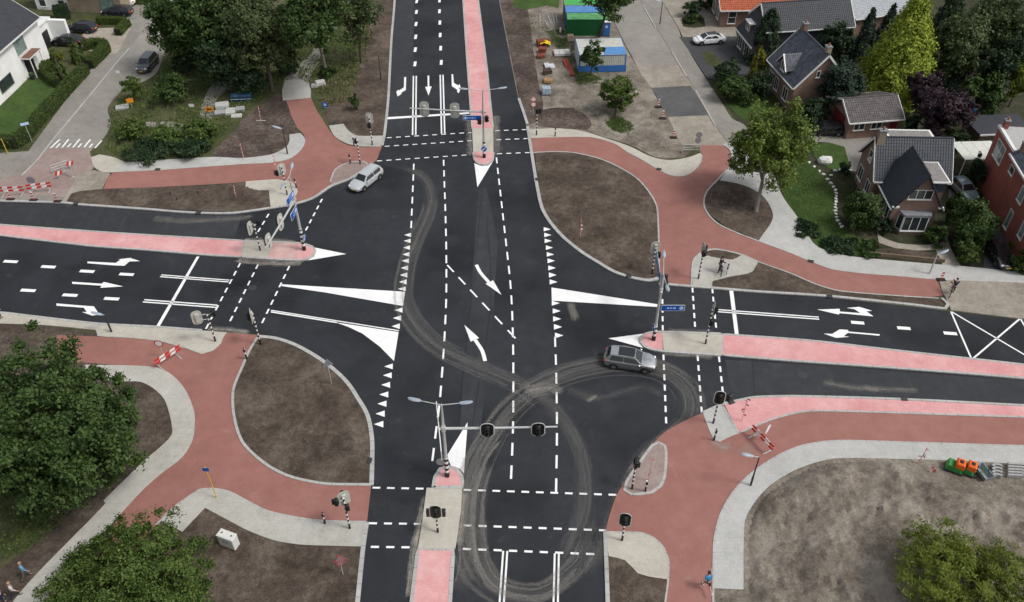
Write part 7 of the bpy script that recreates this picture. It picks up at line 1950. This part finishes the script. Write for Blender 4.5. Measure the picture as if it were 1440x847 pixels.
def person(label, px, z, face, pose, shirt, trousers, hair, skin, scale=1.0, shorts=False, pack=None, group=None, loc=None):
    """face: degrees, 0 = looks at the camera; local -y is forward"""
    b = G(px[0], px[1], z) if loc is None else Vector(loc)
    t = thing('person', label, 'person', b, R(face), group); t.scale = (scale,) * 3
    lean, l_leg, r_leg, l_arm, r_arm = pose          # legs: (hip angle, knee bend), arms: (shoulder angle, elbow bend, out), degrees, + = forward
    hipz = 0.93
    drop = 0.0
    def leg(side, a, k):
        hip = Vector((side * 0.095, 0, hipz))
        th = Vector((0, -math.sin(R(a)), -math.cos(R(a)))) * 0.44
        kn = hip + th
        sh = Vector((0, -math.sin(R(a - k)), -math.cos(R(a - k)))) * 0.43
        an = kn + sh
        toe = an + Vector((0, -0.17 * math.cos(R(a - k)) , -0.05 + 0.10 * math.sin(R(min(0, a - k))))) 
        return hip, kn, an, toe
    LL, RL = leg(1, *l_leg), leg(-1, *r_leg)
    low = min(LL[2].z, RL[2].z, LL[3].z + .02, RL[3].z + .02) - 0.07
    dz = -low
    sp = Vector((0, -math.sin(R(lean)), math.cos(R(lean))))
    pel = Vector((0, 0, hipz + 0.04)); chest = pel + sp * 0.40; neck = pel + sp * 0.54; head = neck + (sp + Vector((0, -0.12, 0.2))).normalized() * 0.20
    def arm(side, a, e, out):
        s = chest + Vector((side * 0.19, 0, 0.07))
        d = Vector((side * math.sin(R(out)), -math.sin(R(a)) * math.cos(R(out)), -math.cos(R(a)) * math.cos(R(out)))).normalized()
        el = s + d * 0.29
        d2 = Vector((d.x * 0.4, -math.sin(R(a + e)), -math.cos(R(a + e)))).normalized()
        wr = el + d2 * 0.25
        return s, el, wr, d2
    LA, RA = arm(1, *l_arm), arm(-1, *r_arm)
    V, E, Rd = [], [], []
    def add(p, r, par=None):
        V.append(Vector(p) + Vector((0, 0, dz))); Rd.append(r)
        if par is not None: E.append((par, len(V) - 1))
        return len(V) - 1
    p0 = add(pel, (.135, .10)); c1 = add(pel.lerp(chest, .55), (.125, .095), p0); c2 = add(chest, (.15, .105), c1); n1 = add(neck, .055, c2); h1 = add(neck.lerp(head, .55), .065, n1); h2 = add(head, (.085, .10), h1); h3 = add(head + sp * .07, (.065, .075), h2)
    for (s, el, wr, d2), sd in ((LA, 1), (RA, -1)):
        a = add(s, .058, c2); m = add(el, .042, a); w = add(wr, .030, m); hd = add(wr + d2 * .06, (.042, .022), w)
        q = Vector((1, 0, 0)); base = wr + d2 * .09
        for k, ln in enumerate((.055, .075, .08, .07)):
            o = (k - 1.5) * .019
            f1 = add(base + q * o, .0095, hd); f2 = add(base + q * o * 1.15 + d2 * ln * .55 + Vector((0, -.006, 0)), .009, f1); add(base + q * o * 1.15 + d2 * ln + Vector((0, -.02, 0)), .008, f2)
        th = add(wr + d2 * .04 + q * (-sd) * .035, .011, hd); add(wr + d2 * .085 + q * (-sd) * .055 + Vector((0, -.015, 0)), .009, th)
    for hip, kn, an, toe in (LL, RL):
        a = add(hip, .085, p0); a2 = add(hip.lerp(kn, .5), .075, a); k = add(kn, .055, a2); cf = add(kn.lerp(an, .35), .055, k); n_ = add(an, .036, cf); add(toe, (.04, .028), n_)
    body = skin_mesh('body', V, E, Rd, skin, t, 1)
    up = Vector((0, 0, dz))
    # shirt
    V, E, Rd = [], [], []
    s0 = add(pel + sp * .0, (.175, .135)); s1 = add(pel.lerp(chest, .55), (.165, .13), s0); s2 = add(chest + sp * .03, (.185, .135), s1); add(neck - sp * .04, (.085, .075), s2)
    for (s, el, wr, d2) in (LA, RA):
        a = add(s, .082, s2); add(s.lerp(el, .75 if shorts else 1.0), .066, a)
        if not shorts: add(el.lerp(wr, .85), .052, len(V) - 1)
    skin_mesh('shirt', V, E, Rd, shirt, t, 1)
    V, E, Rd = [], [], []
    s0 = add(pel + sp * .04, (.148, .112))
    for hip, kn, an, toe in (LL, RL):
        a = add(hip - Vector((0, 0, .02)), .10, s0); 
        if shorts: add(hip.lerp(kn, .75), .088, a)
        else: k = add(kn, .078, a); add(kn.lerp(an, .9), .064, k)
    skin_mesh('shorts' if shorts else 'trousers', V, E, Rd, trousers, t, 1)
    for hip, kn, an, toe in (LL, RL):
        mb = MB(); d = (toe - an); c = an + up
        mb.tube([c + Vector((0, .05, -.05)), c + Vector((0, -.02, -.035)), c + d * .6 + Vector((0, 0, -.01)), c + d * 1.05], [.035, .05, .045, .025], 8); mb.build('shoe', M_WHITE if shorts else M_RUBBER, t, smooth=60)
    # hair, ears, nose, eyes
    hc = head + up
    mb = MB(); mb.lathe([(.0001, .135), (.06, .125), (.092, .09), (.104, .045), (.102, .0), (.09, -.04)], 12)
    mb.v = [Vector((v.x * .92, v.y * 1.06 + .018, v.z - .005)) + hc for v in mb.v]; mb.build('hair', hair, t, smooth=60)
    mb = MB(); mb.add([hc + Vector(p) for p in ((-.014, -.098, -.02), (.014, -.098, -.02), (0, -.125, -.03), (0, -.10, .012))], [(0, 1, 2), (1, 3, 2), (3, 0, 2)]); mb.build('nose', skin, t)
    for s in (-1, 1):
        mb = MB(); mb.box(s * .034 - .012, s * .034 + .012, -.103, -.094, .004, .014); mb.v = [v + hc for v in mb.v]; mb.build('eye', M_BLACK, t)
        mb = MB(); mb.tube([hc + Vector((s * .088, .005, -.02)), hc + Vector((s * .10, .012, .015))], .018, 6); mb.build('ear', skin, t)
    mb = MB(); mb.box(-.025, .025, -.098, -.09, -.055, -.046); mb.v = [v + hc for v in mb.v]; mb.build('mouth', plain('lips', (.30, .10, .09), .6), t)
    if pack:
        mb = MB(); mb.cbox(-.14, .14, .10, .24, pel.z + .06, chest.z + .12, .05); mb.v = [v + up for v in mb.v]; mb.build('backpack', pack, t)
    return t
SKIN = plain('skin', (.46, .27, .20), .6, var=.05)
C_TEALSH = plain('blue_shirt', (.03, .20, .40), .8, var=.12, scale=8); C_SHORTS = plain('dark_shorts', (.02, .022, .03), .8); C_HAIRD = plain('dark_hair', (.018, .013, .01), .7); C_HAIRG = plain('grey_hair', (.34, .32, .30), .8); C_HAIRB = plain('fair_hair', (.33, .22, .12), .7)
C_NAVY = plain('navy_jacket', (.015, .02, .04), .8, var=.2, scale=8); C_LBL = plain('pale_blue_jacket', (.12, .30, .48), .8, var=.15, scale=8); C_PALE = plain('pale_pink_shirt', (.60, .52, .54), .8, var=.1, scale=8); C_JEANS = plain('dark_jeans', (.025, .03, .05), .85); C_GREYT = plain('grey_trousers', (.11, .11, .115), .85); C_REDJ = plain('red_jacket', (.35, .05, .07), .8)
RUN = (14, (38, 30), (-28, 70), (-45, 80, 12), (40, 80, 12)); STAND = (3, (3, 3), (-4, 2), (6, 15, 8), (-4, 15, 8)); WALK = (6, (20, 8), (-18, 16), (-14, 20, 10), (12, 22, 10)); HOLD = (6, (6, 4), (-8, 6), (38, 30, 10), (40, 30, 6)); RIDE = (32, (72, 82), (40, 60), (62, 20, 10), (62, 20, 10))
person('runner in a blue shirt and dark shorts on the red path', (993, 829), 0.05, 186, RUN, C_TEALSH, C_SHORTS, C_HAIRD, SKIN, 1.12, shorts=True)
person('person in dark clothes holding a bicycle on the paved waiting area', (1011, 383), 0.085, 100, HOLD, C_NAVY, C_JEANS, C_HAIRD, SKIN, 1.08)
person('walker in a blue jacket beside the bottom left tree', (39, 813), 0.06, 130, WALK, C_LBL, C_GREYT, C_HAIRB, SKIN, 1.05, group='walkers bottom left')
person('walker in a pale top on the path bottom left', (24, 841), 0.085, 130, WALK, C_PALE, C_JEANS, C_HAIRB, SKIN, 1.05, group='walkers bottom left')
person('grey haired walker in navy at the bottom left corner', (12, 852), 0.085, 130, STAND, C_NAVY, C_JEANS, C_HAIRG, SKIN, 1.05, group='walkers bottom left')
person('person in a reddish jacket at the left edge by the west arm', (1, 448), 0.09, 90, STAND, C_REDJ, C_JEANS, C_HAIRD, SKIN, 1.05)
M_BIKE = plain('bicycle_black', (.02, .02, .022), .4)
M_BIKEB = plain('bicycle_pale_blue', (.30, .38, .44), .4)
def bicycle(label, px, z, deg, frame, loc=None):
    b = G(px[0], px[1], z) if loc is None else Vector(loc)
    t = thing('bicycle', label, 'bicycle', b, R(deg), 'bicycles')          # local x = forward
    for x in (-.53, .53):
        mb = MB(); mb.tube([(x + .34 * math.cos(2 * PI * i / 20), 0, .35 + .34 * math.sin(2 * PI * i / 20)) for i in range(21)], .022, 6, cap=False); w = mb.build('wheel', M_TYRE, t, smooth=60)
        mb = MB()
        for i in range(6):
            a = PI * i / 6; mb.tube([(x - .33 * math.cos(a), 0, .35 - .33 * math.sin(a)), (x + .33 * math.cos(a), 0, .35 + .33 * math.sin(a))], .004, 4)
        o = mb.build('spokes', M_GALV, w); o['kind'] = 'stuff'
        mb = MB(); mb.tube([(x + .39 * math.cos(R(a)), 0, .35 + .39 * math.sin(R(a))) for a in range(20, 171, 15)], .02, 5); mb.build('mudguard', frame, t)
    mb = MB()
    bb, st, hd, rw, fw = (-.08, 0, .30), (-.22, 0, .86), (.36, 0, .90), (-.53, 0, .35), (.53, 0, .35)
    for a, c in ((bb, st), (bb, (.40, 0, .72)), (st, hd), (bb, rw), (rw, (-.2, 0, .78)), (hd, fw)): mb.tube([a, c], .018, 6)
    mb.build('frame', frame, t)
    mb = MB(); mb.cbox(-.36, -.10, -.07, .07, .92, .98, .02); mb.tube([st, (-.23, 0, .93)], .014, 6); mb.build('saddle', M_RUBBER, t)
    mb = MB(); mb.tube([(.20, -.28, 1.06), (.34, -.2, 1.08), (.35, 0, 1.06), (.34, .2, 1.08), (.20, .28, 1.06)], .014, 6); mb.tube([hd, (.35, 0, 1.06)], .016, 6); mb.build('handlebar', M_GALV, t)
    mb = MB(); mb.box(-.75, -.32, -.07, .07, .74, .77); mb.build('carrier', M_BIKE, t)
    return t
bicycle('dark bicycle held by the person in dark clothes', (1013.5, 384), 0.085, 80, M_BIKE)
bicycle('pale bicycle standing alone on the paved waiting area', (1023, 381), 0.085, 70, M_BIKEB)
bicycle('bicycle leaning at the right end of the north-east red path', (1336, 414), 0.075, 60, M_BIKE)
p = G(1336, 414, 0.075)
person('cyclist in dark clothes at the right end of the north-east red path', (1336, 414), 0.075, 150, RIDE, C_NAVY, C_JEANS, C_HAIRD, SKIN, 1.0, loc=(p.x + .05, p.y - .1, .26))
# ================================================================== THINGS LYING ABOUT
M_CONC = plain('concrete', (.33, .33, .32), .9, var=.15, scale=4); M_CONCP = plain('pale_concrete', (.46, .46, .44), .9, var=.12, scale=4)
M_CABW = plain('cabinet_white', (.60, .61, .57), .5, var=.06)
# white cabinet
FL, FR, BR = G(309.8, 767.6, .06), G(331.4, 775.7, .06), G(337.8, 766, .06)
ux = (FR - FL); W = ux.length; ux.normalize(); D = max(.55, abs((BR - FR).dot(Vector((-ux.y, ux.x, 0)))))
Hc = height_at(331.4, 775.7, 760.8, .06)
t = thing('utility_cabinet', 'white utility cabinet on the soil by the bottom left tree', 'utility cabinet', ((FL.x + FR.x) / 2, (FL.y + FR.y) / 2, .06), math.atan2(ux.y, ux.x))
mb = MB(); mb.box(-W / 2 + .03, W / 2 - .03, .03, D - .03, 0, .12); mb.build('plinth', M_CONC, t)
mb = MB(); mb.cbox(-W / 2, W / 2, 0, D, .12, Hc, .02); bd = mb.build('body', M_CABW, t)
for s in (-1, 1):
    mb = MB(); mb.box(min(s * .02, s * (W / 2 - .05)), max(s * .02, s * (W / 2 - .05)), -.02, -.002, .18, Hc - .12); d = mb.build('door', M_CABW, t)
    mb = MB(); mb.box(s * .12 - .025, s * .12 + .025, -.04, -.021, Hc * .55, Hc * .55 + .16); mb.build('handle', M_BLACK, d)
    mb = MB(); mb.lathe([(.06, 0), (.06, .03), (.03, .04)], 10); mb.v = [v + Vector((s * W * .3, D * .55, Hc)) for v in mb.v]; mb.build('vent_cap', M_DKSTEEL, bd)
mb = MB(); mb.box(-W / 2 - .03, W / 2 + .03, -.03, D + .03, Hc - .06, Hc - .03); mb.build('rain_lip', M_CABW, bd)

# compactor machines by the south-east footpath
M_MORANGE = plain('machine_orange', (.72, .13, .015), .45, var=.06); M_MGREEN = plain('machine_green', (.03, .22, .04), .45, var=.08)
def machine(px, deg, label, handle=True):
    b = G(px[0], px[1], .1)
    t = thing('compactor', label, 'machine', b, R(deg), 'compactors by the footpath'); t.scale = (1.12,) * 3
    mb = MB(); mb.prism([(-.62, -.42), (.55, -.42), (.72, -.3), (.72, .3), (.55, .42), (-.62, .42)], .06, .16); mb.build('base_plate', M_DKSTEEL, t)
    mb = MB(); mb.add([(-.6, -.38, .16), (.5, -.38, .16), (.5, .38, .16), (-.6, .38, .16), (-.45, -.36, .62), (.2, -.36, .52), (.2, .36, .52), (-.45, .36, .62)], [(0, 1, 5, 4), (1, 2, 6, 5), (2, 3, 7, 6), (3, 0, 4, 7), (4, 5, 6, 7)]); mb.build('body', M_MGREEN, t)
    mb = MB(); mb.cbox(-.05, .52, -.34, .34, .50, .98, .08); e = mb.build('engine_hood', M_MORANGE, t)
    mb = MB(); mb.cbox(.12, .36, -.16, .12, .98, 1.03, .02); mb.build('air_filter', M_BLACK, e)
    mb = MB(); mb.tube([(.52, .1, .75), (.62, .1, .75)], .10, 10); mb.build('exhaust', M_BLACK, e)
    if handle:
        for s in (-1, 1):
            mb = MB(); mb.tube([(.45, s * .2, .45), (.9, s * .2, .7), (1.25, s * .18, .8)], .03, 6); mb.build('handle_tube', M_MGREEN, t)
        mb = MB(); mb.tube([(1.25, -.22, .8), (1.25, .22, .8)], .03, 6); mb.build('handle_grip', M_RUBBER, t)
    return t
machine((1341, 660), -28, 'green and orange compactor, the left one by the south-east footpath', False)
machine((1357, 663), -28, 'green and orange compactor with long handle, the right one by the footpath')
# grey trough and stacked kerbs
b = G(1381, 667, .1)
t = thing('steel_trough', 'grey steel trough standing right of the orange compactors', 'trough', b, R(-75))
mb = MB(); mb.add([(-.6, -.3, 0), (.6, -.3, 0), (.6, .3, 0), (-.6, .3, 0), (-.75, -.42, .5), (.75, -.42, .5), (.75, .42, .5), (-.75, .42, .5), (-.7, -.36, .48), (.7, -.36, .48), (.7, .36, .48), (-.7, .36, .48), (-.55, -.25, .08), (.55, -.25, .08), (.55, .25, .08), (-.55, .25, .08)],
    [(3, 2, 1, 0), (0, 1, 5, 4), (1, 2, 6, 5), (2, 3, 7, 6), (3, 0, 4, 7), (4, 5, 9, 8), (5, 6, 10, 9), (6, 7, 11, 10), (7, 4, 8, 11), (8, 9, 13, 12), (9, 10, 14, 13), (10, 11, 15, 14), (11, 8, 12, 15), (12, 13, 14, 15)]); mb.build('tub', plain('trough_grey', (.24, .28, .30), .5), t)
mb = MB(); mb.tube([(-.78, -.42, .5), (.78, -.42, .5)], .03, 6); mb.build('rim', M_GALV, t)
for i in range(4):
    b = G(1400, 658 + i * 4.6, .1)
    t = thing('curved_kerb', 'curved grey kerb stone, number %s from the footpath of the four curved ones' % ('one', 'two', 'three', 'four')[i], 'kerb stone', b, 0, 'curved kerb stones lying by the footpath')
    mb = MB(); pts = []
    for k in range(9):
        a = R(40 + 100 * k / 8); pts.append((math.cos(a) * .55, math.sin(a) * .55 - .35))
    for k in range(9):
        a = R(140 - 100 * k / 8); pts.append((math.cos(a) * .38, math.sin(a) * .38 - .35))
    mb.prism(pts, .0, .34); mb.build('stone', M_CONC, t)
    mb = MB(); mb.box(-.38, .38, -.12, -.04, -.04, .0); mb.build('bearer', M_WOOD, t)
for i in range(5):
    b = G(1426, 655.5 + i * 3.9, .1)
    t = thing('kerb_stone', 'straight grey kerb stone, number %s from the footpath of the five straight ones' % ('one', 'two', 'three', 'four', 'five')[i], 'kerb stone', b, R(-4), 'straight kerb stones lying by the footpath')
    mb = MB(); mb.cbox(-.58, .58, -.09, .09, .0, .34, .03); mb.build('stone', M_CONC, t)
    mb = MB(); mb.box(-.4, -.3, -.1, .1, -.05, 0); mb.build('bearer', M_WOOD, t)
for i in range(4):
    b = G(1441, 656 + i * 4.2, .1)
    t = thing('kerb_stone', 'grey kerb stone cut by the right edge beside the straight ones', 'kerb stone', b, R(-4), 'kerb stones cut by the right edge')
    mb = MB(); mb.cbox(-.3, .58, -.09, .09, .0, .3, .03); mb.build('stone', M_CONC, t)
# taped stakes and folded stand here
stake((1291, 652), 634, 'pink taped folding stake at the edge of the pale south-east footpath', lean=(.35, .3), bow=True)
stake((1310, 664), 657, 'small pink taped peg in the sandy south-east plot', bow=True)
stake((1334, 412), 398, 'red and white taped post beside the cyclist', bow=True)

# building plot stores
M_PIPE = plain('red_plastic_pipe', (.42, .06, .035), .5, var=.12)
for i, (a, b) in enumerate((((792, 84), (803, 107)), ((794.5, 83.5), (805.5, 106.5)), ((797, 83), (807.5, 106)))):
    A, B = G(*a, .2), G(*b, .2)
    t = thing('plastic_pipe', 'long red plastic pipe, %s of the bundle beside the site cabin' % ('left', 'middle', 'right')[i], 'pipe', ((A.x + B.x) / 2, (A.y + B.y) / 2, .05), math.atan2(B.y - A.y, B.x - A.x), 'red pipes on the building plot')
    L = (B - A).length
    mb = MB(); mb.tube([(-L / 2, 0, .14), (L / 2 - .3, 0, .14), (L / 2 - .28, 0, .14), (L / 2, 0, .14)], [.11, .11, .13, .13], 12, cap=False); mb.tube([(L / 2, 0, .14), (-L / 2, 0, .14)], .095, 12, cap=False); mb.build('tube', M_PIPE, t, smooth=50)
for i, (a, b) in enumerate((((759, 20), (759.5, 37)), ((768, 19), (775, 34)), ((777, 20), (780, 34)), ((781, 19), (784, 33)), ((766, 30), (772, 40)))):
    A, B = G(*a, .1), G(*b, .1)
    t = thing('scaffold_tube', 'grey scaffold tube lying on the building plot, %s from the left' % ('first', 'third', 'fourth', 'fifth', 'second')[i], 'tube', ((A.x + B.x) / 2, (A.y + B.y) / 2, .05), math.atan2(B.y - A.y, B.x - A.x), 'tubes left of the containers')
    L = (B - A).length; mb = MB(); mb.tube([(-L / 2, 0, .06), (L / 2, 0, .06)], .06, 8); mb.tube([(-.05, 0, .06), (.05, 0, .06)], .075, 8); mb.build('tube', M_GALV, t, smooth=40)
def pallet(px, label, rz, load=None, lh=.5, name='loaded_pallet', w=1.2, d=1.0):
    b = G(px[0], px[1], .05); t = thing(name, label, 'pallet', b, R(rz), 'pallets on the building plot')
    for k in range(5): mb = MB(); mb.box(-w / 2, w / 2, -d / 2 + k * (d - .1) / 4, -d / 2 + k * (d - .1) / 4 + .1, .12, .145); mb.build('deck_board', M_WOOD, t)
    for k in range(3): mb = MB(); mb.box(-w / 2 + k * (w - .1) / 2, -w / 2 + k * (w - .1) / 2 + .1, -d / 2, d / 2, 0, .118); mb.build('bearer', M_WOOD, t)
    if load:
        n = 3
        for r in range(2):
            for c in range(n):
                mb = MB(); x0 = -w / 2 + .05 + c * (w - .1) / n; j = .04 * ((r * 7 + c * 3) % 3 - 1)
                mb.cbox(x0 + .01, x0 + (w - .1) / n - .01, -d / 2 + .05 + j, d / 2 - .05 + j, .147 + r * lh / 2, .147 + (r + 1) * lh / 2 - .01, .03); mb.build('packed_block', load, t)
    return t
M_BRICKP = plain('stacked_brick_red', (.20, .055, .035), .9, var=.3, scale=6)
pallet((760, 64), 'pallet of dark red bricks beside the yellow sheet', 15, M_BRICKP, .7); pallet((763, 74), 'pallet of red bricks in the middle of the brick row', -10, M_BRICKP, .6); pallet((768, 62), 'rusty red stack right of the brick pallets', 30, M_BRICKP, .45)
pallet((761, 81), 'low pallet of red bricks nearest in the brick row', 5, M_BRICKP, .3); pallet((770, 104), 'pallet of dark blocks near the north arm', 10, plain('dark_blocks', (.06, .045, .035), .9, var=.3), .5)
pallet((771, 116), 'pallet with orange-brown blocks near the north arm', -5, plain('tan_blocks', (.36, .22, .11), .9, var=.2), .35); pallet((768, 132), 'pallet wrapped in blue and white foil near the north arm', 4, plain('blue_foil', (.32, .42, .50), .4, var=.3, scale=5), .8)
pallet((790, 77), 'pallet of pale concrete slabs left of the site cabin', 6, M_CONCP, .35, w=2.4, d=1.6); pallet((802, 58), 'cardboard coloured crate left of the site cabin', 8, plain('cardboard', (.42, .33, .22), .9), .8, w=1.0, d=.9)
pallet((769, 94), 'flat pale pallet with white foil, left of two', 10, plain('white_foil', (.62, .64, .66), .4, var=.2), .2, w=.8, d=1.2); pallet((776, 95), 'flat pale pallet with white foil, right of two', 12, MATS['white_foil'], .2, w=.8, d=1.2)
b = G(767, 60, .75); t = thing('yellow_sheet', 'crumpled bright yellow sheet on the brick pallets', 'sheet', b, 0)
rng0 = random.Random(5); vs, fs = [], []
for j in range(5):
    for i in range(6): vs.append((-.7 + i * .28 + rng0.uniform(-.05, .05), -.5 + j * .25 + rng0.uniform(-.05, .05), .2 * rng0.random() - .25 * (abs(i - 2.5) / 2.5) ** 2))
for j in range(4):
    for i in range(5): fs.append((j * 6 + i, j * 6 + i + 1, (j + 1) * 6 + i + 1, (j + 1) * 6 + i))
mesh_obj('foil', vs, fs, plain('yellow_foil', (.75, .50, .01), .5), t)
b = G(788, 47, .05); t = thing('gas_bottle', 'white gas bottle by the corner of the green container', 'gas bottle', b, 0)
mb = MB(); mb.lathe([(.13, 0), (.15, .05), (.15, .75), (.08, .9), (.04, .92)], 12); mb.build('cylinder', M_WHITE, t, smooth=50); mb = MB(); mb.tube([(0, 0, .92), (0, 0, 1.02)], .03, 6); mb.build('valve', M_DKSTEEL, t)
b = G(808, 55.5, .05)
# paving slabs in the verge top left
for i, (px, w, d, h, rz, lab) in enumerate((((313, 151), 1.6, 1.2, .5, 12, 'stack of pale paving slabs, back left of the group'), ((310, 160), 1.4, 1.0, .35, 12, 'stack of pale paving slabs, front left of the group'), ((324, 158), 1.2, 1.4, .3, 12, 'stack of grey paving slabs in the middle of the group'),
        ((338, 155), 1.1, .9, .35, 8, 'stack of pale paving slabs, right end of the group'), ((333, 164), 1.3, .8, .2, 8, 'low stack of grey slabs in front of the group'), ((172, 152), 1.6, 1.1, .25, 20, 'single thick concrete slab in the grass by the street'), ((451, 119), 1.2, .9, .5, 20, 'grey block beside the winding path'), ((443, 122), .9, .8, .3, 10, 'small wooden block beside the winding path'))):
    b = G(px[0], px[1], .06); t = thing('slab_stack', lab, 'paving slabs', b, R(rz), 'slab stacks in the verge')
    n = max(1, int(h / .12)); rr = random.Random(i)
    for k in range(n):
        j = rr.uniform(-.04, .04); mb = MB(); mb.cbox(-w / 2 + j, w / 2 + j, -d / 2 - j, d / 2 - j, k * h / n, (k + 1) * h / n - .012, .02); mb.build('slab', M_CONCP if i % 2 == 0 else M_CONC, t)
b = G(340, 141, .06); t = thing('covered_stack', 'dark blue tarpaulin over a stack under the evergreen shrub', 'tarpaulin', b, R(5))
mb = MB(); mb.cbox(-1.3, 1.3, -.5, .5, 0, .9, .15); mb.build('tarpaulin', plain('blue_tarp', (.015, .05, .09), .5, var=.4, scale=3), t); mb = MB(); mb.tube([(-1.32, -.52, .4), (1.32, -.52, .4)], .02, 5); mb.build('rope', M_WHITE, t)
for i, (x, y) in enumerate(((240, 274), (249, 282), (279, 273))):
    b = G(x, y, .085); t = thing('wooden_peg', 'dark peg in the narrow soil verge, %s of three' % ('left', 'middle', 'right')[i], 'peg', b, 0, 'pegs in the soil verge')
    mb = MB(); mb.tube([(0, 0, -.05), (.03, .0, .55), (.03, 0, .62)], [.05, .05, .02], 6); mb.build('stick', M_DKSTEEL, t); mb = MB(); mb.box(-.06, .12, -.05, .05, .42, .5); mb.build('cap', M_WOOD, t)

# white stones round the garden lawn
M_STONE = plain('whitewashed_stone', (.66, .66, .63), .8, var=.12, scale=5)
rr = random.Random(9)
st = [(700, 115), (728, 138), (757, 163), (780, 182), (802, 208), (820, 230), (835, 250), (846, 268), (850, 285), (850, 301), (848, 317), (848, 333), (845, 349), (845, 366), (845, 383), (848, 401), (852, 419), (859, 437), (870, 455), (882, 470), (822, 186), (845, 160), (872, 157), (900, 157), (927, 160)]
stone_mesh = None
for i, (x, y) in enumerate(st):
    b = G(960 + x / 3.94, 200 + y / 3.94, .05)
    if stone_mesh is None:
        bm = bmesh.new(); bmesh.ops.create_icosphere(bm, subdivisions=1, radius=.22)
        for v in bm.verts: v.co = Vector((v.co.x * 1.25, v.co.y * .8, v.co.z * .7)) * rr.uniform(.85, 1.15)
        stone_mesh = bpy.data.meshes.new('edging_stone'); bm.to_mesh(stone_mesh); bm.free(); stone_mesh.materials.append(M_STONE)
    o = link(bpy.data.objects.new('edging_stone', stone_mesh)); o.location = b + Vector((0, 0, .06)); o.rotation_euler = (0, 0, rr.random() * 6); o.scale = (rr.uniform(.85, 1.2),) * 3
    set_props(o, 'whitewashed stone in the curved edging of the garden lawn', 'stone', 'white stones edging the lawn')
b = G(1160, 229, .05); bm = bmesh.new(); bmesh.ops.create_icosphere(bm, subdivisions=2, radius=.75)
for v in bm.verts: v.co = Vector((v.co.x * 1.2, v.co.y * .8, v.co.z * .8)) * (1 + .22 * mnoise.noise(v.co * 2.2))
me = bpy.data.meshes.new('garden_rock'); bm.to_mesh(me); bm.free(); me.materials.append(M_STONE)
o = link(bpy.data.objects.new('garden_rock', me)); o.location = b + Vector((0, 0, .3)); set_props(o, 'large pale rock at the top of the stone edging', 'rock')
# low garden wall, bins, garden things
a, b = G(1216, 358, .06), G(1328, 369, .06)
t = thing('garden_wall', 'low dark timber edging wall along the narrow planted bed', 'garden wall', a, math.atan2((b - a).y, (b - a).x))
L = (b - a).length
for k in range(6): mb = MB(); mb.box(L * k / 6 + .01, L * (k + 1) / 6 - .01, -.08, .08, 0, .38); mb.build('beam', M_WOOD, t)
b = G(1191, 192, .05); t = thing('wheelie_bin', 'dark wheeled bin before the red garage doors', 'bin', b, R(10))
mb = MB(); mb.add([(-.25, -.3, .06), (.25, -.3, .06), (.25, .3, .06), (-.25, .3, .06), (-.32, -.38, 1.0), (.32, -.38, 1.0), (.32, .38, 1.0), (-.32, .38, 1.0)], [(3, 2, 1, 0), (0, 1, 5, 4), (1, 2, 6, 5), (2, 3, 7, 6), (3, 0, 4, 7), (4, 5, 6, 7)]); mb.build('tub', plain('bin_dark', (.02, .03, .025), .6), t)
mb = MB(); mb.cbox(-.35, .35, -.42, .42, 1.0, 1.1, .04); mb.build('lid', plain('bin_lid', (.03, .05, .06), .6), t)
for s in (-1, 1): mb = MB(); mb.tube([(s * .24, .3, .1), (s * .30, .3, .1)], .1, 10); mb.build('wheel', M_TYRE, t)
b = G(1369, 167, .05); t = thing('slide', 'blue garden slide near the purple tree', 'slide', b, R(70))
mb = MB(); mb.add([(0, -.25, .1), (1.6, -.25, 1.1), (1.6, .25, 1.1), (0, .25, .1), (0, -.25, .25), (1.6, -.25, 1.25), (1.6, .25, 1.25), (0, .25, .25)], [(0, 1, 2, 3), (0, 4, 5, 1), (3, 2, 6, 7)]); mb.build('chute', plain('slide_blue', (.03, .20, .55), .4), t)
for s in (-.2, .2): mb = MB(); mb.tube([(1.6, s, 1.1), (1.75, s, 0)], .03, 6); mb.build('ladder_leg', M_GALV, t)
b = G(1380, 175, .05); t = thing('garden_table', 'pale green garden table near the blue slide', 'table', b, R(10))
mb = MB(); mb.cbox(-.8, .8, -.4, .4, .68, .74, .02); mb.build('table_top', plain('pale_green', (.30, .42, .34), .6), t)
for x in (-.7, .7):
    for y in (-.3, .3): mb = MB(); mb.box(x - .03, x + .03, y - .03, y + .03, 0, .68); mb.build('leg', M_WOOD, t)
